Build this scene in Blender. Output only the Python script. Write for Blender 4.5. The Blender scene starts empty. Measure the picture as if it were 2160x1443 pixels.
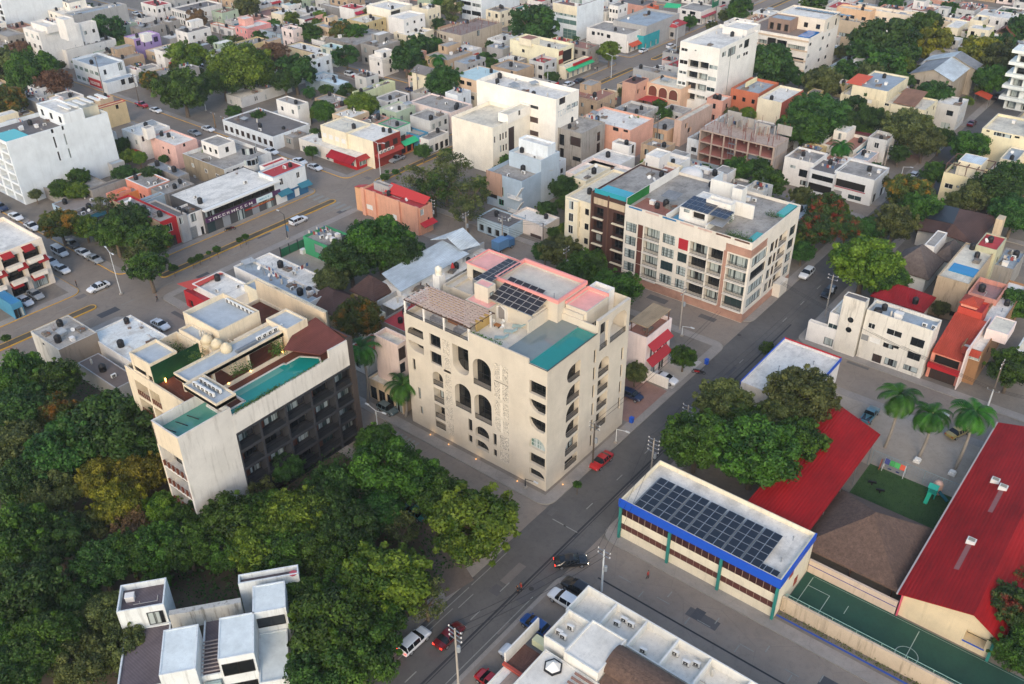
import bpy,bmesh,math,random
from mathutils import Vector,Matrix
from mathutils.geometry import tessellate_polygon
random.seed(7)
SC=bpy.context.scene
COL=SC.collection
F,PITCH,ROLL,YAW,CAMH=1943.64,math.radians(33.28),math.radians(-0.646),math.radians(39.237),95.0
def _basis():
 cp,sp,c,s=math.cos(PITCH),math.sin(PITCH),math.cos(ROLL),math.sin(ROLL)
 fw=Vector((0,cp,-sp));up=Vector((0,sp,cp));rt=Vector((1,0,0))
 r=c*rt+s*up;u=-s*rt+c*up
 ax=Vector((math.cos(YAW),-math.sin(YAW),0));ay=Vector((math.sin(YAW),math.cos(YAW),0))
 w=lambda v:Vector((v.dot(ax),v.dot(ay),v.z))
 return w(r),w(u),w(fw)
RT,UP,FW=_basis()
cam=bpy.data.cameras.new('camera');cam_o=bpy.data.objects.new('camera',cam);COL.objects.link(cam_o)
M=Matrix((RT,UP,-FW)).transposed().to_4x4();M.translation=(0,0,CAMH)
cam_o.matrix_world=M
cam.sensor_width=36;cam.lens=36*F/2160;cam.clip_start=1;cam.clip_end=4000
SC.camera=cam_o
SUN_DIR=Vector((0.5,-0.87,0)).normalized()
SUN_EL=math.radians(29)
world=bpy.data.worlds.new('World');SC.world=world;world.use_nodes=True
nt=world.node_tree;nt.nodes.clear()
sky=nt.nodes.new('ShaderNodeTexSky');sky.sky_type='NISHITA';sky.sun_disc=False
sky.sun_elevation=SUN_EL;sky.sun_rotation=math.atan2(SUN_DIR.x,SUN_DIR.y)
sky.air_density=1.0;sky.dust_density=1.6;sky.ozone_density=0.6
bg=nt.nodes.new('ShaderNodeBackground');bg.inputs['Strength'].default_value=0.15
wo=nt.nodes.new('ShaderNodeOutputWorld')
nt.links.new(sky.outputs[0],bg.inputs[0]);nt.links.new(bg.outputs[0],wo.inputs[0])
sl=bpy.data.lights.new('sun','SUN');sl.energy=0.45;sl.angle=math.radians(24);sl.color=(1.0,0.79,0.57)
so=bpy.data.objects.new('sun',sl);COL.objects.link(so)
sd=Vector((SUN_DIR.x*math.cos(SUN_EL),SUN_DIR.y*math.cos(SUN_EL),math.sin(SUN_EL)))
so.rotation_euler=sd.to_track_quat('Z','Y').to_euler();so.location=(20,-80,160)
vs=SC.view_settings;vs.view_transform='Standard';vs.look='None';vs.exposure=1.0;vs.gamma=1;vs.use_curve_mapping=False
SC.cycles.max_bounces=6;SC.cycles.diffuse_bounces=3;SC.cycles.transparent_max_bounces=6
CR=[0.0,0.0,1.0]
def crop(ox,oy,s):CR[:]=[ox,oy,s]
def px(p):return CR[0]+p[0]/CR[2],CR[1]+p[1]/CR[2]
def ray(x,y):return FW*F+RT*(x-1080)-UP*(y-721.5)
def g(p,z=0.0):
 d=ray(*px(p));t=(z-CAMH)/d.z
 return d.x*t,d.y*t
def onS(y,p):
 d=ray(*px(p));t=y/d.y
 return d.x*t,CAMH+d.z*t
def onE(x,p):
 d=ray(*px(p));t=x/d.x
 return d.y*t,CAMH+d.z*t
def proj(v):
 d=Vector(v)-Vector((0,0,CAMH));z=d.dot(FW)
 return 1080+F*d.dot(RT)/z,721.5-F*d.dot(UP)/z
def rise(x,y,top):
 lo,hi=0.0,90.0;ty=px(top)[1]
 for _ in range(40):
  m=(lo+hi)/2
  if proj((x,y,m))[1]>ty:lo=m
  else:hi=m
 return lo
K={1:(0,0,4.5),2:(440,0,4.5),3:(860,0,4.5),4:(1280,0,4.5),5:(1680,0,4.5),6:(0,280,4.5),7:(440,280,4.5),
 8:(860,280,4.5),9:(1280,280,4.5),10:(1680,280,4.5),'M4':(0,480,3),'M5':(720,480,3),'M6':(1440,480,3),
 'B1':(0,960,2.9875),'B2':(720,960,2.9875),'B3':(1440,960,2.9875),'H':(260,620,4),'R':(820,520,4),'W':(1040,1160,4),'F':(0,0,1)}
def k(n):crop(*K[n])
def lin(hexs):
 h=hexs.lstrip('#');o=[]
 for i in(0,2,4):
  c=int(h[i:i+2],16)/255
  o.append(c/12.92 if c<=0.04045 else((c+0.055)/1.055)**2.4)
 return(*o,1)
MATS={}
def _new(name):
 m=bpy.data.materials.new(name);m.use_nodes=True
 n=m.node_tree;b=n.nodes['Principled BSDF']
 return m,n,b
def _noise(n,scale,detail=4,vec=None,rough=0.6):
 t=n.nodes.new('ShaderNodeTexNoise');t.inputs['Scale'].default_value=scale;t.inputs['Detail'].default_value=detail
 t.inputs['Roughness'].default_value=rough
 if vec:n.links.new(vec,t.inputs['Vector'])
 return t.outputs['Fac']
def _pos(n,s=(1,1,1)):
 gn=n.nodes.new('ShaderNodeNewGeometry');mp=n.nodes.new('ShaderNodeMapping');mp.inputs['Scale'].default_value=s
 n.links.new(gn.outputs['Position'],mp.inputs['Vector']);return mp.outputs['Vector']
def _ramp(n,fac,lo,hi):
 r=n.nodes.new('ShaderNodeMapRange');r.inputs['From Min'].default_value=lo;r.inputs['From Max'].default_value=hi
 n.links.new(fac,r.inputs['Value']);return r.outputs['Result']
def _mix(n,fac,a,b,mode='MIX'):
 m=n.nodes.new('ShaderNodeMix');m.data_type='RGBA';m.blend_type=mode
 if isinstance(fac,float):m.inputs[0].default_value=fac
 else:n.links.new(fac,m.inputs[0])
 for v,i in((a,6),(b,7)):
  if isinstance(v,tuple):m.inputs[i].default_value=v
  else:n.links.new(v,m.inputs[i])
 return m.outputs[2]
def _mul(n,a,f):
 m=n.nodes.new('ShaderNodeMath');m.operation='MULTIPLY';n.links.new(a,m.inputs[0])
 if isinstance(f,float):m.inputs[1].default_value=f
 else:n.links.new(f,m.inputs[1])
 return m.outputs[0]
def _scale(c,f):return(c[0]*f,c[1]*f,c[2]*f,1)
def _bump(n,b,h,strength,dist=0.05):
 bp=n.nodes.new('ShaderNodeBump');bp.inputs['Strength'].default_value=strength;bp.inputs['Distance'].default_value=dist
 n.links.new(h,bp.inputs['Height']);n.links.new(bp.outputs['Normal'],b.inputs['Normal'])
def wall(hexs,dirt=0.35):
 """painted render with blotches, rain streaks"""
 key=('wall',hexs,dirt)
 if key in MATS:return MATS[key]
 m,n,b=_new('painted_wall');c=lin(hexs)
 dirt=dirt*1.3+.05
 base=_mix(n,_ramp(n,_noise(n,0.35,5,_pos(n)),0.3,0.7),_scale(c,0.86),_scale(c,1.04))
 st=_mul(n,_ramp(n,_noise(n,1.0,6,_pos(n,(1.6,1.6,0.16)),0.7),0.52,0.8),dirt)
 base=_mix(n,st,base,(c[0]*0.42,c[1]*0.40,c[2]*0.37,1))
 base=_mix(n,_mul(n,_ramp(n,_noise(n,6,3,_pos(n)),0.55,0.8),dirt*0.35),base,_scale(c,0.6))
 n.links.new(base,b.inputs['Base Color']);b.inputs['Roughness'].default_value=0.85
 MATS[key]=m;return m
def slab(hexs,stain='#5d5a55',amt=0.6,sc=0.22):
 """roof coat or concrete with weather stains and patches"""
 key=('slab',hexs,stain,amt,sc)
 if key in MATS:return MATS[key]
 m,n,b=_new('roof_coat');c=lin(hexs);s=lin(stain)
 base=_mix(n,_ramp(n,_noise(n,0.8,5,_pos(n)),0.3,0.7),_scale(c,0.86),_scale(c,1.05))
 f=_mul(n,_ramp(n,_noise(n,sc,8,_pos(n),0.68),0.47,0.72),amt)
 base=_mix(n,f,base,s)
 f2=_mul(n,_ramp(n,_noise(n,2.2,6,_pos(n),0.75),0.54,0.74),amt)
 base=_mix(n,f2,base,_scale(s,0.7))
 f3=_mul(n,_ramp(n,_noise(n,0.9,3,_pos(n,(1,0.25,1)),0.6),0.58,0.64),amt*0.35)
 base=_mix(n,f3,base,_scale(s,1.1))
 n.links.new(base,b.inputs['Base Color']);b.inputs['Roughness'].default_value=0.8
 MATS[key]=m;return m
def plain(hexs,rough=0.6,metal=0.0,var=0.08):
 key=('plain',hexs,rough,metal)
 if key in MATS:return MATS[key]
 m,n,b=_new('plain_paint');c=lin(hexs)
 base=_mix(n,_noise(n,3,4,_pos(n)),_scale(c,1-var),_scale(c,1+var))
 n.links.new(base,b.inputs['Base Color']);b.inputs['Roughness'].default_value=rough;b.inputs['Metallic'].default_value=metal
 MATS[key]=m;return m
def ridged(hexs,axis='x',pitch=0.5,amt=0.35,rough=0.6,stain=0.35,grid=False,metal=0.0):
 """sheet, tile or plank grain: fine relief along one axis plus fading"""
 key=('ridged',hexs,axis,pitch,amt,grid)
 if key in MATS:return MATS[key]
 m,n,b=_new('ridged_sheet');c=lin(hexs)
 w=n.nodes.new('ShaderNodeTexWave');w.wave_type='BANDS';w.bands_direction=axis.upper()
 w.inputs['Scale'].default_value=0.314/pitch;w.inputs['Distortion'].default_value=0.15
 n.links.new(_pos(n),w.inputs['Vector']);h=w.outputs['Fac']
 if grid:
  w2=n.nodes.new('ShaderNodeTexWave');w2.wave_type='BANDS';w2.bands_direction='Y' if axis=='x' else 'X'
  w2.inputs['Scale'].default_value=0.314/pitch/0.8;w2.inputs['Distortion'].default_value=0.3
  n.links.new(_pos(n),w2.inputs['Vector']);h=_mul(n,h,w2.outputs['Fac'])
 base=_mix(n,_ramp(n,_noise(n,0.3,6,_pos(n,(1,.4,1)),0.7),0.32,0.68),_scale(c,0.6),_scale(c,1.2))
 base=_mix(n,_mul(n,_ramp(n,_noise(n,1.6,6,_pos(n),0.7),0.55,0.8),stain),base,_scale(c,0.5))
 base=_mix(n,_mul(n,_ramp(n,h,0.35,0.0),0.35),base,_scale(c,0.55))
 n.links.new(base,b.inputs['Base Color']);b.inputs['Roughness'].default_value=rough;b.inputs['Metallic'].default_value=metal;b.inputs['Specular IOR Level'].default_value=0.12
 _bump(n,b,h,amt,0.08)
 MATS[key]=m;return m
def thatch(hexs):
 key=('thatch',hexs)
 if key in MATS:return MATS[key]
 m,n,b=_new('thatch');c=lin(hexs)
 f=_noise(n,2.2,8,_pos(n,(1,1,0.6)),0.85);f2=_noise(n,0.4,5,_pos(n))
 base=_mix(n,_ramp(n,f,0.35,0.65),_scale(c,0.55),_scale(c,1.5))
 base=_mix(n,_mul(n,_ramp(n,f2,0.4,0.7),0.5),base,_scale(c,0.65))
 n.links.new(base,b.inputs['Base Color']);b.inputs['Roughness'].default_value=0.95;_bump(n,b,f,0.9,0.25)
 MATS[key]=m;return m
def glass(hexs='#15191c',rough=0.12,curtain=0.35,key=None):
 kk=('glass',hexs,curtain)
 if kk in MATS:return MATS[kk]
 m,n,b=_new('window_glass');c=lin(hexs)
 oi=n.nodes.new('ShaderNodeObjectInfo')
 cur=_ramp(n,oi.outputs['Random'],1-curtain,1-curtain+0.02)
 st=_noise(n,1.6,1,_pos(n,(1,1,0.02)))
 f=_mul(n,cur,_ramp(n,st,0.40,0.52))
 base=_mix(n,f,c,lin('#a9b3b0'))
 n.links.new(base,b.inputs['Base Color']);b.inputs['Roughness'].default_value=rough;b.inputs['Specular IOR Level'].default_value=0.7
 MATS[kk]=m;return m
def water(hexs,deep=None):
 key=('water',hexs)
 if key in MATS:return MATS[key]
 m,n,b=_new('pool_water');c=lin(hexs)
 base=_mix(n,_noise(n,0.8,3,_pos(n)),_scale(c,0.85),_scale(c,1.12))
 n.links.new(base,b.inputs['Base Color']);b.inputs['Roughness'].default_value=0.06
 b.inputs['Specular IOR Level'].default_value=0.5
 _bump(n,b,_noise(n,3.5,3,_pos(n)),0.15,0.05)
 MATS[key]=m;return m
def ground(name,a,bcol,sc=0.15,patch=None,cracks=True):
 key=('ground',name)
 if key in MATS:return MATS[key]
 m,n,b=_new(name);ca,cb=lin(a),lin(bcol)
 base=_mix(n,_ramp(n,_noise(n,sc,7,_pos(n),0.65),0.3,0.7),ca,cb)
 base=_mix(n,_mul(n,_ramp(n,_noise(n,sc*9,6,_pos(n),0.75),0.5,0.8),0.55),base,_scale(ca,0.6))
 if cracks:
  v=n.nodes.new('ShaderNodeTexVoronoi');v.feature='DISTANCE_TO_EDGE';v.inputs['Scale'].default_value=0.11
  n.links.new(_pos(n),v.inputs['Vector'])
  base=_mix(n,_mul(n,_ramp(n,v.outputs['Distance'],0.008,0.001),0.22),base,_scale(ca,0.5))
 n.links.new(base,b.inputs['Base Color']);b.inputs['Roughness'].default_value=0.9
 _bump(n,b,_noise(n,12,3,_pos(n)),0.2,0.02)
 MATS[key]=m;return m
def foliage(name,dark,light,autumn=None):
 key=('leaf',name)
 if key in MATS:return MATS[key]
 m,n,b=_new('leaf_'+name);d,l=lin(dark),lin(light)
 at=n.nodes.new('ShaderNodeAttribute');at.attribute_name='tint'
 oi=n.nodes.new('ShaderNodeObjectInfo')
 base=_mix(n,at.outputs['Fac'],d,l)
 if autumn:
  base=_mix(n,_mul(n,_ramp(n,_noise(n,0.45,3,_pos(n)),0.52,0.66),0.8),base,lin(autumn))
 hs=n.nodes.new('ShaderNodeHueSaturation')
 n.links.new(base,hs.inputs['Color'])
 n.links.new(_ramp2(n,oi.outputs['Random'],0.485,0.515),hs.inputs['Hue']);n.links.new(_ramp2(n,oi.outputs['Random'],0.8,1.2),hs.inputs['Value'])
 n.links.new(hs.outputs[0],b.inputs['Base Color']);b.inputs['Roughness'].default_value=0.55;b.inputs['Specular IOR Level'].default_value=0.3
 tr=n.nodes.new('ShaderNodeBsdfTranslucent');n.links.new(hs.outputs[0],tr.inputs['Color'])
 ms=n.nodes.new('ShaderNodeMixShader');ms.inputs[0].default_value=0.25
 n.links.new(b.outputs[0],ms.inputs[1]);n.links.new(tr.outputs[0],ms.inputs[2])
 n.links.new(ms.outputs[0],n.nodes['Material Output'].inputs['Surface'])
 MATS[key]=m;return m
def _ramp2(n,fac,lo,hi):
 r=n.nodes.new('ShaderNodeMapRange');r.inputs['To Min'].default_value=lo;r.inputs['To Max'].default_value=hi
 n.links.new(fac,r.inputs['Value']);return r.outputs['Result']
def lit(hexs,strength):
 key=('lit',hexs,strength)
 if key in MATS:return MATS[key]
 m,n,b=_new('lamp_glow');b.inputs['Emission Color'].default_value=lin(hexs);b.inputs['Emission Strength'].default_value=strength
 b.inputs['Base Color'].default_value=lin(hexs);MATS[key]=m;return m
def paint(hexs):
 key=('car',hexs)
 if key in MATS:return MATS[key]
 m,n,b=_new('car_paint');b.inputs['Base Color'].default_value=lin(hexs);b.inputs['Roughness'].default_value=0.28
 b.inputs['Coat Weight'].default_value=0.6;b.inputs['Coat Roughness'].default_value=0.06;MATS[key]=m;return m
WC=dict(W='#e4e0d8',CR='#e6dabd',WC='#eae4d6',BE='#cbb596',GR='#aaa8a4',DG='#6e6d6d',CO='#97928a',PK='#e0a798',SA='#dd9078',OR='#c9653f',
  RED='#b02329',LIL='#b398c2',TQ='#2c8f86',BL='#4587a8',GB='#a9bcc6',GRN='#43b873',YE='#e8dcae',BRN='#6b483b',TAN='#b79d80',PW='#dfe4e4',BROWN='#53352b',PKW='#ecd9cf',LGR='#c4c3be',PGR='#dfe0c4')
RC=dict(rw='#e6e1d5',rg='#a59f95',rd='#716c68',rr='#b5383a',rb='#9fabb2',rc='#ddd5c0',rp='#e7a39a',rt='#a1705d',rbr='#7a5c4c')
def wm(c,d=None):
 if not isinstance(c,str):return c
 if d is None:d={'W':0.3,'CO':0.8,'GR':0.5,'CR':0.3,'BE':0.5}.get(c,0.3)
 return wall(WC.get(c,c),d)
def rm(c):
 if not isinstance(c,str):return c
 amt={'rw':0.62,'rg':0.85,'rd':0.7,'rr':0.25,'rb':0.45,'rc':0.5,'rp':0.12}.get(c,0.4)
 st={'rr':'#7d2a2c','rp':'#c98980','rw':'#8b887f'}.get(c,'#55514c')
 return slab(RC.get(c,c),st,amt)
FRAME_W=plain('#d9d8d2',0.5);FRAME_D=plain('#23211f',0.5);FRAME_B=plain('#4a3a33',0.5)
GLASS=glass();GLASSC=glass('#2a3c3e',0.12,0.75);VOID=plain('#17130f',0.9)  # VOID: near-black paint for shaded insides of openings, also dark panels
METAL=plain('#8f9396',0.45,0.6);DARKM=plain('#2b2a2a',0.5,0.3);BLACKP=plain('#141416',0.55);WHITEP=plain('#dedcd4',0.6)
class MB:
 def __init__(s):s.v=[];s.f=[];s.m=[]
 def face(s,pts,m=0):
  b=len(s.v);s.v+=[tuple(p)for p in pts];s.f.append(tuple(range(b,b+len(pts))));s.m.append(m)
 def box(s,x0,x1,y0,y1,z0,z1,m=0,skip=''):
  b=len(s.v)
  s.v+=[(x0,y0,z0),(x1,y0,z0),(x1,y1,z0),(x0,y1,z0),(x0,y0,z1),(x1,y0,z1),(x1,y1,z1),(x0,y1,z1)]
  for key,q in(('b',(3,2,1,0)),('t',(4,5,6,7)),('S',(0,1,5,4)),('E',(1,2,6,5)),('N',(2,3,7,6)),('W',(3,0,4,7))):
   if key not in skip:s.f.append(tuple(b+i for i in q));s.m.append(m)
  return s
 def obox(s,c,ax,hx,ay,hy,az,hz,m=0):
  c=Vector(c);ax,ay,az=Vector(ax).normalized()*hx,Vector(ay).normalized()*hy,Vector(az).normalized()*hz
  b=len(s.v)
  for k_ in(-1,1):
   for i,j in((-1,-1),(1,-1),(1,1),(-1,1)):s.v.append(tuple(c+ax*i+ay*j+az*k_))
  for q in((3,2,1,0),(4,5,6,7),(0,1,5,4),(1,2,6,5),(2,3,7,6),(3,0,4,7)):s.f.append(tuple(b+i for i in q));s.m.append(m)
  return s
 def bar(s,p,q,r,m=0,n=6,r2=None):
  p,q=Vector(p),Vector(q);d=(q-p);a=d.orthogonal().normalized();c=d.cross(a).normalized();b=len(s.v);r2=r if r2 is None else r2
  for P,R in((p,r),(q,r2)):
   for i in range(n):
    t=2*math.pi*i/n;s.v.append(tuple(P+(a*math.cos(t)+c*math.sin(t))*R))
  for i in range(n):j=(i+1)%n;s.f.append((b+i,b+j,b+n+j,b+n+i));s.m.append(m)
  s.f.append(tuple(b+i for i in range(n))[::-1]);s.f.append(tuple(b+n+i for i in range(n)));s.m+=[m,m]
  return s
 def lathe(s,cx,cy,prof,n=14,m=0):
  b=len(s.v)
  for r,z in prof:
   for i in range(n):t=2*math.pi*i/n;s.v.append((cx+r*math.cos(t),cy+r*math.sin(t),z))
  for j in range(len(prof)-1):
   for i in range(n):i2=(i+1)%n;s.f.append((b+j*n+i,b+j*n+i2,b+(j+1)*n+i2,b+(j+1)*n+i));s.m.append(m)
  s.f.append(tuple(b+(len(prof)-1)*n+i for i in range(n)));s.m.append(m)
  return s
 def slabpoly(s,pts,th,m=0):
  pts=[Vector(p)for p in pts];lo=[p-Vector((0,0,th))for p in pts];n=len(pts);b=len(s.v)
  s.v+=[tuple(p)for p in pts+lo]
  s.f.append(tuple(b+i for i in range(n)));s.f.append(tuple(b+n+i for i in range(n))[::-1]);s.m+=[m,m]
  for i in range(n):j=(i+1)%n;s.f.append((b+i,b+n+i,b+n+j,b+j));s.m.append(m)
  return s
 def mesh(s,name,mats,smooth=False):
  me=bpy.data.meshes.new(name);me.from_pydata(s.v,[],s.f)
  for m in(mats if isinstance(mats,(list,tuple))else[mats]):me.materials.append(m)
  me.polygons.foreach_set('material_index',s.m)
  if smooth:me.polygons.foreach_set('use_smooth',[True]*len(s.f))
  me.update();return me
 def build(s,name,mats,parent=None,label=None,smooth=False):
  return put(name,s.mesh(name,mats,smooth),parent,label=label)
def put(name,me,parent=None,loc=None,rz=0.0,label=None,local=False):
 """link a mesh; a child keeps world coordinates unless local"""
 o=bpy.data.objects.new(name,me);COL.objects.link(o)
 if loc is not None:o.location=loc
 if rz:o.rotation_euler.z=rz
 if parent is not None:
  o.parent=parent
  if not local and parent.parent is None and 'base' in parent:o.matrix_parent_inverse=Matrix.Translation(-parent.location)
 if label:o['label']=label
 return o
def tag(o,label,cat,group=None):
 o['label']=label;o['category']=cat
 if group:o['group']=group
 return o
def thing(name,label,cat,loc,group=None,rz=0):
 o=bpy.data.objects.new(name,None);COL.objects.link(o);o.location=loc;o.rotation_euler.z=rz;o.empty_display_size=0.5
 o['base']=1
 return tag(o,label,cat,group)
def setting(name,mb,mats,kind='structure'):
 o=mb.build(name,mats);o['kind']=kind;return o
def dup(root,loc,rz,label,group=None,mats=None,scale=None):
 r=root.copy();COL.objects.link(r);r.location=loc;r.rotation_euler.z=rz;r['label']=label
 if group:r['group']=group
 if scale:r.scale=scale
 for ch in root.children:
  c=ch.copy();COL.objects.link(c);c.parent=r
  for gch in ch.children:
   d=gch.copy();COL.objects.link(d);d.parent=c
  if mats and ch.name.split('.')[0]in mats:c.material_slots[0].link='OBJECT';c.material_slots[0].material=mats[ch.name.split('.')[0]]
 return r
WMESH={}
STY={
 'w':(FRAME_W,GLASS,2,1,0.12),'d':(FRAME_D,GLASS,2,1,0.12),'c':(FRAME_D,GLASSC,3,2,0.12),'g':(FRAME_W,GLASSC,2,1,0.12),
 'e':(FRAME_D,glass('#0f1215',0.12,0.06),3,2,1.4),'k':(FRAME_D,VOID,0,0,0.5),'b':(FRAME_D,GLASS,3,1,1.4),'bc':(FRAME_D,GLASSC,3,1,1.3),'p':(FRAME_W,WHITEP,0,0,0.12),'s':(FRAME_B,FRAME_B,6,0,0.1),
 'm':(FRAME_D,plain('#3a2a24',0.6),4,0,0.1),'t':(plain('#b9bfb9',0.5),glass('#57746c',0.15,0.3),3,2,0.1),'sh':(METAL,plain('#9a9b98',0.5,0.3),0,6,0.1),'n':(FRAME_D,GLASS,0,0,0.15),
 'gr':(plain('#2f8f6b',0.5),GLASS,2,0,0.1),'pu':(plain('#5b3a78',0.5),glass('#2b2036',0.2,0.0),2,0,0.1)}
def wmesh(w,h,sty,whole):
 w,h=round(w,1),round(h,1);key=(w,h,sty,whole)
 if key in WMESH:return WMESH[key]
 fr,gl,nx,nz,_=STY[sty];t=0.06 if w>0.7 else 0.04
 f=MB()
 f.box(-w/2,w/2,-0.03,0.05,-h/2,-h/2+t);f.box(-w/2,w/2,-0.03,0.05,h/2-t,h/2)
 f.box(-w/2,-w/2+t,-0.03,0.05,-h/2+t,h/2-t);f.box(w/2-t,w/2,-0.03,0.05,-h/2+t,h/2-t)
 nx=max(0,min(nx,round(w/0.55))if nx else 0);nz=max(0,min(nz,int(h/0.9))if nz else 0)
 for i in range(1,nx):x=-w/2+w*i/nx;f.box(x-0.025,x+0.025,-0.02,0.04,-h/2+t,h/2-t)
 for j in range(1,nz+1 if nz>1 else nz):z=-h/2+h*j/(nz+1);f.box(-w/2+t,w/2-t,-0.015,0.035,z-0.025,z+0.025)
 p=f if whole else MB()
 p.face([(-w/2+0.02,0.03,-h/2+0.02),(w/2-0.02,0.03,-h/2+0.02),(w/2-0.02,0.03,h/2-0.02),(-w/2+0.02,0.03,h/2-0.02)],1 if whole else 0)
 if whole:r=(f.mesh('window',[fr,gl]),None)
 else:r=(f.mesh('window',fr),p.mesh('pane',gl))
 WMESH[key]=r;return r
def window(parent,face,plane,a0,a1,z0,z1,sty,depth,top=True):
 w,h=a1-a0,z1-z0
 if w<0.15 or h<0.15:return
 if depth<0:depth=-0.045
 loc=((a0+a1)/2,plane+depth,(z0+z1)/2)if face=='S' else(plane-depth,(a0+a1)/2,(z0+z1)/2)
 near=Vector(loc).length<215 and top
 fr,pa=wmesh(w,h,sty,not near)
 nm={'sh':'shutter','p':'door','m':'louvre_panel'}.get(sty,'window')
 o=put(nm,fr,parent,loc,0 if face=='S' else math.pi/2)
 rs=(w/round(w,1),1,h/round(h,1));o.scale=rs
 if pa:put('pane',pa,o,local=True)
 return o
def holed(mb,face,plane,a0,a1,z0,z1,holes,m=0):
 """wall face with real rectangular openings and their reveals"""
 hs=[(max(a0+0.02,h[0]),min(a1-0.02,h[1]),max(z0,h[2]),min(z1-0.02,h[3]),h[4])for h in holes]
 hs=[h for h in hs if h[1]-h[0]>0.1 and h[3]-h[2]>0.1]
 A=sorted({a0,a1,*[h[0]for h in hs],*[h[1]for h in hs]});Z=sorted({z0,z1,*[h[2]for h in hs],*[h[3]for h in hs]})
 P=(lambda a,z,d=0:(a,plane+d,z))if face=='S' else(lambda a,z,d=0:(plane-d,a,z))
 for j in range(len(Z)-1):
  i=0
  while i<len(A)-1:
   def free(i_):
    ca,cz=(A[i_]+A[i_+1])/2,(Z[j]+Z[j+1])/2
    return not any(h[0]<ca<h[1]and h[2]<cz<h[3]for h in hs)
   if not free(i):i+=1;continue
   e=i
   while e+1<len(A)-1 and free(e+1):e+=1
   mb.face([P(A[i],Z[j]),P(A[e+1],Z[j]),P(A[e+1],Z[j+1]),P(A[i],Z[j+1])],m);i=e+1
 for h in hs:
  b0,b1,c0,c1,d=h
  mb.face([P(b0,c0),P(b1,c0),P(b1,c0,d),P(b0,c0,d)],m);mb.face([P(b0,c1,d),P(b1,c1,d),P(b1,c1),P(b0,c1)],m)
  mb.face([P(b0,c0),P(b0,c0,d),P(b0,c1,d),P(b0,c1)],m);mb.face([P(b1,c0,d),P(b1,c0),P(b1,c1),P(b1,c1,d)],m)
  if d>0.3:mb.face([P(b0,c0,d+0.12),P(b1,c0,d+0.12),P(b1,c1,d+0.12),P(b0,c1,d+0.12)],m)
def wins(face,plane,a0,a1,z0,z1,spec,dflt):
 """openings: picture boxes (x, y, x, y[, style]), ('m', a0, a1, z0, z1[, style]) or 'rows x cols[ w h style]'"""
 out=[]
 f=onS if face=='S' else onE
 for w in(spec if isinstance(spec,(list,tuple))else[spec]):
  if isinstance(w,str):
   t=w.split();r,c=map(int,t[0].split('x'));ww=float(t[1])if len(t)>1 else 1.3;hh=float(t[2])if len(t)>2 else 1.2
   st=t[3]if len(t)>3 else dflt
   fh=(z1-z0-0.4)/r
   for i in range(r):
    for j in range(c):
     ca=a0+(a1-a0)*(j+0.5)/c;zz=z0+i*fh+(0.95 if hh<1.7 else 0.15)
     out.append((ca-ww/2,ca+ww/2,zz,zz+min(hh,fh-0.6),st))
  elif w[0]=='m':out.append((*w[1:5],w[5]if len(w)>5 else dflt))
  else:
   p,q=f(plane,w[:2]),f(plane,w[2:4]);st=w[4]if len(w)>4 else dflt
   out.append((min(p[0],q[0]),max(p[0],q[0]),min(p[1],q[1]),max(p[1],q[1]),st))
 res=[]
 for a,b,c,d,st in out:
  if b-a>.9 and d-c<.85 and st not in('n','s'):c=d-min(1.2,.6*(b-a)+.35)
  a,b,c,d=max(a,a0+0.1),min(b,a1-0.1),max(c,z0+0.02),min(d,z1-0.15)
  if b-a>0.15 and d-c>0.15:res.append((a,b,c,d,STY[st][4],st))
 return res
def rail(parent,pts,h=0.95,m=None,n=0.16,name='railing',r=0.018):
 mb=MB()
 for p,q in zip(pts,pts[1:]):
  p,q=Vector(p),Vector(q);L=(q-p).length;z=Vector((0,0,1));ax=(q-p)
  sd_=ax.cross(z)
  for zz in(0.08,h):mb.obox((p+q)/2+z*zz,ax,L/2,sd_,0.025,z,0.025)
  c=max(1,int(L/n))
  for i in range(c+1):mb.obox(p+ax*(i/c)+z*(h/2),ax,r,sd_,r,z,h/2)
 return mb.build(name,m or DARKM,parent)
SHEETX=ridged('#a9adad','x',.3,.4,.5)
FIT={}
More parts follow.
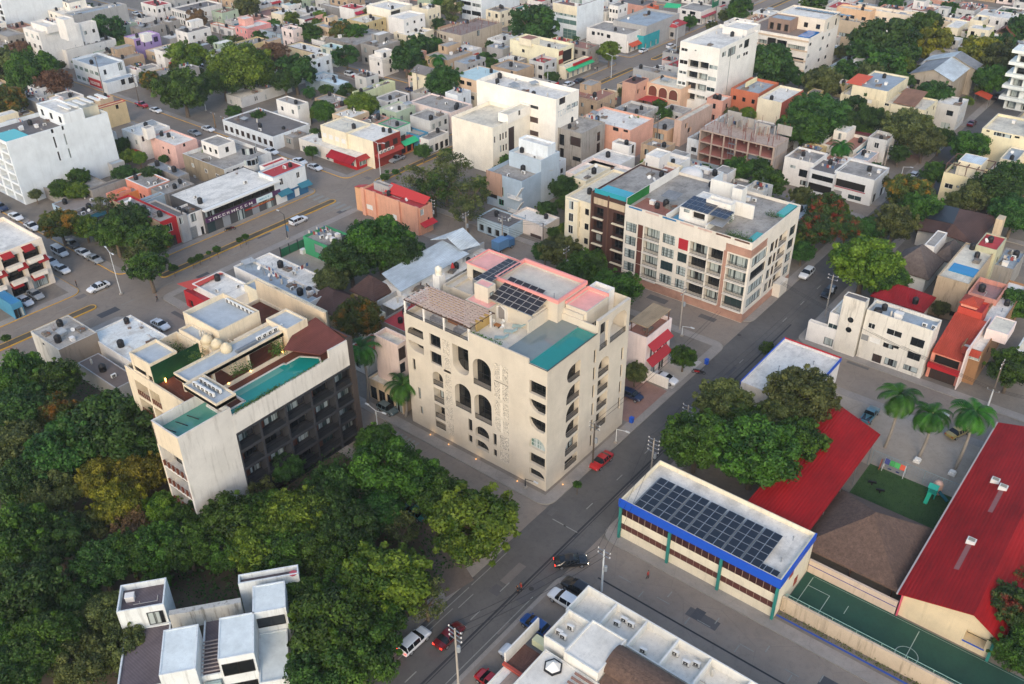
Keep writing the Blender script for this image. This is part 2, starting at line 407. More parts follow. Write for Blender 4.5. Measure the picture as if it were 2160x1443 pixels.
def _fit():
 t=MB();t.lathe(0,0,[(0.5,0),(0.55,0.1),(0.55,0.35),(0.52,0.4),(0.55,0.45),(0.55,1.05),(0.45,1.2),(0.2,1.3),(0.2,1.38),(0.05,1.4)],14);FIT['water_tank']=t.mesh('water_tank',BLACKP,True)
 t=MB();t.box(-0.42,0.42,-0.16,0.16,0.1,0.72);t.box(-0.40,0.40,-0.14,0.14,0,0.1,1);
 t.box(-0.30,0.2,-0.175,-0.16,0.18,0.64,1);t.bar((-0.05,-0.19,0.41),(-0.05,-0.176,0.41),0.08,0);FIT['air_conditioner']=t.mesh('air_conditioner',[WHITEP,DARKM])
 t=MB();t.bar((0,0,0),(0,0,0.7),0.05);t.lathe(0,0,[(0.14,0.7),(0.1,0.82),(0.02,0.9)],8);FIT['roof_vent']=t.mesh('roof_vent',METAL)
 t=MB();t.bar((0,0,0),(0,0,0.5),0.03)
 for i in range(12):
  a,b=2*math.pi*i/12,2*math.pi*(i+1)/12;R=Matrix.Rotation(math.radians(50),3,'X')
  pr=[R@Vector((r_*math.cos(q),r_*math.sin(q),r_*r_*0.35))+Vector((0,0,0.6))for q in(a,b)for r_ in(0.0,0.45)]
  t.face([pr[0],pr[1],pr[3]])
 FIT['satellite_dish']=t.mesh('satellite_dish',WHITEP)
 t=MB();t.bar((0,0,0),(0,0,3.0),0.025)
 for z in(2.2,2.5,2.8):t.bar((-0.5,0,z),(0.5,0,z),0.012,n=4)
 FIT['antenna']=t.mesh('antenna',METAL)
 t=MB();t.box(-0.5,0.5,-0.4,0.4,0,0.75);t.box(-0.55,0.55,-0.45,0.45,0.75,0.85);FIT['roof_hatch']=t.mesh('roof_hatch',wm('W'))
 t=MB();t.lathe(0,0,[(0.18,0),(0.19,0.1),(0.19,0.85),(0.1,0.98),(0.05,1.05)],10);FIT['gas_cylinder']=t.mesh('gas_cylinder',plain('#b9b4a8',0.5),True)
 t=MB();t.bar((-1.4,0,0.1),(1.4,0,0.1),0.05,n=5);t.bar((1.4,0,0.1),(1.4,0.9,0.1),0.05,n=5);t.bar((-0.6,0,0),(-0.6,0,0.5),0.04,n=5);FIT['roof_pipe']=t.mesh('roof_pipe',plain('#b8b0a4',0.6))
 t=MB();t.box(-0.6,0.6,-0.25,0.25,0,0.3);t.box(-0.2,0.5,-0.2,0.3,0.3,0.5);FIT['rubble_heap']=t.mesh('block_pile',slab('#8d867c'))
 t=MB()
 for x,y in((-.2,-.2),(.2,-.2),(.2,.2),(-.2,.2)):t.bar((x,y,0),(x+x*.3,y+y*.3,1.1),.02,n=4)
 t.box(-.22,.22,-.22,.22,0,.25,1);FIT['rebar_stub']=t.mesh('rebar_stub',[plain('#7a4a38',.9),slab('#8d867c')])
 t=MB();t.bar((-1.8,0,0),(-1.8,0,1.7),.03,n=5);t.bar((1.8,0,0),(1.8,0,1.7),.03,n=5);t.bar((-1.8,0,1.65),(1.8,0,1.65),.012,n=4)
 for i,w in enumerate((.5,.35,.6,.4,.5)):t.box(-1.5+i*.65,-1.5+i*.65+w,-.015,.015,1.65-w*1.4,1.65,1+i%3)
 FIT['clothes_line']=t.mesh('clothes_line',[METAL,plain('#b9b4ae',.8),plain('#3f5f86',.8),plain('#8d3f3a',.8)])
 t=MB();t.box(-.9,.9,-.6,.6,0,.35);t.box(-.7,.2,-.5,.4,.35,.6);t.obox((.5,.2,.5),(1,.4,.3),.6,(0,1,0),.03,(0,0,1),.2,1);FIT['scrap_pile']=t.mesh('scrap_pile',[slab('#7d756b'),plain('#6b4d3e',.8)])
 t=MB();t.slabpoly([(-1.2,-.8,.9),(1.2,-.8,.9),(1.2,.8,1.15),(-1.2,.8,1.15)],.05)
 for x in(-1.1,1.1):
  for y in(-.7,.7):t.bar((x,y,0),(x,y,.9),.03,1,5)
 FIT['tin_shelter']=t.mesh('tin_shelter',[SHEETX,METAL])
_fit()
def fit(kind,parent,x,y,z,rz=0.0,sc=1.0):
 o=put(kind,FIT[kind],parent,(x,y,z),rz);o.scale=(sc,sc,sc);return o
def clutter(root,x0,x1,y0,y1,z,n,rnd):
 if x1-x0<2.5 or y1-y0<2.5:return
 used=[]
 kinds=['water_tank','air_conditioner','air_conditioner','roof_vent','roof_pipe','satellite_dish','antenna','roof_hatch','gas_cylinder','roof_pipe','roof_vent','air_conditioner','rebar_stub','rebar_stub','scrap_pile','clothes_line','tin_shelter','scrap_pile']
 for i in range(n):
  kd='water_tank' if i==0 else rnd.choice(kinds)
  for _ in range(8):
   x,y=rnd.uniform(x0+1,x1-1),rnd.uniform(y0+1,y1-1)
   if all(abs(x-a)+abs(y-b)>1.6 for a,b in used):break
  used.append((x,y));fit(kd,root,x,y,z,rnd.choice([0,0,math.pi/2,rnd.uniform(0,6)])if kd not in('air_conditioner',)else rnd.choice([0,math.pi/2]),rnd.uniform(0.85,1.15))
def shell(mb,x0,x1,y0,y1,z0,h,par,hs,he,t=0.18):
 """four walls with openings, parapet top and inner parapet faces; the roof sheet is a part of its own"""
 holed(mb,'S',y0,x0,x1,z0,h,hs);holed(mb,'E',x1,y0,y1,z0,h,he)
 mb.face([(x1,y1,z0),(x0,y1,z0),(x0,y1,h),(x1,y1,h)]);mb.face([(x0,y1,z0),(x0,y0,z0),(x0,y0,h),(x0,y1,h)])
 a,b,c,d=x0+t,x1-t,y0+t,y1-t;zr=h-par
 for q in(((x0,y0),(x1,y0),(b,c),(a,c)),((x1,y0),(x1,y1),(b,d),(b,c)),((x1,y1),(x0,y1),(a,d),(b,d)),((x0,y1),(x0,y0),(a,c),(a,d))):
  mb.face([(p[0],p[1],h)for p in q])
 for p,q in(((a,c),(a,d)),((a,d),(b,d)),((b,d),(b,c)),((b,c),(a,c))):
  mb.face([(p[0],p[1],zr),(p[0],p[1],h),(q[0],q[1],h),(q[0],q[1],zr)])
 return zr,(a,b,c,d)
SEED=[11]
def volume(root,x0,x1,y0,y1,z0,h,wallm='W',roof='rw',par=0.45,S=(),E=(),wS='w',wE=None,clut=0,name='wall',coping=None):
 """one block of a building: wall, roof, windows (all parts of root, or of the named part)"""
 SEED[0]+=1;rnd=random.Random(SEED[0])
 mb=MB()
 hs=wins('S',y0,x0,x1,z0,h,S,wS);he=wins('E',x1,y0,y1,z0,h,E,wE or wS)
 zr,(a,b,c,d)=shell(mb,x0,x1,y0,y1,z0,h,par,hs,he)
 wo_=mb.build(name,wm(wallm)if isinstance(wallm,str)else wallm,root)
 par_=root if name=='wall' else wo_
 rf=MB();rf.face([(a,c,zr),(b,c,zr),(b,d,zr),(a,d,zr)]);rf.build('roof',rm(roof),par_)
 if coping:
  cm=MB();e=0.04;t=0.26
  for q in((x0-e,x1+e,y0-e,y0+t),(x0-e,x1+e,y1-t,y1+e),(x0-e,x0+t,y0+t,y1-t),(x1-t,x1+e,y0+t,y1-t)):cm.box(*q,h+0.004,h+0.12)
  cm.build('coping',wm(coping),par_)
 for fc,pl,L in(('S',y0,hs),('E',x1,he)):
  for a0,a1,c0,c1,dd,st in L:
   if st=='o':continue
   window(par_,fc,pl,a0,a1,c0,c1,st,dd-(0.05 if dd<0.3 else 0.0),par_ is root)
 if clut:clutter(root,a,b,c,d,zr,clut,rnd)
 return zr
def house(name,label,N,L,R,h=None,base=None,cat='building',group=None,**kw):
 if 'wall' in kw:kw['wallm']=kw.pop('wall')
 if base:x1,y0=g(base);h=rise(x1,y0,N)
 else:x1,y0=g(N,h)
 x0=x1-L if isinstance(L,(int,float))else onS(y0,L)[0]
 y1=y0+R if isinstance(R,(int,float))else onE(x1,R)[0]
 if x0>x1-2:x0=x1-2
 if y1<y0+2:y1=y0+2
 kw.setdefault('clut',min(9,2+int((x1-x0)*(y1-y0)/35)))
 root=thing(name,label,cat,((x0+x1)/2,(y0+y1)/2,0),group)
 root['box']=(x0,x1,y0,y1,h)
 zr=volume(root,x0,x1,y0,y1,0,h,**kw)
 root['zr']=zr
 return root
def upper(root,N,L,R,h,name='upper_storey',z0=None,**kw):
 """a set-back storey on a house, measured from its own roof corner at height h"""
 x1,y0=g(N,h)
 x0=x1-L if isinstance(L,(int,float))else onS(y0,L)[0]
 y1=y0+R if isinstance(R,(int,float))else onE(x1,R)[0]
 x0=min(x0,x1-1);y1=max(y1,y0+1)
 volume(root,x0,x1,y0,y1,root['zr']if z0 is None else z0,h,name=name,**kw)
 return x0,x1,y0,y1
def awning(root,face,plane,a0,a1,zt,zb,out,m,name='awning',th=0.1):
 mb=MB()
 if face=='E':mb.slabpoly([(plane,a0,zt),(plane+out,a0,zb),(plane+out,a1,zb),(plane,a1,zt)],th)
 else:mb.slabpoly([(a0,plane,zt),(a0,plane-out,zb),(a1,plane-out,zb),(a1,plane,zt)],th)
 return mb.build(name,m,root)
def gable(root,x0,x1,y0,y1,z,rise_,m,axis='x',over=0.4,name='roof',th=0.12):
 mb=MB();x0-=over;x1+=over;y0-=over;y1+=over
 if axis=='x':
  ym=(y0+y1)/2
  mb.slabpoly([(x0,y0,z),(x1,y0,z),(x1,ym,z+rise_),(x0,ym,z+rise_)],th);mb.slabpoly([(x0,ym,z+rise_),(x1,ym,z+rise_),(x1,y1,z),(x0,y1,z)],th)
 else:
  xm=(x0+x1)/2
  mb.slabpoly([(x0,y0,z),(xm,y0,z+rise_),(xm,y1,z+rise_),(x0,y1,z)],th);mb.slabpoly([(xm,y0,z+rise_),(x1,y0,z),(x1,y1,z),(xm,y1,z+rise_)],th)
 return mb.build(name,m,root)
def hip(root,x0,x1,y0,y1,z,rise_,m,over=0.5,name='roof',th=0.2,ridge=None):
 mb=MB();x0-=over;x1+=over;y0-=over;y1+=over;w=min(x1-x0,y1-y0)/2
 if ridge is not None:w=ridge
 cx,cy=(x0+x1)/2,(y0+y1)/2
 if x1-x0>y1-y0:A,B=(x0+w,cy),(x1-w,cy)
 else:A,B=(cx,y0+w),(cx,y1-w)
 A,B=(*A,z+rise_),(*B,z+rise_);c=[(x0,y0,z),(x1,y0,z),(x1,y1,z),(x0,y1,z)]
 if x1-x0>y1-y0:fs=[(c[0],c[1],B,A),(c[1],c[2],B),(c[2],c[3],A,B),(c[3],c[0],A)]
 else:fs=[(c[0],c[1],A),(c[1],c[2],B,A),(c[2],c[3],B),(c[3],c[0],A,B)]
 for f in fs:
  f=[p for i,p in enumerate(f)if p not in f[:i]]
  mb.slabpoly(f,th)
 return mb.build(name,m,root)
# ================================================================== ground, roads, pavements
ASPH=ground('asphalt','#504e4c','#64615d',0.12)
CONC=ground('concrete_road','#7b7065','#8f8477',0.1)
AVE=ground('avenue_surface','#7b7166','#8d8275',0.1)
WALK=ground('pavement_concrete','#868079','#9c958c',0.3)
LOT=ground('lot_ground','#6d665d','#857c70',0.2,cracks=False)
EARTH=ground('earth','#4b4234','#6a5f4c',0.3,cracks=False)
LAWN=ground('lawn','#2c4a22','#3f5c2c',0.6,cracks=False)
YELLOW=plain('#c99a3a',0.7,var=0.2);LINE=plain('#86867f',0.85,var=0.35)
m_=MB();m_.face([(-1250,-150,-0.03),(420,-150,-0.03),(420,900,-0.03),(-1250,900,-0.03)]);setting('ground',m_,LOT)
XB=[(-900,-173.2),(-158.6,-59.4),(-50.1,60),(72,400)]
YB=[(-120,72.0),(80.6,135.8),(145.3,205.3),(212,272),(280,345),(353,420),(428,700)]
def road(name,x0,x1,y0,y1,m,z=0.0):
 b=MB();b.face([(x0,y0,z),(x1,y0,z),(x1,y1,z),(x0,y1,z)]);return setting(name,b,m)
for(a,b),(c,d)in zip(YB,YB[1:]):road('road',-900,400,b,c,CONC,-0.012)
road('road',-59.6,-50.0,-120,700,ASPH,-0.004)
road('road',60,72,-120,700,ASPH,-0.004)
road('avenue',-173.4,-158.4,-120,700,AVE,-0.006)
def arcrect(x0,x1,y0,y1,r,n=5):
 o=[]
 for cx,cy,a in((x0+r,y0+r,180),(x1-r,y0+r,270),(x1-r,y1-r,0),(x0+r,y1-r,90)):
  for i in range(n+1):t=math.radians(a+90*i/n);o.append((cx+r*math.cos(t),cy+r*math.sin(t)))
 return o
for i,(x0,x1)in enumerate(XB):
 for j,(y0,y1)in enumerate(YB):
  r=2.2
  if j>4 and i>1:continue
  w=MB();pts=arcrect(x0,x1,y0,y1,r)
  w.slabpoly([(p[0],p[1],0.12)for p in pts],0.2);setting('pavement',w,WALK)
  w=MB();t=1.9;m=EARTH if(i,j)in((1,0),)else LOT
  w.face([(x0+t,y0+t,0.126),(x1-t,y0+t,0.126),(x1-t,y1-t,0.126),(x0+t,y1-t,0.126)]);setting('lot_ground',w,m)
  kb=MB();q=arcrect(x0-0.1,x1+0.1,y0-0.1,y1+0.1,r);n=len(pts)
  for a in range(n):
   b=(a+1)%n
   kb.face([(*pts[a],0.135),(*pts[b],0.135),(*q[b],0.135),(*q[a],0.135)][::-1]);kb.face([(*q[a],-0.03),(*q[b],-0.03),(*q[b],0.135),(*q[a],0.135)])
  setting('kerb',kb,YELLOW if(i==0)else plain('#8f8a80',0.8))
for y0,y1 in((-60,70.5),(86,134.5),(149,203),(214,270),(283,343),(356,420),(430,560)):
 q=arcrect(-166.7,-165.1,y0,y1,0.75,3);b=MB();b.slabpoly([(x,y,0.16)for x,y in q],0.2);o=setting('median',b,EARTH)
 kb=MB();q2=arcrect(-166.95,-164.85,y0-0.25,y1+0.25,0.95,3)
 for a in range(len(q)):
  c=(a+1)%len(q);kb.face([(*q2[a],0.17),(*q2[c],0.17),(*q[c],0.17),(*q[a],0.17)]);kb.face([(*q2[a],-0.03),(*q2[c],-0.03),(*q2[c],0.17),(*q2[a],0.17)])
 setting('kerb',kb,YELLOW)
b=MB()
for y in range(34,70,6):b.box(-54.9,-54.75,y,y+2,-0.003,0.004,skip='b')
for y in range(84,134,8):b.box(-54.9,-54.75,y,y+1.6,-0.003,0.004,skip='b')
for y in range(150,330,8):b.box(-54.9,-54.75,y,y+1.8,-0.003,0.004,skip='b')
for x in range(-44,40,6):b.box(x,x+1.9,76.1,76.22,-0.012,0.0,skip='b')
for x in range(-40,40,7):b.box(x,x+0.15,74.6,75.9,-0.012,0.0,skip='b');b.box(x+3,x+3.15,77,78.2,-0.012,0.0,skip='b')
b.box(-58.6,-58.48,30,62,-0.003,0.004,skip='b');b.box(-58.6,-58.48,62.5,70,-0.003,0.004,skip='b');b.box(-50.9,-50.78,35,66,-0.003,0.004,skip='b')
b.box(-57.4,-57.28,58.5,61.5,-0.003,0.004,skip='b');b.box(-57.9,-57.78,42,58,-0.003,0.004,skip='b')
for x in(-57.5,-55.5):b.box(x,x+2.4,79.2,79.35,-0.003,0.004,skip='b')
for i in range(9):b.box(-90.2+i*0.9-2,-89.8+i*0.9-2,73.2,79.8,-0.011,-0.001,skip='b')
for i in range(7):b.box(-174.6+0,-174.0+0,0,0.01,-0.5,-0.4)if False else b.box(-172.6+i*2.0,-171.6+i*2.0,131.5,134.8,-0.005,0.003,skip='b')
for y in range(20,400,9):b.box(-162.2,-162.05,y,y+3,-0.005,0.003,skip='b');b.box(-169.9,-169.75,y,y+3,-0.005,0.003,skip='b')
setting('road_marking',b,LINE)
b=MB();b.box(-53.25,-52.95,30,150,-0.003,0.003,skip='b');b.box(-52.75,-52.62,30,120,-0.003,0.003,skip='b')  # long thin dark strips lying along the roadways
for x in range(-45,38):pass
b.box(-46,38,74.0,74.25,-0.011,-0.002,skip='b');setting('dark_road_strip',b,plain('#2f3033',0.9))
rp=random.Random(12)
for i in range(70):
 z,(xa,xb,ya,yb)=rp.choice([(.0015,(-59,-50.5,30,340)),(.0015,(-59,-50.5,40,150)),(-.009,(-48,40,72.5,80)),(-.009,(-156,-62,72.5,80)),(-.009,(-156,30,136.5,144.8)),(-.003,(-172.8,-167.2,40,320)),(-.003,(-164.6,-159,40,320))])
 x,y=rp.uniform(xa,xb),rp.uniform(ya,yb);w,l=rp.uniform(.5,2.2),rp.uniform(.8,5)
 if xb-xa>yb-ya:w,l=l,w
 z+=i*.00002;b=MB();b.face([(x,y,z),(min(x+w,xb),y,z),(min(x+w,xb),min(y+l,yb),z),(x,min(y+l,yb),z)]);setting('road_patch',b,ground('patch%d'%(i%4),['#444548','#575553','#68625d','#504f4f'][i%4],['#4d4e50','#625f5c','#746e68','#5a5858'][i%4],.6,cracks=False))
for i in range(14):
 x,y=rp.choice([(-54+rp.uniform(-3,3),rp.uniform(45,200)),(rp.uniform(-140,20),76.3),(rp.uniform(-140,0),140.5),(-162,rp.uniform(60,250))]);b=MB();b.lathe(x,y,[(.36,-.01),(.36,.007)],14);setting('manhole_cover',b,plain('#2f2e2d',.7))
b=MB();k('F');b.face([(*g(c),.14)for c in((830,1040),(862,1032),(925,1110),(1000,1225),(940,1262),(905,1180))][::-1]);setting('earth_path',b,ground('path_earth','#5f544b','#7a6d62',.5,cracks=False))
def sheet(name,x0,x1,y0,y1,z,m):b=MB();b.face([(x0,y0,z),(x1,y0,z),(x1,y1,z),(x0,y1,z)]);return setting(name,b,m)
sheet('forecourt',-59.2,-56.8,104.5,117.5,0.0,ASPH)
sheet('forecourt',-70.5,-60.6,105.0,116.5,0.132,ground('red_paving','#84655a','#96766a',0.5,cracks=False))
sheet('forecourt',-70,-60.2,117.5,128.0,0.132,ground('pale_paving','#a9a39a','#bbb5ab',0.4,cracks=False))
sheet('parking_strip',-49.6,-44.5,40,70,0.131,CONC)
sheet('parking_strip',-40,5,119,134,0.131,ground('pale_concrete','#91887b','#a59b8d',.2))
def shape(a0,a1,z0,z1,tl=0,tr=0,br=0,bl=0,n=7):
 o=[]
 for(cx,cz,r,s)in((a0+bl,z0+bl,bl,180),(a1-br,z0+br,br,270),(a1-tr,z1-tr,tr,0),(a0+tl,z1-tl,tl,90)):
  if r<=0:o.append((cx,cz));continue
  for i in range(n+1):t=math.radians(s+90*i/n);o.append((cx+r*math.cos(t),cz+r*math.sin(t)))
 return o
def poly_wall(mb,face,plane,outline,holes,depth,m=0,back=True,mback=0):
 P=(lambda a,z,d=0:(a,plane+d,z))if face=='S' else(lambda a,z,d=0:(plane-d,a,z))
 loops=[outline]+holes;flat=[p for l in loops for p in l]
 for t in tessellate_polygon([[Vector((p[0],p[1],0))for p in l]for l in loops]):
  a,b_,c=(flat[i]for i in t)
  if(b_[0]-a[0])*(c[1]-a[1])-(b_[1]-a[1])*(c[0]-a[0])<0:b_,c=c,b_
  mb.face([P(*a),P(*b_),P(*c)],m)
 for h,d in zip(holes,depth):
  n=len(h)
  for i in range(n):j=(i+1)%n;mb.face([P(*h[i]),P(*h[j]),P(*h[j],d),P(*h[i],d)],m)
  if back and d>0.25:mb.face([P(*p,d)for p in h],mback)
def parts(name,boxes,m,root):
 for b in boxes:q=MB();q.box(*b);q.build(name,m,root)
# ================================================================== the cream hotel with arched openings
def main_building():
 x0,x1,y0,y1=-89.4,-61.7,83.2,104.0
 root=thing('hotel_building','cream six storey hotel with arched recesses, lattice screens, pink roofs and teal roof pool','hotel',((x0+x1)/2,(y0+y1)/2,0))
 CW=wall('#cac0ae',0.12);IN=wall('#a9b3bd',0.15);mb=MB()
 hs=[];dp=[];gl=[];rl=[]
 def hole(f,a0,a1,z0,z1,d,tl=0,tr=0,br=0,bl=0,glass_=None,rail_=False,sty='e'):
  hs.append((f,shape(a0,a1,z0,z1,tl,tr,br,bl),d))
  ga,gb=glass_ if glass_ else(a0,a1)
  gl.append((f,ga,gb,z0,z1,d,sty));
  if rail_:rl.append((f,a0,a1,z0))
 S,E='S','E'
 hole(S,-88.9,-85.5,17.75,19.25,1.3,tl=1.4,rail_=True);hole(S,-88.85,-85.6,14.9,16.5,1.3,bl=1.55,rail_=False)
 hole(S,-84.15,-81.9,17.4,19.6,0.35);hole(S,-84.2,-81.9,14.2,16.4,0.35)
 hole(S,-88.3,-87.7,11.05,13.2,0.3);hole(S,-87.6,-87.0,5.6,7.9,0.3);hole(S,-87.4,-86.8,2.6,4.2,0.3)
 hole(S,-84.05,-81.85,1.6,12.8,1.4,tl=1.0,tr=1.0)
 hole(S,-79.5,-76.3,14.7,19.6,1.3,bl=1.6,br=1.2,rail_=False)
 hole(S,-75.5,-72.0,14.0,19.05,1.1,tl=1.7,tr=1.7,rail_=True)
 hole(S,-79.45,-76.15,7.9,12.75,1.1,tl=1.6,tr=1.6,rail_=True)
 hole(S,-75.5,-72.05,7.45,12.55,1.1,tl=1.7,tr=1.7,rail_=True)
 hole(S,-75.5,-72.7,4.1,6.25,0.6,tl=1.3,tr=1.3);hole(S,-75.5,-72.8,1.7,3.4,0.6,tr=1.3)
 hole(S,-76.95,-76.1,4.35,6.7,0.3);hole(S,-77.0,-76.2,2.0,3.5,0.3);hole(S,-71.9,-71.2,4.0,6.3,0.3);hole(S,-71.9,-71.2,1.8,3.2,0.3)
 hole(S,-64.85,-61.95,17.2,19.45,0.5);hole(S,-64.85,-61.95,14.2,16.2,0.5,bl=1.7,br=0.6);hole(S,-64.85,-61.95,10.9,13.0,0.5,bl=1.7,br=0.6)
 hole(S,-64.85,-61.95,7.3,9.4,0.5,tl=1.4,tr=1.4,sty='t');hole(S,-64.85,-61.95,4.3,6.3,0.5);hole(S,-64.85,-61.95,1.9,3.3,0.5,tr=1.3)
 for z,kw in((17.0,dict(tl=1.5,bl=1.4)),(13.4,dict(tl=1.9)),(10.2,dict(tl=1.9)),(6.9,dict(tl=1.6,bl=1.2)),(3.6,dict(tl=1.9)),(0.9,dict())):
  hole(E,87.9,91.2,z,z+(2.9 if z>1 else 1.9),1.0,rail_=True,**kw)
 for z in(17.2,14.1,10.8,7.4,4.2,1.2):hole(E,94.6,95.2,z,z+2.4,0.3)
 for z in(13.6,10.4,7.2,4.0):hole(E,102.3,102.9,z,z+2.4,0.3)
 hole(E,96.0,98.9,3.6,16.9,1.4,tl=1.4,tr=1.4)
 outS=[(x0,0),(x1,0),(x1,22.12),(-65.0,22.12),(-65.0,22.9),(-76.1,22.9),(-76.1,21.25),(x0,21.25)]
 outE=[(y0,0),(y1,0),(y1,24.2),(95.5,24.2),(95.5,22.12),(y0,22.12)]
 scr=[(-81.5,-80.1,14.1,19.6),(-81.5,-80.1,1.5,13.1),(-71.45,-68.75,7.2,19.6),(-70.6,-68.75,1.5,6.7)]
 hS=[h for h in hs if h[0]==S];hE=[h for h in hs if h[0]==E]
 poly_wall(mb,S,y0,outS,[h[1]for h in hS]+[shape(*s)for s in scr],[h[2]for h in hS]+[0.24]*4)
 for s in scr:mb.face([(s[0],y0+0.24,s[2]),(s[1],y0+0.24,s[2]),(s[1],y0+0.24,s[3]),(s[0],y0+0.24,s[3])],1)  # shade of the recess painted as a near-black sheet behind the lattice
 t1=shape(96.0,98.1,18.65,23.4);t2=shape(98.75,103.2,18.65,23.1,tl=2.0,tr=1.7)
 poly_wall(mb,E,x1,outE,[h[1]for h in hE]+[t1,t2],[h[2]for h in hE]+[0.25,0.25],back=True)
 mb.face([(x0,y1,0),(x0,y0,0),(x0,y0,21.25),(x0,y1,21.25)]);mb.face([(x1,y1,0),(x0,y1,0),(x0,y1,21.25),(-65,y1,21.25),(-65,y1,24.2),(x1,y1,24.2)])
 mb.box(x1-0.5,x1-0.25,95.5,96.0,18.6,24.19);mb.box(x1-0.5,x1-0.25,98.1,98.75,18.6,24.19);mb.box(x1-0.5,x1-0.25,103.2,104,18.6,24.19);mb.box(x1-0.5,x1-0.25,96.0,103.2,23.4,24.19)
 mb.box(x1-0.25,x1-0.003,95.5,95.7,22.2,24.17);mb.face([(x1,95.5,24.2),(x1,y1,24.2),(x1-0.5,y1,24.2),(x1-0.5,95.5,24.2)])
 mb.box(-76.1,-65,y0+0.0,y0+0.22,21.26,22.9,skip='Sb');mb.box(x0,-76.1,y0,y0+0.2,20.2,21.25,skip='Sb');mb.box(x0,x0+0.2,y0+0.2,104,20.2,21.249,skip='b')
 mb.build('wall',[CW,VOID],root)
 for f,a0,a1,z0,z1,d,sty in gl:
  if z1-z0>8:continue
  window(root,f,y0 if f==S else x1,a0+0.03,a1-0.03,z0+0.03,z1-0.03,sty if d>0.4 else 'd',d-0.06)
 for f,a0,a1,z0 in rl:
  if f==S:rail(root,[(a0+.05,y0+0.12,z0),(a1-.05,y0+0.12,z0)])
  else:rail(root,[(x1-0.12,a0+.05,z0),(x1-0.12,a1-.05,z0)])
 sb=MB()
 for z in(9.55,6.3,3.05):sb.box(-84.03,-81.87,y0+0.02,y0+1.4,z,z+0.55)
 for z in(13.2,10.0,6.8):sb.box(x1-1.4,x1-0.02,96.02,98.88,z,z+0.55)
 sb.build('balcony_slab',CW,root)
 for z in(1.6,3.6,6.85,10.1):rail(root,[(-84.0,y0+0.1,z),(-81.9,y0+0.1,z)]);window(root,S,y0,-83.9,-82.0,z,z+2.3,'b',1.34)
 for z in(3.6,7.35,10.55,13.75):rail(root,[(x1-0.1,96.05,z),(x1-0.1,98.85,z)]);window(root,E,x1,96.1,98.8,z,z+2.4,'b',1.34)
 rnd=random.Random(3)
 for a0,a1,z0,z1 in((-81.5,-80.1,16.95,19.6),(-81.5,-80.1,14.1,16.6),(-81.5,-80.1,10.7,13.1),(-81.5,-80.1,7.6,10.2),(-81.5,-80.1,4.5,7.1),(-81.5,-80.1,1.5,4.0),
      (-71.45,-68.75,16.9,19.6),(-71.45,-68.75,13.4,16.3),(-71.45,-68.75,10.2,12.9),(-71.45,-68.75,7.2,9.7),(-70.6,-68.75,4.2,6.7),(-70.6,-68.75,1.5,3.7)):
  q=MB();nc=6 if a1-a0<2 else 12;nr=11;cw,ch=(a1-a0)/nc,(z1-z0)/nr;y=y0+0.03
  for i in range(nc+1):q.box(a0+i*cw-.025,a0+i*cw+.025,y-0.02,y+0.06,z0,z1)
  for j in range(nr+1):q.box(a0,a1,y-0.015,y+0.055,z0+j*ch-.025,z0+j*ch+.025)
  for i in range(nc):
   for j in range(nr):
    if nc==12 and i in(5,6):q.box(a0+i*cw,a0+i*cw+cw,y-0.01,y+0.05,z0+j*ch,z0+j*ch+ch);continue
    c=[(a0+i*cw,z0+j*ch),(a0+i*cw+cw,z0+j*ch),(a0+i*cw+cw,z0+j*ch+ch),(a0+i*cw,z0+j*ch+ch)]
    o=(i+j)%4 if rnd.random()<.7 else rnd.randrange(4);w3=[c[o],c[(o+1)%4],c[(o+2)%4]]
    if rnd.random()<0.74:q.face([(p[0],y,p[1])for p in w3])
    if rnd.random()<0.05:q.face([(p[0],y+.01,p[1])for p in(c[(o+2)%4],c[(o+3)%4],c[o])])
  q.build('lattice_screen',plain('#d3cab9',0.8),root)
  if z0>2 and z0!=7.2:
   q=MB();q.box(a0,a1,y0+0.0,y0+0.1,z0-0.42,z0-0.03);q.build('spandrel',CW,root)
 TER=slab('#cfc7b6','#8d8677',0.3);PINK=plain('#dc928a',0.8);DECK=slab('#dcd5c6','#a49c8d',0.25)
 q=MB();q.box(x0+0.2,-77.7,y0+0.2,104,19.9,20.3);q.box(-77.7,-69.9,y0+0.22,95,20.9,21.2);q.box(-69.9,-62,96,103.9,18.2,18.6);q.build('terrace',DECK,root)
 q=MB();q.box(-70.0,-61.75,95.45,95.65,18.6,23.2);q.box(-70.1,-69.88,89.4,96.4,21.2,24.0);q.box(-69.88,-64.6,95.65,96.0,22,24.0);q.box(-69.9,-69.72,83.42,95.45,21.0,22.1);q.box(-69.72,-62,83.42,83.5,21,22.1);q.build('pool_wall',CW,root);parts('terrace_wall',[(-77.9,-77.7,83.42,91,20.3,21.6)],CW,root)
 q=MB();q.face([(-69.72,83.5,22.06),(-65.15,83.5,22.06),(-65.15,95.45,22.06),(-69.72,95.45,22.06)]);q.build('pool_shelf',water('#78827f'),root)
 q=MB();q.face([(-65.0,83.5,22.05),(-61.9,83.5,22.05),(-61.9,95.0,22.05),(-65.0,95.0,22.05)]);q.build('pool',water('#128077'),root)
 q=MB();q.box(-65.15,-65.0,83.5,95.1,21.8,22.075);q.box(-65.0,-61.9,95.0,95.1,21.8,22.075);q.build('pool_ledge',plain('#2a8b80',0.4),root)
 q=MB();q.box(-69.8,-61.72,83.22,83.32,22.125,22.17);q.box(-61.9,-61.74,83.32,95.4,22.125,22.17);q.build('pool_edge',plain('#3a4a4a',0.4),root)
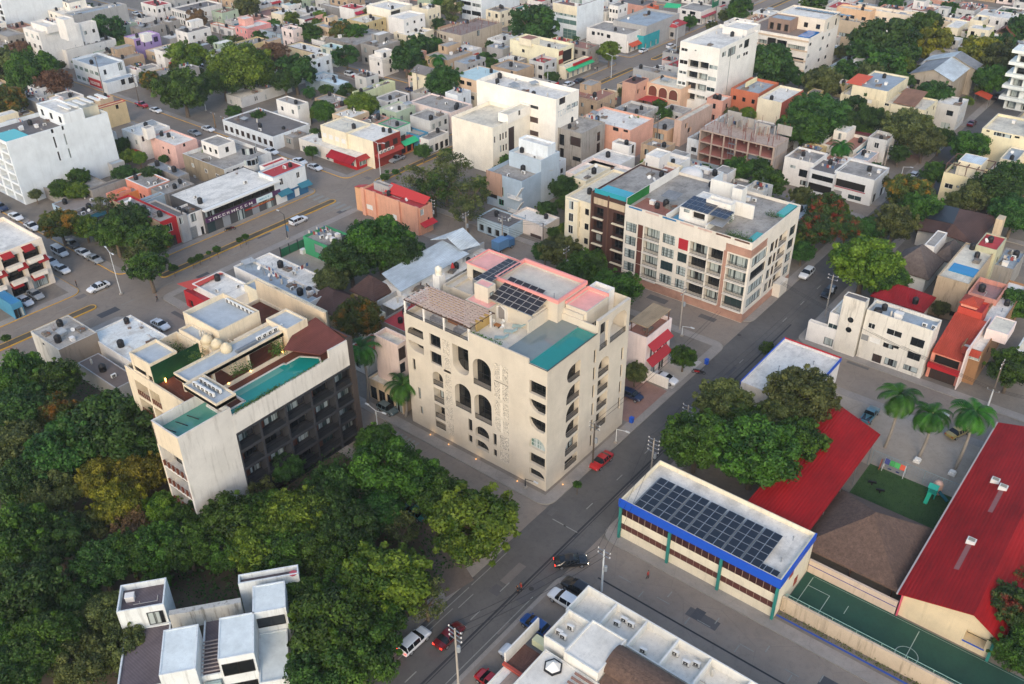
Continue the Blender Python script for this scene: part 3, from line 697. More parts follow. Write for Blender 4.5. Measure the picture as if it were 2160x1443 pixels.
 def blk(a0,a1,b0,b1,z0,z1,wm_,roof,par,S=(),nm='penthouse'):
  q=MB();hs_=wins('S',b0,a0,a1,z0,z1,S,'d');zr,(a,b,c,d)=shell(q,a0,a1,b0,b1,z0,z1,par,hs_,[],0.22);w=q.build(nm,wm_,root)
  r=MB();r.face([(a,c,zr),(b,c,zr),(b,d,zr),(a,d,zr)]);r.build('roof',roof,w)
  for h in hs_:window(w,'S',b0,*h[:4],h[5],0.1,False)
  return w
 blk(-80.0,-68.2,94.2,101.5,20.3,25.4,CW,TER,0.25)
 q=MB()
 for a in((-80.15,-68.05,94.05,94.35),(-80.15,-68.05,101.3,101.65),(-80.15,-79.85,94.35,101.3),(-68.35,-68.05,94.35,101.3)):q.box(*a,25.41,26.0)
 q.box(-80.0,-68.2,94.21,94.2,25,25.4)if False else None
 q.build('pink_parapet',PINK,root)
 PR=slab('#eaaba0','#d6938a',0.3)
 blk(-86.8,-80.6,95.2,100.6,20.3,25.6,CW,PR,0.12,[('m',-85.6,-82.6,22.6,24.9,'d')])
 q=MB();q.box(-86.9,-80.5,95.1,95.3,25.61,25.85);q.box(-86.9,-86.7,95.3,100.7,25.61,25.85);q.box(-86.7,-80.5,100.5,100.7,25.61,25.85);q.build('pink_parapet',PINK,root)
 blk(-68.0,-64.2,96.0,101.8,18.6,24.6,CW,PR,0.1)
 q=MB();q.box(-68.1,-67.9,96.0,101.8,24.61,25.1);q.box(-67.9,-64.2,101.6,101.8,24.61,25.1);q.build('pink_parapet',PINK,root)
 for y in(96.7,98.2,99.7):window(root,'E',-64.2,y,y+1.2,18.9,21.9,'d',-0.02)
 blk(-80.9,-78.2,90.2,92.0,20.3,26.3,CW,PR,0.06);blk(-81.7,-77.0,88.9,91.2,20.3,23.7,CW,PR,0.06)
 window(root,'E',-78.2,90.6,91.4,24.3,25.3,'n',-0.02)
 blk(-86.4,-81.75,91.0,95.2,20.3,23.3,CW,TER,0.4);blk(-78.2,-70.2,91.2,94.2,20.3,24.3,CW,TER,0.1);blk(-68.0,-64.6,101.9,103.9,18.6,25.0,wm('W'),DECK,0.6)
 blk(-89.2,-86.4,92.0,103.8,20.3,22.3,CW,TER,0.5)
 q=MB();q.face([(-76.95,91.05,21.2),(-75.4,91.05,21.2),(-75.4,91.05,23.3),(-76.2,91.05,23.8),(-76.95,91.05,23.2)]);q.build('alcove',plain('#837f7d',0.8),root)
 q=MB();q.box(-77.15,-76.95,90.6,91.2,21.2,23.5);q.box(-75.4,-75.2,90.6,91.2,21.2,23.5);q.obox((-76.6,90.9,23.55),(0.8,0,0.5),0.5,(0,1,0),0.3,(-0.5,0,0.8),0.06);q.obox((-75.75,90.9,23.55),(0.8,0,-0.5),0.45,(0,1,0),0.3,(0.5,0,0.8),0.06);q.build('alcove_frame',wm('W'),root)
 sm=MB();sm.box(-0.63,0.63,-0.5,0.5,-0.02,0.02);sm.box(-0.66,0.66,-0.53,-0.5,-0.025,0.03,1);sm.box(-0.66,0.66,0.5,0.53,-0.025,0.03,1);sm.box(-0.66,-0.63,-0.5,0.5,-0.025,0.03,1);sm.box(0.63,0.66,-0.5,0.5,-0.025,0.03,1)
 PV=sm.mesh('solar_panel',[plain('#2c2828',.2),plain('#a9a59f',0.5,0.2)])
 rt=MB()
 for i in range(6):
  for j in range(5):
   if(i,j)in((5,4),):continue
   o=put('solar_panel',PV,root,(-77.45+i*1.36,90.7+j*1.08,24.75+j*0.28-i*0.02));o.rotation_euler.x=math.radians(14.5)
 for i in range(2):
  for j in range(8):
   o=put('solar_panel',PV,root,(-81.5+i*1.36,91.9+j*1.06,25.95));o.rotation_euler.x=math.radians(3)
 for x in(-78.2,-75.4,-72.6,-69.9):rt.bar((x,90.3,24.3),(x,90.3,24.6),0.05);rt.bar((x,95.6,24.3),(x,95.6,26.0),0.05)
 rt.box(-78.2,-69.8,90.2,90.3,24.5,24.6);rt.box(-82.3,-79.7,91.4,91.5,23.3,25.9);rt.box(-82.3,-82.2,91.5,100,25.7,25.88);rt.build('panel_frame',METAL,root)
 q=MB()
 for x in(-89.25,-85.3,-81.2,-76.3):q.box(x,x+0.28,83.25,83.5,21.26 if x>-77 else 20.3,23.75)
 for x in(-89.2,-76.3):q.box(x,x+0.25,88.2,88.45,20.3,23.75)
 q.build('pergola_post',wm('W'),root)
 q=MB()
 for i in range(15):q.box(-89.0+i*0.95,-88.94+i*0.95,83.1,88.6,23.76,23.86)
 for y in(83.15,85.8,88.5):q.box(-89.1,-75.5,y-.06,y+.06,23.6,23.75)
 q.build('pergola_beam',plain('#4a3429',0.7),root)
 q=MB();q.box(-0.56,0.56,-0.19,0.19,0,0.03);PM=q.mesh('canvas_strip',plain('#c0a593',0.85,var=0.15))
 for r in range(10):
  for c in range(11):
   xx=-88.4+c*1.2+(0.6 if r%2 else 0)
   if xx>-75.9:continue
   put('canvas_strip',PM,root,(xx,83.45+r*0.53,23.87))
 q=MB();q.box(-89.1,-81.8,88.5,88.7,20.3,23.5);q.box(-77.2,-76.9,86.0,89,20.3,23.6);q.build('back_wall',wall('#c2a263',0.2),root)
 rail(root,[(-89.2,83.3,21.2),(-85.3,83.3,21.2)],0.55);rail(root,[(-85.0,83.3,21.2),(-81.2,83.3,21.2)],0.55);rail(root,[(-80.9,83.3,21.2),(-76.3,83.3,21.2)],0.55)
 rail(root,[(x1-0.12,96.0,18.65),(x1-0.12,98.1,18.65)]);rail(root,[(x1-0.12,98.75,18.65),(x1-0.12,103.2,18.65)])
 k('M5');cx,cy=g((622,385),21)
 q=MB();q.box(cx-0.7,cx+0.7,cy-0.7,cy+0.7,20.3,23.6);q.build('chimney',wm('W'),root);fit('water_tank',root,cx,cy,23.6,0,1.1).data=bpy.data.meshes['water_tank'].copy()
 for o in root.children:
  if o.name.startswith('water_tank'):o.data.materials[0]=plain('#d8d2c2',0.5)
 leafstrip(root,'planter_foliage',[(-76,83.6),(-70.2,83.65)],22.75,0.22,240,LEAF_MID)
 for i,(x,y)in enumerate(((-84.6,82.3),(-80.6,82.3),(-74.8,82.3),(-66.5,82.3),(-60.6,86))):
  q=MB();q.lathe(x,y,[(0.08,0.12),(0.1,0.2),(0.06,0.24)],8);o=q.build('uplight',lit('#ffb060',0.8),root)
  l=bpy.data.lights.new('uplight_lamp','POINT');l.energy=3;l.color=(1,0.66,0.35);l.shadow_soft_size=0.15;lo=bpy.data.objects.new('uplight_lamp',l);COL.objects.link(lo);lo.location=(x+(0.0 if y<83 else-0.2),y+0.35,0.5)
 return root
def leafquad(mb,c,s,rnd,nrm=None,m=0):
 n=Vector((rnd.gauss(0,1),rnd.gauss(0,1),rnd.gauss(0,1))).normalized()
 if nrm is not None:n=(n*0.75+nrm).normalized()
 a=n.orthogonal().normalized();b=n.cross(a);t=rnd.uniform(0,6.28);a,b=a*math.cos(t)+b*math.sin(t),b*math.cos(t)-a*math.sin(t)
 c=Vector(c);mb.face([c-a*s,c-b*s*0.55,c+a*s,c+b*s*0.55],m)
def add_tint(me,rnd,per=1,lohi=(0,1)):
 at=me.attributes.new('tint','FLOAT','FACE');v=0
 vals=[]
 for i in range(len(me.polygons)):
  if i%per==0:v=rnd.uniform(*lohi)
  vals.append(min(1,max(0,v+rnd.uniform(-.15,.15))))
 at.data.foreach_set('value',vals)
def leafstrip(parent,name,path,z,r,n,m,hgt=None):
 rnd=random.Random(n);mb=MB();p,q=Vector((*path[0],z)),Vector((*path[1],z))
 for i in range(n):
  c=p.lerp(q,rnd.random())+Vector((rnd.gauss(0,r*.5),rnd.gauss(0,r*.5),abs(rnd.gauss(0,hgt or r))))
  leafquad(mb,c,rnd.uniform(.08,.16),rnd,Vector((0,0,1)))
 me=mb.mesh(name,m);add_tint(me,rnd);o=put(name,me,parent);o['kind']='stuff';return o
LEAF_MID=foliage('mid','#24401a','#5c7a2e')
SOLAR=plain('#1b222c',0.18)
main_building()
# ================================================================== the dark balcony hotel with two roof pools
def dark_hotel():
 x1,y0,yn,y1=-93.3,45.0,53.35,75.7
 root=thing('hotel_building','white and charcoal hotel with deep dark balconies and a green roof pool on brown decking','hotel',(-104,62,0))
 WH=wall('#d6d2c9',0.6);CRM=wall('#dccdb2',0.4);DK=wall('#292b31',0.15);DKI=wall('#3c3431',0.15);WD=ridged('#6b4033','y',0.25,0.3);RF=slab('#b4bcbf','#7f8586',0.3)
 k('H')
 Zs=[13.9,10.65,7.4,4.15,0.9]
 mb=MB();holes=[(-99.05,-93.75,z-2.6 if z>1 else 0,z,1.7)for z in(14.9,11.25,7.85,4.5)]
 holes=[(-99.05,-93.75,a,b,1.7)for a,b in((11.3,14.95),(7.95,11.05),(4.65,7.7),(1.2,4.4))]
 shell(mb,-99.4,x1,y0,yn,0,18.95,1.7,holes,[],0.22)
 mb.build('wall',WH,root)
 q=MB();q.box(-99.41,-99.18,y0-0.02,y0,0,18.94);q.box(-99.4,x1,y0-0.02,y0,15.0,18.93);q.build('cream_facing',CRM,root)
 for a,b in((11.3,14.95),(7.95,11.05),(4.65,7.7),(1.2,4.4)):window(root,'S',y0,-98.4,-94.4,a,b-0.4,'b',1.62);rail(root,[(-99,y0+.1,a),(-93.8,y0+.1,a)],0.9,plain('#6b3d2c',0.6),0.9,r=.12)
 q=MB();q.face([(-99.18,y0+.22,17.3),(-97,y0+.22,17.3),(-97,yn,17.3),(-99.18,yn,17.3)]);q.face([(-97,45.22,17.31),(x1-.22,45.22,17.31),(x1-.22,52.6,17.31),(-97,52.6,17.31)]);q.build('plunge_pool',water('#4f8f80'),root)
 q=MB();q.box(-98.2,x1-.2,52.6,52.9,17.0,17.6);q.build('pool_ledge',WH,root)
 q=MB()
 for y in(46.2,48.0,49.8):q.obox((-97.2,y,17.6),(1,0.2,0.05),1.1,(0,1,0),0.05,(0,0,1),0.05)
 q.build('pool_bar',BLACKP,root)
 bays=[53.45,57.4,62.0,66.7,71.3,75.6]
 mb=MB();hl=[]
 for z in Zs:
  zb=max(0.15,z-2.75)
  for a,b in zip(bays,bays[1:]):hl.append((a+0.18,b-0.18,zb,z,1.9))
 holed(mb,'E',x1,yn,y1,0,14.4,hl);mb.face([(x1,y1,0),(-115.5,y1,0),(-115.5,y1,17.4),(x1,y1,17.4)]);mb.build('balcony_frame',DK,root)
 rnd=random.Random(4)
 for a,b,c,d,_ in hl:
  w=(b-a);s=rnd.choice([0.0,0.35,0.45]);window(root,'E',x1,a+w*s+.1,b-.15-(0.9 if s==0 and rnd.random()<.5 else 0),c+0.02,d-0.35,'bc' if rnd.random()<.75 else 'b',1.85)
  if s>0:q=MB();q.box(x1-1.88,x1-1.8,a+0.1,a+w*s,c,d-0.1);q.build('timber_panel',plain('#5b3022',0.6),root)
  q=MB();q.face([(x1-0.05,a,c),(x1-0.05,b,c),(x1-0.05,b,c+0.95),(x1-0.05,a,c+0.95)]);q.box(x1-0.08,x1-0.02,a,b,c+0.95,c+1.0);
  q.build('balcony_glass',GLB,root)
 mb=MB();mb.box(x1-0.3,x1+0.02,yn,71.0,14.4,17.55);mb.box(x1-0.3,x1+0.02,71.0,74.7,14.4,18.95);mb.box(x1-0.4,x1+0.05,74.7,y1,0,19.2,1);mb.box(-98,x1-.3,74.9,y1,17,19.1,1);mb.build('parapet',[WH,DKI],root)
 q=MB();q.box(-115.3,x1-0.3,yn,75.6,16.8,17.35);q.box(-109,-99.4,50.9,yn,16.8,17.35);q.build('deck',WD,root)
 q=MB();q.face([(-93.62,yn+.25,17.58),(-93.62,69.6,17.58),(-94.6,70.2,17.58),(-97.2,68.6,17.58),(-97.2,66.0,17.58),(-97.6,65.8,17.58),(-97.6,56.6,17.58),(-94.6,56.6,17.58),(-94.6,yn+.25,17.58)][::-1]);q.build('pool',water('#13867a'),root)
 q=MB();q.face([(-96.2,56.8,17.59),(-96.2,64.8,17.59),(-97.5,64.8,17.59),(-97.5,56.8,17.59)][::-1]);q.build('pool_shelf',water('#5f9a8c'),root)
 q=MB()
 for p,r in(((-97.6,56.4),(-97.6,65.9)),((-97.6,65.9),(-97.2,66.0)),((-97.2,66.0),(-97.2,68.6)),((-97.2,68.6),(-94.6,70.2)),((-94.6,70.2),(-93.6,69.6)),((-94.6,56.5),(-97.6,56.5)),((-94.6,yn),(-94.6,56.5))):
  p,r=Vector((*p,17.5)),Vector((*r,17.5));q.obox((p+r)/2,r-p,(r-p).length/2+.1,(r-p).cross(Vector((0,0,1))),0.14,(0,0,1),0.16)
 q.build('pool_ledge',wall('#cfc9bd',0.2),root)
 leafstrip(root,'edge_planting',[(-93.5,54),(-93.5,61.5)],17.6,0.25,500,LEAF_MID);leafstrip(root,'edge_planting',[(-93.5,61.5),(-93.5,70.5)],17.55,0.18,220,LEAF_MID)
 mb=MB();holes=[(-113.6,-110.2,z-2.8,z,1.6)for z in(16.2,12.9,9.6,6.3,3.0)]+[(-109.8,-107.3,z-2.8,z,1.6)for z in(16.2,12.9,9.6,6.3,3.0)]
 shell(mb,-115.5,-99.4,50.75,75.6,0,17.9,0.5,holes,[],0.25);mb.build('wall',CRM,root)
 for a,b,c,d,_ in holes:window(root,'S',50.75,a+.2,b-.2,c,d-.4,'b',1.52);rail(root,[(a,50.85,c),(b,50.85,c)],0.9,plain('#6b3d2c',0.6),0.5,r=.06)
 def blk(a0,a1,b0,b1,z0,z1,par,w=CRM,roof=RF,nm='roof_block',S=()):
  q=MB();hs_=wins('S',b0,a0,a1,z0,z1,S,'d');zr,(a,b,c,d)=shell(q,a0,a1,b0,b1,z0,z1,par,hs_,[],0.2);o=q.build(nm,w,root)
  r=MB();r.face([(a,c,zr),(b,c,zr),(b,d,zr),(a,d,zr)]);r.build('roof',roof,o);return o
 blk(-113.4,-108.2,51.0,55.5,17.4,21.0,0.5,S=[('m',-112.9,-109.9,18.1,18.9,'s'),('m',-109.5,-108.4,17.6,18.7,'n')])
 q=MB();q.box(-108.15,-108.0,51.0,58.9,17.4,20.6);q.build('green_wall',ridged('#124229','y',0.2,0.6),root)
 q=MB();q.box(-113.4,-108.2,58.7,58.95,17.4,20.6);q.box(-113.4,-113.15,55.5,58.7,17.4,20.6);q.build('roof_wall',CRM,root)
 leafstrip(root,'court_plants',[(-112.6,57.4),(-109.2,57.4)],18.3,0.9,500,LEAF_MID,0.8)
 blk(-114.5,-105.6,61.2,68.6,17.4,22.5,0.8);blk(-112.8,-107.5,59.0,61.2,17.4,21.2,0.4)
 blk(-104.2,-99.3,68.6,72.5,17.4,21.6,0.4);blk(-106,-101.5,59.3,62.6,17.4,20.4,0.6)
 q=MB();zt=21.0
 def tray(a0,a1,b0,b1):
  q.box(a0,a1,b0,b1,zt-0.9,zt-0.35,1,skip='')
  for r in((a0,a1,b0,b0+.18),(a0,a1,b1-.18,b1),(a0,a0+.18,b0+.18,b1-.18),(a1-.18,a1,b0+.18,b1-.18)):q.box(*r,zt-0.92,zt)
 tray(-103.8,-100.3,52.0,72.3);tray(-100.28,-92.9,51.2,54.4);tray(-104.2,-103.82,62.5,72.3)
 q.build('walkway_roof',[CRM,RF],root)
 q=MB()
 for x,y in((-100.6,56),(-100.6,62),(-100.6,68),(-96,54),(-103.4,53)):q.box(x-.2,x+.2,y-.2,y+.2,17.35,zt-0.9)
 q.build('column',CRM,root)
 q=MB();q.slabpoly([(-99.9,70.6,20.4),(-98.0,66.6,19.6),(-93.6,69.6,18.9),(-93.5,74.6,19.0),(-99.9,74.6,20.6)],0.12);q.build('shade_roof',ridged('#6d4038','y',0.3,0.3),root)
 q=MB();q.box(-99.5,-93.6,75.0,75.2,17.3,19.4);q.build('timber_panel',plain('#4d2a1e',0.7),root)
 q=MB();q.box(-116,-99,75.6,75.9,17.4,21.2);q.build('roof_wall',wall('#d8c4a6',0.4),root)
 TK=plain('#c9bb9c',0.6)
 for x,y in((-107.0,59.9),(-104.9,60.1),(-102.9,60.3)):
  q=MB();q.lathe(x,y,[(0.8,19.8),(.85,20.0),(.85,20.6),(.8,20.65),(.85,20.7),(.85,21.3),(.8,21.4),(.6,21.75),(0.28,21.95),(.26,22.05),(0.02,22.07)],18);q.build('water_tank',TK,root,smooth=True)
 for i in range(10):fit('air_conditioner',root,-98.9+(i%5)*0.95,52.2+(i//5)*1.1,zt-.33,0.1)
 for i in range(5):fit('air_conditioner',root,-101.4,65.0+i*1.0,zt-.33,math.pi/2)
 for i in range(7):fit('air_conditioner',root,-112.4+i*1.0,67.9,21.72,0)
 for i in range(3):fit('gas_cylinder',root,-109+i*0.8,60.2,20.85)
 q=MB();q.bar((-101.3,60.8,20.9),(-101.3,64.4,20.9),0.28);q.box(-101.0,-100.4,60.8,64.4,20.72,20.8);q.build('solar_heater',METAL,root)
 leafstrip(root,'court_plants',[(-100.2,66.2),(-99.0,67.2)],18.2,1.0,700,LEAF_MID,1.0);leafstrip(root,'court_plants',[(-100.2,58.5),(-99.8,62)],18.0,0.5,450,LEAF_MID,0.8)
 leafstrip(root,'court_plants',[(-107,70),(-101,73.8)],18.4,0.9,600,LEAF_MID,0.9);leafstrip(root,'court_plants',[(-104.4,55.2),(-103.8,57.2)],21.2,0.5,260,LEAF_MID,0.6)
 for x,y in((-107.7,52.5),(-107.7,55),(-107.7,57.5),(-99.5,57.5),(-99.5,61.4),(-99.8,67.5),(-94.3,73.8)):
  q=MB();q.lathe(x,y,[(0.06,17.35),(0.12,17.9),(0.1,18.0)],8);q.build('lantern',lit('#ffb85a',5.0),root)
  l=bpy.data.lights.new('lantern_lamp','POINT');l.energy=4;l.color=(1,0.65,0.3);l.shadow_soft_size=0.12;lo=bpy.data.objects.new('lantern_lamp',l);COL.objects.link(lo);lo.location=(x+.3,y+.1,18.2)
 return root
_m,_n,_b=_new('balcony_glass');_b.inputs['Base Color'].default_value=lin('#22272b');_b.inputs['Roughness'].default_value=0.1;_b.inputs['Alpha'].default_value=0.35;GLB=_m
dark_hotel()
# ================================================================== helpers for pieces that are parts one by one
REDT=ridged('#9c1a1c','x',0.45,0.5,stain=.55);TILE=ridged('#b04a38','x',0.32,0.6,grid=True);SHEET=ridged('#c3cdd0','x',0.4,0.4,0.45);SHEETD=ridged('#8d9092','x',0.35,0.5,0.6)
THATCH=thatch('#665145');THATCHG=thatch('#6b5f58');BTILE=ridged('#5d4740','x',0.3,0.5,grid=True)
RED=plain('#b01820',0.6);BLUEP=plain('#174fb5',0.5);TEALP=plain('#2b7d72',0.6);WOODB=plain('#5c3f33',0.7)
def school():
 k('B3')
 r=house('school_building','long beige two storey block with blue roof band and a roof full of solar panels',(620,790),(-388,254),(845,470),base=(570,1030),wall='CR',roof='rw',par=0.7,
   cat='building',S=(),clut=0)
 x0,x1,y0,y1,h=r['box'];n=24;w=(x1-x0)/n
 q=MB()
 q.box(x0-.15,x1+.15,y0-0.3,y0,h-1.25,h+0.06);q.box(x1,x1+0.2,y0,y1,h-1.1,h+0.06);q.build('blue_fascia',BLUEP,r)
 GBR=glass('#3a1c1a',0.25,0.0)
 for i in range(n):
  a=x0+0.15+i*(x1-x0-0.3)/n;ww=(x1-x0-0.3)/n
  q=MB();q.box(a+.03,a+ww-.03,y0-0.04,y0-0.005,h-2.75,h-1.3,0);q.box(a,a+.05,y0-0.1,y0-.005,h-2.75,h-1.3,1);q.build('window',[GBR,plain('#a08a78',0.6)],r)
  q=MB();q.box(a+.02,a+ww-.02,y0-0.035,y0-0.005,1.75,2.75);q.build('louvre_panel',plain('#5a3229',0.6,var=0.25),r)
 for x in(x0+0.1,x0+7.9,x0+15.6,x1-0.3):q=MB();q.box(x,x+.35,y0-0.45,y0-0.11,0.1,h-1.26);q.build('pilaster',TEALP,r)
 for a,b,z in((3.0,4.2,4.6),(5.4,6.5,1.2)):q=MB();q.box(x1,x1+.05,y0+a,y0+b,z,z+1.4);q.build('shutter',plain('#9a4a36',0.6),r)
 s=MB();s.box(-0.49,0.49,-0.82,0.82,0,0.04);t=.035
 for b in((-.5,.5,-.84,-.84+t),(-.5,.5,.84-t,.84),(-.5,-.5+t,-.84+t,.84-t),(.5-t,.5,-.84+t,.84-t)):s.box(*b,0.0,0.05,1)
 PV=s.mesh('solar_panel',[SOLAR,plain('#8f9498',0.4,0.3)]);zr=h-0.7
 gx=(x1-x0-4.9)/7
 for i in range(7):
  xx=x0+1.9+i*gx
  for j in range(5):
   for c in range(2):
    o=put('solar_panel',PV,r,(xx+0.1+(c+.5)*(gx-.24)/2,y0+0.95+j*1.40,zr+0.5+0.03*j));o.scale=((gx-.28)/2,0.82,1)
  q=MB();q.box(xx-0.02,xx+0.05,y0+.3,y0+7.2,zr+.05,zr+.62);q.build('panel_rail',METAL,r)
 for c in range(3):o=put('solar_panel',PV,r,(x1-3.1+c*0.95,y0+0.85,zr+.4));o.scale=(.9,.7,1)
 fit('roof_vent',r,x1-2,y1-2.4,zr);fit('roof_vent',r,x1-1.6,y0+3.5,zr)
 return r
SCH=school();sx0,sx1,sy0,sy1,sh=SCH['box']
sheet('court',sx1+0.1,14,sy0+2.2,92.5,0.14,ground('court_green','#1f4638','#27523f',0.3,cracks=False))
def wallthing(name,label,x0,x1,y0,y1,h,m,z0=0.1,cat='wall'):
 t=thing(name,label,cat,((x0+x1)/2,(y0+y1)/2,0));q=MB();q.box(x0,x1,y0,y1,z0,h);q.build('wall',m,t)
 q=MB();q.box(x0-.03,x1+.03,y0-.03,y1+.03,h+.002,h+.08);q.build('coping',m,t);return t
cw=wallthing('boundary_wall','long beige court wall along the street with dirt streaks',sx1+0.1,14,sy0+1.7,sy0+2.0,2.5,wall('#cdb99c',0.9))
def fence(label,pts,h,m,step=2.4,z=0.1,wires=9,name='wire_fence'):
 t=thing(name,label,'fence',(*pts[0],0));net=MB()
 for p,q in zip(pts,pts[1:]):
  p,q=Vector((*p,z)),Vector((*q,z));L=(q-p).length;n=max(1,int(L/step))
  for i in range(n+1):c=p.lerp(q,i/n);b=MB();b.bar(c,c+Vector((0,0,h)),0.045);b.build('post',m,t)
  for j in range(wires):zz=h*(j+1)/wires;net.bar(p+Vector((0,0,zz)),q+Vector((0,0,zz)),0.014 if j<wires-1 else 0.04,n=4)
  c=int(L/0.5)
  for i in range(c):a=p.lerp(q,i/c);net.bar(a,a+Vector((0,0,h)),0.008,n=3)
 net.build('mesh_panel',m,t);return t
fence('pale green pipe fence standing on the beige court wall',[(sx1+0.3,sy0+2.35),(13,sy0+2.35)],2.6,plain('#8fb4a4',0.5),3.0,0.14,7)
q=MB()
def strip(q,x0,y0,x1,y1,w=.09,z=0.147):
 p,r=Vector((x0,y0,z)),Vector((x1,y1,z));n=(r-p).cross(Vector((0,0,1))).normalized()*w/2;q.face([p-n,r-n,r+n,p+n])
cx=sx1+18.5;cyy=(sy0+2.2+92.5)/2
k('B3');ccx,ccy=g((1410,1262),.14)
for i in range(26):a,b=2*math.pi*i/26,2*math.pi*(i+1)/26;strip(q,ccx+1.35*math.cos(a),ccy+1.35*math.sin(a),ccx+1.35*math.cos(b),ccy+1.35*math.sin(b),.1)
strip(q,ccx,ccy-2,ccx,91.8,.1);a=sx1+1.2
strip(q,a,85,a,92);strip(q,a,86,a+3.0,86);strip(q,a,90.3,a+3.0,90.3);strip(q,a+3,86,a+3,90.3,.1);strip(q,a+5.6,88.6,a+5.6,90.2);strip(q,a,92.2,12,92.2,.05)
setting('court_marking',q,plain('#9fae9f',0.8,var=0.3))
wallthing('garden_wall','beige wall with a thin purple line behind the green court',sx1+0.1,-12.6,92.5,92.8,2.3,wall('#d3bda5',0.5))
q=MB();q.box(sx1+0.1,-12.6,92.46,92.497,1.45,1.55);o=q.build('purple_line',plain('#4a3d86',0.6),[c for c in bpy.data.objects if c.name=='garden_wall'][0])
sheet('blue_kerb',sx1+0.1,12,sy0+0.55,sy0+0.85,0.15,plain('#2b4fa0',0.8,var=.3))
t=thing('canopy','big sloping red sheet canopy over the school yard','canopy',(-30.5,107,0))
q=MB();q.slabpoly([(-26.0,92.6,4.6),(-26.0,121.2,4.8),(-34.5,123.8,5.6),(-35.0,92.6,5.4)],0.1);q.build('roof',REDT,t)
for y in(95,101,107,113,119):
 for x,z in((-26.3,4.5),(-34.2,5.2)):q=MB();q.bar((x,y,0.1),(x,y,z),0.07);q.build('post',METAL,t)
t=thing('palapa','low square palapa with brown thatched pyramid roof by the green court','shelter',(-19.5,100.8,0))
hip(t,-26.2,-13.4,94.2,107.6,2.9,4.4,THATCH,0.3,th=0.35)
for x in(-25.5,-19.6,-14):
 for y in(95,101,106.6):q=MB();q.bar((x,y,.1),(x,y,2.8),.12);q.build('post',WOODB,t)
sheet('lawn',-26,-12.8,108.2,119.5,0.14,LAWN)
def redroof():
 t=thing('school_building','long beige classroom block under a red metal gable roof with roof units','building',(-6.5,108,0))
 x0,x1,y0,y1,z=-12.2,-1.2,92.8,136,4.6
 mb=MB();hl=[(x1-3.2,x1-0.8,1.3,3.2,1.5)];holed(mb,'S',y0,x0,x1,0,z-.1,hl);holed(mb,'E',x1,y0,y1,0,z-.1,[]);mb.face([(x0,y1,0),(x0,y0,0),(x0,y0,z-.1),(x0,y1,z-.1)])
 mb.face([(x0,y0+.01,z-.1),(x1,y0+.01,z-.1),((x0+x1)/2+2.5,y0+.01,z+2.0)]);mb.build('wall',wall('#d9c6a2',0.3),t)
 xm=(x0+x1)/2+2.5;q=MB();q.slabpoly([(x0-.6,y0-.9,z-.15),(xm,y0-.9,z+2.15),(xm,y1,z+2.15),(x0-.6,y1,z-.15)],0.12);q.slabpoly([(xm,y0-.9,z+2.15),(x1+.9,y0-.9,z-.3),(x1+.9,y1,z-.3),(xm,y1,z+2.15)],.12);q.build('roof',REDT,t)
 q=MB();q.box(x0-.8,x0-.6,y0-.9,y1,z-.35,z-.1);q.build('gutter',plain('#a9a29c',.5),t)
 q=MB();q.box(x0-.2,x0-.0,y0-.35,y0-.02,0.1,z-.4);q.build('pink_pilaster',plain('#c95a6a',.6),t);q=MB();q.box(x1-.2,x1+.15,y0-.5,y0-.02,0.1,z-.6);q.build('pilaster',TEALP,t)
 q=MB();q.box(x1-3.3,x1-.7,y0-.06,y0-.005,1.1,1.3);q.build('window_sill',BLUEP,t)
 k('B3')
 for p in((1820,540),(2020,205),(1975,150)):
  xx,yy=g(p,z+1.4);zz=z-.15+(xx-x0+.6)/(xm-x0+.6)*2.3
  q=MB();q.box(xx-.55,xx+.55,yy-.45,yy+.45,zz-.2,zz+.55);q.box(xx-.4,xx+.4,yy-.3,yy+.3,zz+.551,zz+.6,1);q.build('roof_unit',[WHITEP,plain('#8f8a78',.6)],t)
  if p[0]!=1975:q=MB();ys=yy-6;dz=lambda a:z-.15+(a-x0+.6)/(xm-x0+.6)*2.3+.01;q.face([(xx-.35,ys,dz(xx-.35)),(xx+.25,ys,dz(xx+.25)),(xx+.25,yy-.5,dz(xx+.25)),(xx-.35,yy-.5,dz(xx-.35))]);q.build('roof_patch',plain('#8d5b57',.8,var=.25),t)
redroof()
fence('tall chain fence between the lawn and the car park',[(-26,119.7),(-12.9,119.7)],2.6,plain('#7d8d8d',.5),2.2)
def kiosk():
 t=thing('shop_building','low white flat roofed shop with red and blue roof edge behind the big tree','shop',(-44,129,0));x0,x1,y0,y1,h=-49.2,-38.9,120.5,137.2,5.0
 volume(t,x0,x1,y0,y1,0,h-.1,wallm='W',roof='rw',par=0.35,E=[('m',131,133,1,3),('m',127,129.5,1,3)])
 q=MB();q.box(x0-.1,x1+.1,y1,y1+.15,h-.6,h+.12);q.build('red_edge',RED,t);q=MB();q.box(x1,x1+.15,y0,y1,h-.6,h+.12);q.box(x0-.15,x0,y0,y1,h-.6,h+.1);q.build('blue_edge',BLUEP,t)
 for a,b in((-46,128),(-44,123),(-42,133)):fit('roof_vent',t,a,b,h-.45)
kiosk()
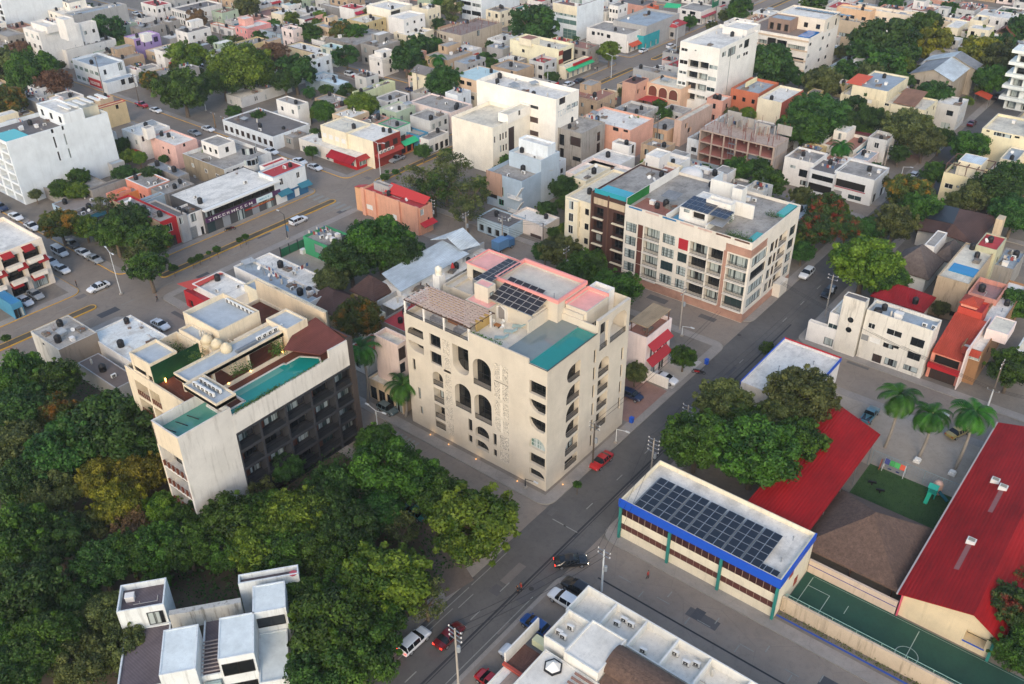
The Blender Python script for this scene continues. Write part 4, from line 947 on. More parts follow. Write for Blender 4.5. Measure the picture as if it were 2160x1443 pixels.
def whitehouse():
 k('M6')
 r=house('house','white three storey house with two round windows and grimy tower by the street',(1600,655),(1165,525),(1645,575),base=(1500,960),wall=wall('#dcd6c8',0.75),roof='rb',par=0.6,cat='house',
   S=[(1178,600,1215,640),(1295,635,1385,690),(1272,725,1302,752,'d'),(1305,735,1335,760,'d'),(1337,745,1365,772,'d'),(1450,690,1520,768,'d'),(1428,780,1497,850,'d'),(1400,862,1480,925,'d'),(1205,795,1250,862,'m'),(1282,820,1348,888,'d'),(1118,665,1170,720,'sh'),(1188,690,1245,742,'p')])
 x0,x1,y0,y1,h=r['box']
 b=upper(r,(1160,475),(1020,440),(1185,450),h+1.6,name='stair_tower',z0=0,wallm=wall('#d8d2c4',1.0),roof='rd',par=0.1)
 for p in((1063,585),(1050,647)):
  xx,zz=onS(b[2],p);q=MB()
  for i in range(16):a,c=2*math.pi*i/16,2*math.pi*(i+1)/16;q.face([(xx,b[2]-.02,zz),(xx+.55*math.cos(a),b[2]-.02,zz+.55*math.sin(a)),(xx+.55*math.cos(c),b[2]-.02,zz+.55*math.sin(c))])
  q.build('round_window',GLASS,r)
 upper(r,(1010,560),(935,530),6,7.2,name='side_wing',z0=0,wallm='W',roof='rc',par=0.4,S=[(920,600,975,650,'g')])
 b=upper(r,(1000,660),(790,630),(920,570),4.2,name='yard_wall',z0=0,wallm='W',roof='rg',par=1.6,S=[(898,690,945,755,'d')])
 cx_,cy_=g((1240,515),h);q=MB();q.lathe(cx_,cy_,[(.7,h-.6),(.75,h-.4),(.6,h+.1),(.2,h+.2)],14);q.build('water_tank',BLACKP,r,smooth=True)
 for p in((1350,560),(1530,625),(1590,640)):a,c=g(p,h-.5);fit('air_conditioner',r,a,c,h-.6)
 fit('roof_hatch',r,*g((1365,570),h-.5),h-.6,0,1.3)
whitehouse()
def redtile():
 k('M6')
 t=thing('house','narrow house with red tiled lean-to roof and red balcony beside the white street house','house',(-25,150,0))
 x0,y0=g((1510,985));x1=g((1720,1025))[0];y0=147.2;x0,x1=-27.2,x1
 volume(t,x0,x1,y0+1.2,y0+16,0,5.4,wallm='SA',roof='rr',par=.1,S=[('m',x0+.5,x1-.5,.1,2.6,'m'),('m',x0+.6,x1-.6,3.2,5.0,'k')])
 q=MB();q.slabpoly([(x0,y0+1.0,5.5),(x1,y0+1.0,5.5),(x1,y0+11.5,8.4),(x0,y0+11.5,8.4)],.15);q.build('tiled_roof',TILE,t)
 q=MB();q.box(x0,x1,y0+.1,y0+1.2,2.75,3.0);q.box(x0,x1,y0+.1,y0+.25,3.0,3.9);q.build('balcony',RED,t);q=MB();q.box(x1,x1+.2,y0+.3,y0+14,0,8.2);q.build('party_wall',wm('PKW'),t)
 volume(t,x0+.2,x1-1,y0+11.6,y0+16,5.4,9.6,wallm=wall('#b8412f',.3),roof='rr',par=.4,name='roof_room',S=[('m',x0+1,x0+2.2,6.2,7.2)])
 hip(t,x0+.3,x0+3.2,y0+12,y0+15.2,10.4,.9,TILE,.2,name='tower_roof')
 q=MB();q.box(x0+.4,x0+3.1,y0+12.1,y0+15.1,9.6,10.4);q.build('lantern_tower',wm('SA'),t)
redtile()
k('M6')
r=house('house','ochre brown house with pink awning and white roof beside the red tiled house',(1900,790),(1760,770),(2110,590),h=7.0,wall=wall('#96704c',.4),roof='rw',par=.4,cat='house',S=[(1812,790,1875,850,'g'),('m',-18,-16,.1,2.4,'d')],E=['2x3 1.2 1.3 d'],clut=2)
b=r['box'];awning(r,'S',b[2],b[0]+.2,b[1]-.2,7.0,6.2,1.0,TILE)
upper(r,(2060,680),3.5,(2100,640),8.6,name='roof_room',wallm='PKW',roof='rc',par=.1)
def bottom_white():
 t=thing('house','rambling white house with flat white roofs, brown palapa roof and many air conditioners','house',(-33,60,0));WW=wall('#e2dfd4',.3);RW=slab('#e6e1d4','#a9a497',.45)
 def vol(a,b,c,d,h,par,nm='wall',z0=0,**kw):volume(t,a,b,c,d,z0,h,wallm=WW,roof=RW,par=par,name=nm,**kw)
 vol(-43.1,2,62.5,67.3,6.5,1.3)
 parts('parapet_wall',[(x,x+.22,62.7,67.1,5.2,6.45)for x in(-38.8,-34.5,-30.2,-25.9,-21)],WW,t)
 vol(-42.4,-39.2,57.2,62.2,7.3,1.2,'front_block');vol(-39.1,-34.4,56.6,62.45,7.6,.15,'upper_block');vol(-45.2,-41.6,48,57.1,3.6,.1,'terrace_block')
 q=MB();q.box(-45.4,-45.2,53.5,60.0,3.6,5.6);q.build('terrace_wall',WW,t);q=MB();q.box(-45.2,-41.7,53.6,57.1,3.62,3.66);q.build('terrace_floor',ridged('#6d5048','x',.4,.2,grid=True),t)
 q=MB();q.box(-45.4,-42,53.1,53.5,3.6,4.0);q.build('red_coping',plain('#a8483a',.7),t)
 vol(-41.6,-34,50,56.5,6.2,.1,'middle_block');
 q=MB();hx=[(-39.4+1.05*math.cos(i*math.pi/3),55.0+1.05*math.sin(i*math.pi/3))for i in range(6)]
 for i in range(6):a,b=hx[i],hx[(i+1)%6];q.face([(*a,6.3),(*b,6.3),(-39.4,55.0,7.2)]);
 q.build('skylight',WHITEP,t);q=MB()
 for i in range(6):a,b=hx[i],hx[(i+1)%6];q.obox(((a[0]+b[0])/2,(a[1]+b[1])/2,6.25),(b[0]-a[0],b[1]-a[1],0),.56,(b[1]-a[1],a[0]-b[0],0),.1,(0,0,1),.12)
 q.build('skylight_frame',DARKM,t)
 parts('pergola_beam',[(-36.8,-34.2,52+i*.7,52.25+i*.7,6.6,6.8)for i in range(6)],plain('#8d6a5a',.7),t)
 q=MB();n=10
 for i in range(n):
  a,b=math.pi*i/n,math.pi*(i+1)/n;P=lambda u,x:(x,59.9+2.1*-math.cos(u),6.6+1.5*math.sin(u));q.face([P(a,-34.6),P(a,-24),P(b,-24),P(b,-34.6)][::-1])
 q.face([P(math.pi*i/n,-34.6)for i in range(n+1)]);q.build('thatched_roof',THATCH,t)
 q=MB();q.box(-34.3,-24,57.9,61.9,0,6.6);q.build('palapa_base',WW,t);q=MB();q.slabpoly([(-34.2,57.9,6.5),(-24,57.9,6.5),(-24,55.4,5.6),(-34.2,55.4,5.6)],.3);q.build('thatched_eave',THATCH,t)
 for x,y,z in((-41.0,60.6,6.1),(-41.6,59.2,6.1),(-40.9,59.0,6.1),(-37.0,66.2,5.2),(-36.0,66.1,5.2),(-37.4,65.2,5.2),(-29.7,65.8,5.2),(-32.8,63.8,5.2),(-27,66,5.2),(-28,65.4,5.2)):fit('air_conditioner',t,x,y,z,0.1,1.1)
 fit('roof_pipe',t,-24.5,64.5,5.25);fit('gas_cylinder',t,-25,66,5.25)
 q=MB();q.obox((-43.2,58.0,4.3),(1,0,0),1.2,(0,1,0),.5,(0,0,1),.5);q.build('awning',plain('#b9bd9b',.8),t)
 q=MB();q.box(-44,-40,49.9,53,3.61,3.64);q.build('terrace_floor',plain('#b98',.8)if False else slab('#9d8c7f'),t)
bottom_white()
def villa():
 t=thing('house','white modern villa of stacked boxes with brown terraces among the trees','house',(-72.4,25.8,0));A=math.radians(52);WW=wall('#d9dedc',.65);RW=slab('#dfe6e2','#9aa098',.25);DECK=ridged('#6b6163','y',.3,.2)
 ca,sa=math.cos(A),math.sin(A)
 def gr(p,z):
  a,b=g(p,z);a+=72.4;b-=25.8;return(a*ca+b*sa-72.4,-a*sa+b*ca+25.8)
 def box3(N,L,R,h,par,roof=RW,w=WW,z0=0,nm='wall',S=()):
  n,l,r_=gr(N,h),gr(L,h),gr(R,h);volume(t,l[0],n[0],n[1],r_[1],z0,h,wallm=w,roof=roof,par=par,name=nm,S=S)
  return l[0],n[0],n[1],r_[1]
 k('B1')
 b1=box3((1232,1345),(1000,1385),(1240,1065),8,.08)
 b2=box3((1600,1245),(1370,1285),(1585,990),8,.08,nm='roof_block',S=[])
 b3=box3((1030,938),(735,970),(1195,745),8.2,.9,DECK,nm='back_block')
 b4=box3((1800,960),(1590,1000),(1795,790),8,.08,nm='right_block')
 b5=box3((1880,745),(1500,800),(1870,690),7.6,.8,DECK,nm='rear_block')
 volume(t,b3[0]+.3,b1[0]-.02,b1[2]+.5,b3[2]-.02,0,5.0,wallm=WW,roof=DECK,par=.25,name='terrace_block')
 volume(t,b1[1]+.02,b2[0]-.02,b1[2]+1.0,b3[2]-.02,0,5.2,wallm=WW,roof=DECK,par=.3,name='middle_block')
 volume(t,b2[1]+.02,b2[1]+3.4,b2[2]-1.5,b4[2]-.02,0,4.4,wallm=WW,roof=RW,par=.2,name='lower_block')
 q=MB();n,l=gr((1515,930),7.2),gr((1065,985),7.2);q.box(l[0],n[0],n[1],n[1]+.8,4.5,7.2);q.build('stained_wall',wall('#b4b3ab',1.6),t)
 def wn(a0,a1,z0,z1,y,st='d'):
  o=window(t,'S',y,a0,a1,z0,z1,st,-.02,False);return o
 wn(b3[1]-2.2,b3[1]-.3,5.1,7.2,b3[2]);wn(b4[0]+.3,b4[1]-.3,5.3,6.9,b4[2]);wn(b2[0]+.25,b2[1]-.25,5.0,7.0,b2[2]);wn(b2[1]+.4,b2[1]+2.2,1.9,2.9,b2[2]-1.5);wn(b2[1]+.6,b2[1]+3.0,.3,1.4,b2[2]-1.5);wn(b1[0]+1.4,b1[0]+2.6,1.5,2.5,b1[2])
 wn(b2[0]+.3,b2[1]-.3,1.0,3.4,b2[2])
 parts('terrace_rail',[(b3[0]+.4,b1[0]-.1,b1[2]+.5+i*.02,b1[2]+.55+i*.02,5.2+i*.35,5.26+i*.35)for i in range(3)],WHITEP,t)
 st=MB()
 for i in range(8):st.box(b1[1]+.3,b2[0]-.2,b1[2]-2.6+i*.42,b1[2]-2.2+i*.42,0,.6+i*.55)
 st.build('outside_stair',slab('#9db0ae'),t)
 for i in range(9):q=MB();yb=b1[2]+1.3+i*.55;q.box(b1[1]+.1,b2[0]-.1,yb,yb+.12,5.4,5.5);q.build('pergola_bar',plain('#9a8f8a',.7),t)
 fit('roof_pipe',t,b3[0]+3,b3[2]+1.5,7.3);fit('roof_hatch',t,b3[0]+1.2,b3[2]+2.5,7.3)
 t.rotation_euler.z=A
villa()
def apartments():
 k(9);W_=wall('#ddd5c6',.25);t=house('apartment_building','cream five storey apartment block with roof gardens and stone base at the crossing',(1385,1050),(180,640),(1850,650),h=17.2,wall=W_,roof='rg',par=0.6,cat='apartment block',
  S=[],E=[],clut=0)
 for c in list(t.children):
  if c.name.split('.')[0]=='wall':bpy.data.objects.remove(c)
 x0,x1,y0,y1,h=t['box'];fz=[(i*2.95+2.3,i*2.95+4.95)for i in range(4)]+[(14.0,15.6)]
 cols=[(0.015,.105,'c',.2),(.17,.30,'bc',1.3),(.325,.425,'c',.2),(.455,.53,'c',.2),(.545,.68,'bo',1.3),(.69,.80,'bo',1.3),(.835,.985,'bc',1.1)]
 W=x1-x0;hs=[];gl=[]
 for fi,(a,b)in enumerate(fz[:4]):
  for c0,c1,st,d in cols:
   if c0>.44 and c0<.5 and fi>2:continue
   z0,z1=(a+.45,b-.2)if d<.5 else(a,b-.05)
   hs.append((x0+c0*W,x0+c1*W,z0,z1,d));gl.append((x0+c0*W,x0+c1*W,z0,z1,d,st))
 mb=MB();zr=h-.6
 D=y1-y0;he=[];ge=[]
 for a,b in fz[:4]:
  for c0,c1,st,d in((.05,.36,'d',.25),(.42,.50,'d',.2),(.52,.58,'m',.2),(.60,.78,'bo',1.1),(.83,.96,'c',.2)):
   z0,z1=(a+.3,b-.25)if d<.5 else(a,b-.1);he.append((y0+c0*D,y0+c1*D,z0,z1,d));ge.append((y0+c0*D,y0+c1*D,z0,z1,d,st))
 for c0,c1,st in((.845,.97,'c'),(.69,.81,'c'),(.325,.43,'c'),(.015,.105,'c'),(.17,.3,'c'),(.55,.66,'c')):pass
 shell(mb,x0,x1,y0,y1,0,h,.6,hs,he);mb.build('wall',W_,t)
 for a,b,c,d,dd,st in gl:
  w=b-a
  if st=='bo':window(t,'S',y0,a+.1,b-.1,c,d-.3,'b',dd-.04)
  elif st=='bc':window(t,'S',y0,a+.1,b-.25,c,d-.3,'bc',dd-.04)
  else:window(t,'S',y0,a,b,c,d,st,dd-.05)
  if dd>.5:rail(t,[(a,y0+.1,c),(b,y0+.1,c)],.9,n=.3);
  if dd>.5:q=MB();q.box(a-.05,b+.05,y0-.45,y0-.003,c-.2,c-.02);q.build('balcony_slab',W_,t)
 for a,b,c,d,dd,st in ge:
  window(t,'E',x1,a,b,c,d-(.3 if st=='bo' else 0),'b' if st=='bo' else st,dd-.05)
  if dd>.5:rail(t,[(x1-.1,a,c),(x1-.1,b,c)],.9,n=.3)
 for fi,(a,b)in enumerate(fz[:4]):q=MB();q.box(x0+.118*W,x0+.16*W,y0-.03,y0-.003,a-.2,b);q.build('brown_panel',plain('#5b3327',.7),t)
 STONE=ridged('#b78f7c','x',.5,.5,grid=True)
 q=MB();q.box(x0-.03,x1+.06,y0-.06,y0-.003,0.1,2.0);q.box(x1+.003,x1+.06,y0,y1,0.1,1.8);q.build('stone_base',STONE,t)
 q=MB();q.box(x0+.815*W,x1+.08,y0-.08,y0-.004,14.1,15.7);q.box(x1+.004,x1+.08,y0,y0+6.5,14.1,15.7);q.build('stone_band',STONE,t);q=MB();q.box(x0+.805*W,x0+.83*W,y0-.07,y0-.004,2,14.1);q.build('stone_band',STONE,t)
 q=MB();q.box(x0+.455*W,x0+.53*W,y0-.03,y0-.004,11.4,13.7);q.build('red_blind',plain('#a5202a',.7),t)
 sc=lambda p,z:g(p,z)
 def rblk(N,L,R,hh,nm='roof_room',z0=zr,**kw):
  n=g(N,hh);l=onS(n[1],L)[0]if not isinstance(L,(int,float))else n[0]-L;r_=onE(n[0],R)[0]if not isinstance(R,(int,float))else n[1]+R
  l=min(l,n[0]-.4);r_=max(r_,n[1]+.4);volume(t,l,n[0],n[1],r_,z0,hh,name=nm,**kw);return l,n[0],n[1],r_
 PWm=wall('#e2dfd6',.25)
 a=rblk((960,780),(695,690),(1170,690),18.6+.6,wallm=PWm,roof='rw',par=.1,S=[(735,700,785,745,'d'),(820,725,925,840,'k')])
 rblk((1180,690),(950,590),(1230,640),20.4,wallm=PWm,roof='rw',par=.5);rblk((1290,545),(1195,525),(1340,500),20.8,wallm=PWm,roof='rg',par=.1)
 rblk((1220,500),(990,440),(1235,450),20.6,wallm=PWm,roof='rw',par=.7);rblk((1400,700),(1190,650),(1410,680),19.4,wallm=PWm,roof='rw',par=.3)
 s=MB();s.box(-.55,.55,-.8,.8,0,.04);s.box(-.57,.57,-.84,-.8,0,.05,1);s.box(-.57,.57,.8,.84,0,.05,1);s.box(-.57,-.55,-.8,.8,0,.05,1);s.box(.55,.57,-.8,.8,0,.05,1);PV=s.mesh('solar_panel',[plain('#232c3d',.2),METAL])
 for i in range(8):
  for j in range(3 if i<5 else 2):
   xx=a[0]+.7+i*1.17+(.3 if i>4 else 0);o=put('solar_panel',PV,t,(xx,a[2]+.9+j*1.7,19.35+j*.12));o.rotation_euler.x=.07
 parts('terrace_wall',[(x0+.335*W,x0+.345*W,y0,y0+8,zr,h+.5),(x0+.645*W,x0+.655*W,y0,y0+6,zr,h+.8),(x0+.1,x0+.2,y0+.2,y1-.3,zr,h+1.3)],PWm,t)
 q=MB();q.box(x0+.21,x0+.26,y0+.2,y0+8.5,zr,h+1.28);q.build('green_wall',ridged('#2d7a3c','y',.2,.5),t)
 TQ=water('#3f9c93');q=MB();q.box(x1-2.2,x1-.5,y1-6.2,y1-.6,zr,h-.05);q.build('pool',TQ,t);q=MB();q.box(x1-1.6,x1-.3,y0+1.2,y0+5,zr,h-.1);q.build('pool',TQ,t)
 q=MB();q.box(x0+1,x0+.33*W,y0+.4,y0+6.4,zr+.003,zr+.02);q.build('terrace_floor',ridged('#a5705f','x',.4,.2,grid=True),t)
 q=MB();q.box(x0+.36*W,x0+.45*W,y0+.5,y0+3.3,zr+.003,zr+.03);q.build('blue_floor',plain('#3c7fa0',.5),t)
 q=MB();q.slabpoly([(x0+.66*W,y0+.6,18.2),(x0+.76*W,y0+.6,18.2),(x0+.76*W,y0+4,18.7),(x0+.66*W,y0+4,18.7)],.08);q.build('shade_roof',SHEETD,t)
 q=MB();q.slabpoly([(x0+.18*W,y0+5,18.6),(x0+.30*W,y0+5,18.6),(x0+.30*W,y0+8,18.9),(x0+.18*W,y0+8,18.9)],.08);q.build('shade_roof',SHEETD,t)
 for i in range(7):c0=.03+i*.14;q=MB();q.box(x0+c0*W,x0+(c0+.11)*W,y0-.02,y0-.003,h-.45,h-.1);q.build('parapet_panel',[plain('#2f6f9c',.4),WOODB,plain('#c3a79a',.6)][[0,2,0,2,2,1,1][i]],t)
 leafstrip(t,'roof_plants',[(x1-5.5,y0+.7),(x1-.7,y0+.9)],h-.3,.5,900,LEAF_MID,.6);leafstrip(t,'roof_plants',[(x1-3.5,y1-8),(x1-1,y1-7.6)],h-.2,.4,350,LEAF_MID,.5);leafstrip(t,'roof_plants',[(x0+.7*W,y0+5.5),(x0+.74*W,y0+5.6)],h,.6,400,LEAF_MID,.9)
 clutter(t,x0+2,x0+.33*W,y0+2,y0+7,zr,5,random.Random(5));clutter(t,x0+4,x1-6,y1-6,y1-.5,zr,6,random.Random(8))
 q=MB();q.box(x1,x1+1.6,y0+.63*D,y0+.8*D,0.1,3.0);q.build('entrance_porch',W_,t)
 t2=thing('apartment_building','brown slatted apartment wing with small balconies and turquoise roof rail between white blocks','apartment block',(x0-4,y0+8,0));wx0=x0-9.2;mb=MB();hl=[]
 for i in range(4):
  zb=2.6+i*3.0
  for a,b in((wx0+.8,wx0+3.2),(wx0+5.6,wx0+8.4)):hl.append((a,b,zb,zb+2.3,1.2))
 shell(mb,wx0,x0-.01,y0+1.4,y0+20,0,h-.3,.3,hl,[]);mb.build('wall',plain('#4b3027',.7),t2)
 for a,b,c,d,dd in hl:window(t2,'S',y0+1.4,a+.1,b-.1,c,d-.2,'b',1.15);rail(t2,[(a,y0+1.45,c),(b,y0+1.45,c)],.9,n=.3);q=MB();q.box(a-.1,b+.1,y0+.9,y0+1.39,c-.2,c);q.build('balcony_slab',wm('CR'),t2)
 for a in(wx0+4.2,wx0+.1,x0-.5):q=MB();q.box(a,a+.35,y0+1.2,y0+1.38,1,h);q.build('timber_fin',plain('#5d4033',.7),t2)
 q=MB();q.box(wx0+.8,x0-.9,y0+1.3,y0+1.38,h-2.6,h-1.2);q.build('cream_panel',wm('BE'),t2);q=MB();q.box(wx0+.8,x0-.8,y0+1.42,y0+1.5,h-.3,h+.7);q.build('glass_rail',plain('#2f9aa5',.3),t2)
 r=MB();r.box(wx0+.2,x0-.3,y0+1.7,y0+19.8,h-1.0,h-.6);r.build('roof',rm('rg'),t2);clutter(t2,wx0+1,x0-1,y0+6,y0+19,h-.6,4,random.Random(2))
 q=MB();q.box(wx0+.6,x0-.8,y0+3,y0+6.5,h-.6,h-.45);q.build('pool',water('#2fa3b0'),t2)
 t3=thing('apartment_building','narrow cream corner wing with bay window left of the brown slatted wing','apartment block',(wx0-4,y0+8,0));volume(t3,wx0-6.8,wx0-.01,y0+1.8,y0+20,0,h-3.2,wallm='CR',roof='rc',par=.5,S=['4x3 1.0 1.4 d'],clut=2)
 q=MB();q.box(wx0-6.0,wx0-3.0,y0+1.0,y0+1.79,2.8,h-3.4);q.build('bay',wm('CR'),t3)
 for i in range(4):window(t3,'S',y0+1.0,wx0-5.2,wx0-4.0,3.4+i*2.8,5.3+i*2.8,'w',-.02)
 return t
APT=apartments()
# ================================================================== the town round about
def H(label,N,L,R,h=None,base=None,name='house',cat=None,**kw):
 cat=cat or{'house':'house','shop_building':'shop','apartment_building':'apartment block','office_building':'office building','warehouse':'warehouse'}.get(name,'building')
 return house(name,label,N,L,R,h,base,cat,**kw)
def bx(r):return r['box']
def eawn(r,p,q,zt,drop,out,m,name='awning'):
 x1=bx(r)[1];a,b=onE(x1,p)[0],onE(x1,q)[0];return awning(r,'E',x1,min(a,b),max(a,b),zt,zt-drop,out,m,name)
def letters(r,face,plane,a0,a1,z,hgt,m,n,seed):
 rnd=random.Random(seed);q=MB();w=(a1-a0)/n
 for i in range(n):
  a=a0+i*w;ww=w*rnd.uniform(.45,.75)
  for s in rnd.choice([((0,.25,0,1),(.75,1,0,1),(.25,.75,.8,1)),((0,.25,0,1),(.25,1,0,.2),(.25,.9,.8,1)),((.38,.62,0,1),(0,1,.8,1)),((0,.25,0,1),(.75,1,0,1),(.25,.75,.4,.6))]):
   b=(a+s[0]*ww,a+s[1]*ww,z+s[2]*hgt,z+s[3]*hgt)
   if face=='E':q.box(plane,plane+.05,b[0],b[1],b[2],b[3])
   else:q.box(b[0],b[1],plane-.05,plane,b[2],b[3])
 o=q.build('sign_lettering',m,r);o['kind']='stuff';return o
TEAL_AWN=plain('#2f6f80',.7);RED_AWN=plain('#a3262d',.7);GRN_AWN=plain('#2fae72',.7);ORG=plain('#c1502f',.7);WLET=plain('#d9d5cc',.6)
k(1)
r=H('very tall blank white tower with dark brown front at the far upper left corner',(20,-220),24,(600,30),base=(100,330),name='apartment_building',wall='PW',roof='rw',S=['9x5 3.2 2.4 k'],par=1.2)
r=H('white hotel like block with square roof tower left of the dark round tree',(365,310),(220,285),(760,270),h=13.5,name='apartment_building',wall='W',roof='rw',S=['4x3 1.6 1.5 w'],par=.8)
upper(r,(605,190),(515,140),(690,150),19.5,name='roof_tower',wallm='W',roof='rw',par=.3);upper(r,(440,255),(290,215),(560,230),15,wallm='W',roof='rw',par=.8)
H('white rear block with stepped parapet behind the white roof tower',(750,235),(700,180),(905,190),h=13,name='apartment_building',wall='W',roof='rw',par=1.2,E=['3x2 1 1.2 d'])
r=H('long low white house with jumbled grey roof below the white hotel like block',(625,480),(548,440),(1100,385),h=6.5,wall='W',roof='rg',clut=6,E=[(650,480,662,525),(678,475,692,525),(703,470,716,520),(945,435,962,448)],S=['1x1 1.2 1.8'])
r=H('two storey corner shop with blue grey roof and red ground floor, far crossing',(925,640),(680,555),(1170,560),h=7.4,name='shop_building',wall='PW',roof='rb',par=.7,S=['2x5 2.2 1.2 t'],E=[(980,665,1015,705,'d'),(1115,600,1170,660,'d')],clut=2)
b=bx(r);q=MB();q.box(b[0]+8,b[1]+.05,b[2]-.08,b[2]-.003,.3,2.9);q.build('red_front',RED,r);letters(r,'S',b[2]-.09,b[0]+9,b[1]-1,1.0,1.0,WLET,12,1)
upper(r,(1010,790),3.5,(1285,705),3.8,name='shop_front',z0=0,wallm='PW',roof='rb',par=.2,E=[(1140,740,1200,800,'k'),(1210,725,1280,785,'k')]);q=MB()
eawn(r,(1010,780),(1150,745),3.4,.5,3.6,WHITEP)
r=H('lilac two storey house with tan side and purple windows',(1285,375),(1170,330),(1515,325),base=(1315,575),wall=wall('#a98fbd',.25),roof='rw',par=.5,E=[(1290,390,1340,428,'pu'),(1357,382,1383,440,'pu'),(1420,366,1445,420,'pu'),(1455,353,1505,392,'pu')],clut=2)
b=bx(r);q=MB();q.box(b[0],b[1]-.1,b[2]-.06,b[2]-.003,0,b[4]);q.build('tan_facing',wall('#c3a88b',.5),r)
upper(r,(1360,330),2.5,3,b[4]+2.2,name='roof_room',wallm='W',roof='rw',par=.1)
H('beige house with a white flat roof in front of the lilac house',(1520,515),(1375,460),(1750,455),base=(1535,610),wall='BE',roof='rw',par=.3,E=[(1545,535,1565,555),(1600,530,1630,565,'d')],S=['1x1 1.8 1.4 d'],clut=2)
H('small white house with red roof terrace at the foot of the lilac house',(1290,665),(1185,620),(1330,640),h=4.2,wall='W',roof='rr',par=.7)
r=H('low grey roofed row of white garages beside the far corner shop',(1285,690),(1190,650),(1520,640),base=(1290,775),wall='W',roof='rg',par=.3,E=[(1330,700,1350,740),(1370,690,1420,730,'sh')],clut=3)
r=H('low shop with green painted wall and red awning near the big round tree',(1855,555),6,(1945,525),base=(1880,625),name='shop_building',wall=wall('#249a72',.25),roof='rg',par=.5);letters(r,'E',bx(r)[1]+.01,bx(r)[2]+1,bx(r)[3]-2,1.6,.5,WLET,6,2)
H('grey roofed low house right of the green painted shop',(1960,550),(1900,500),(2075,480),h=3.9,wall='GR',roof='rg',E=['1x3 .9 1.6 d'],clut=2)
H('low white roofed workshop with a red end wall in the second row',(1610,370),(1525,340),(1760,300),h=4,wall='GR',roof='rw',par=.2,clut=1)
t=H('dark shed with patched white tin roof beside the far street',(1900,440),(1800,380),(1985,375),h=3.4,name='warehouse',wall='DG',roof=SHEET,par=.05)
H('long grey blue block with one tall window strip at the top left',(690,150),(600,85),(1205,60),h=10.5,name='office_building',wall='GR',roof='rb',par=.6,E=[(960,92,985,180,'d')],clut=8)
H('low house with white roof and dark band right of the round dark tree',(1140,245),(1035,190),(1330,205),h=4,wall='W',roof='rw',E=['1x4 1 1.2 d'])
H('dark low house with hedge right of the white roofed low house',(1400,270),(1340,240),(1480,235),h=3.6,wall='DG',roof='rd',clut=1)
H('white two storey house with red roof at the top left beyond the street',(1480,60),(1330,5),(1620,20),h=6.8,wall='W',roof='rr',S=['2x3 1 1.3 d'],E=['2x3 1 1.3 d'],par=.3)
r=H('row of red trimmed low shops on the far street at the top left',(1600,160),(1365,95),(1640,150),base=(1600,205),name='shop_building',wall='CR',roof='rr',S=['1x7 1.4 1.8 w'],par=.3)
H('white terraced house with tall windows on the far street',(1800,110),(1620,60),(2110,60),base=(1790,250),wall='W',roof='rd',S=['2x6 1.1 1.7 d'],par=.6)
H('cream wall house with red tile terrace at the far left edge',(105,790),30,(220,800),h=4.5,wall='BE',roof='rr',par=.4)
H('grey ruinous house behind trees at the left edge below the tower',(70,350),14,(235,330),h=7,wall='CO',roof='rg',S=['2x3 1 1.2 k'],E=['2x3 1 1.2 k'],clut=2)
H('weathered brown low building half hidden by trees at the left edge',(60,470),18,(250,430),h=5,wall='TAN',roof='rg',clut=5,E=['1x5 1 1.4 k'])
k(6)
r=H('tall white apartment block with cyan blind side wall and dark slit windows',(50,90),14,(1025,-170),base=(250,690),name='apartment_building',wall=wall('#dde3e4',.15),roof='rd',par=1.0,S=['6x3 3.6 2.3 b'],
 E=[(462,-90,512,0,'d'),(564,-118,610,-30,'d'),(500,42,545,140,'d'),(600,12,642,110,'d'),(542,182,582,262,'d'),(642,152,680,235,'d')])
b=bx(r);q=MB();q.box(b[0]+6,b[1]-.6,b[2]+.4,b[2]+6,r['zr'],b[4]-.25);q.build('pool',water('#3aaea8'),r)
volume(r,b[0]+1,b[1]-.02,b[2]+15,b[3]-6,r['zr'],b[4]+2.6,wallm='PW',roof='rw',par=.4,name='roof_room',S=['1x3 1.2 1.6 d']);volume(r,b[0]+1,b[1]-3,b[3]-6,b[3]-.5,r['zr'],b[4]+1.5,wallm='CR',roof='rc',par=.3,name='roof_room')
for i in range(6):q=MB();yy=b[2]+17+i*2;q.box(b[1]-6,b[1]-1,yy,yy+.9,b[4]+2.9,b[4]+3.2);q.build('roof_louvre',WHITEP,r)
clutter(r,b[0]+1,b[1]-1,b[2]+7,b[2]+14,r['zr'],6,random.Random(3))
k(1)
r=H('white house with roof stair box and red tiled porch right of the cyan white tower',(1320,1290),(1150,1215),(1610,1195),h=7.2,wall='W',roof='rw',par=.4,E=[(1342,1298,1375,1340,'d'),(1460,1265,1475,1282,'d'),(1518,1242,1550,1268,'d')],S=['2x2 .8 1.2 d'])
upper(r,(1385,1225),(1330,1160),(1450,1160),9.8,name='roof_room',wallm='W',roof='rg',par=.1)
b=bx(r);hip(r,b[1]-3.6,b[1]-.8,b[2]-2.6,b[2]-.2,2.7,.8,TILE,.2,name='porch_roof');q=MB();q.box(b[1]-3.5,b[1]-.9,b[2]-2.5,b[2]-.1,.1,2.7);q.build('porch',wm('W'),r)
r=H('pale pink two storey house with stained white roof',(1660,1385),(1425,1310),(1865,1312),h=6.6,wall=wall('#dcb2a6',.35),roof='rw',par=.4,E=[(1735,1360,1762,1388,'d')],S=[(1540,1390,1558,1415,'d'),(1588,1412,1615,1465,'d'),(1420,1330,1432,1370,'d')],clut=3)
upper(r,(1790,1370),4,(1900,1340),4.5,name='side_wing',z0=0,wallm=wall('#dcb2a6',.35),roof='rg',par=.2)
H('cream house with long red parapet beside the street behind the cyan white tower',(935,1035),(900,1005),(1190,950),h=6.5,wall=wall('#dcc394',.3),roof=slab('#cfc8ba'),par=.3,coping=wall('#b23230',.2),E=[(950,1042,985,1065,'d'),(1095,1000,1130,1030,'d')],clut=2)
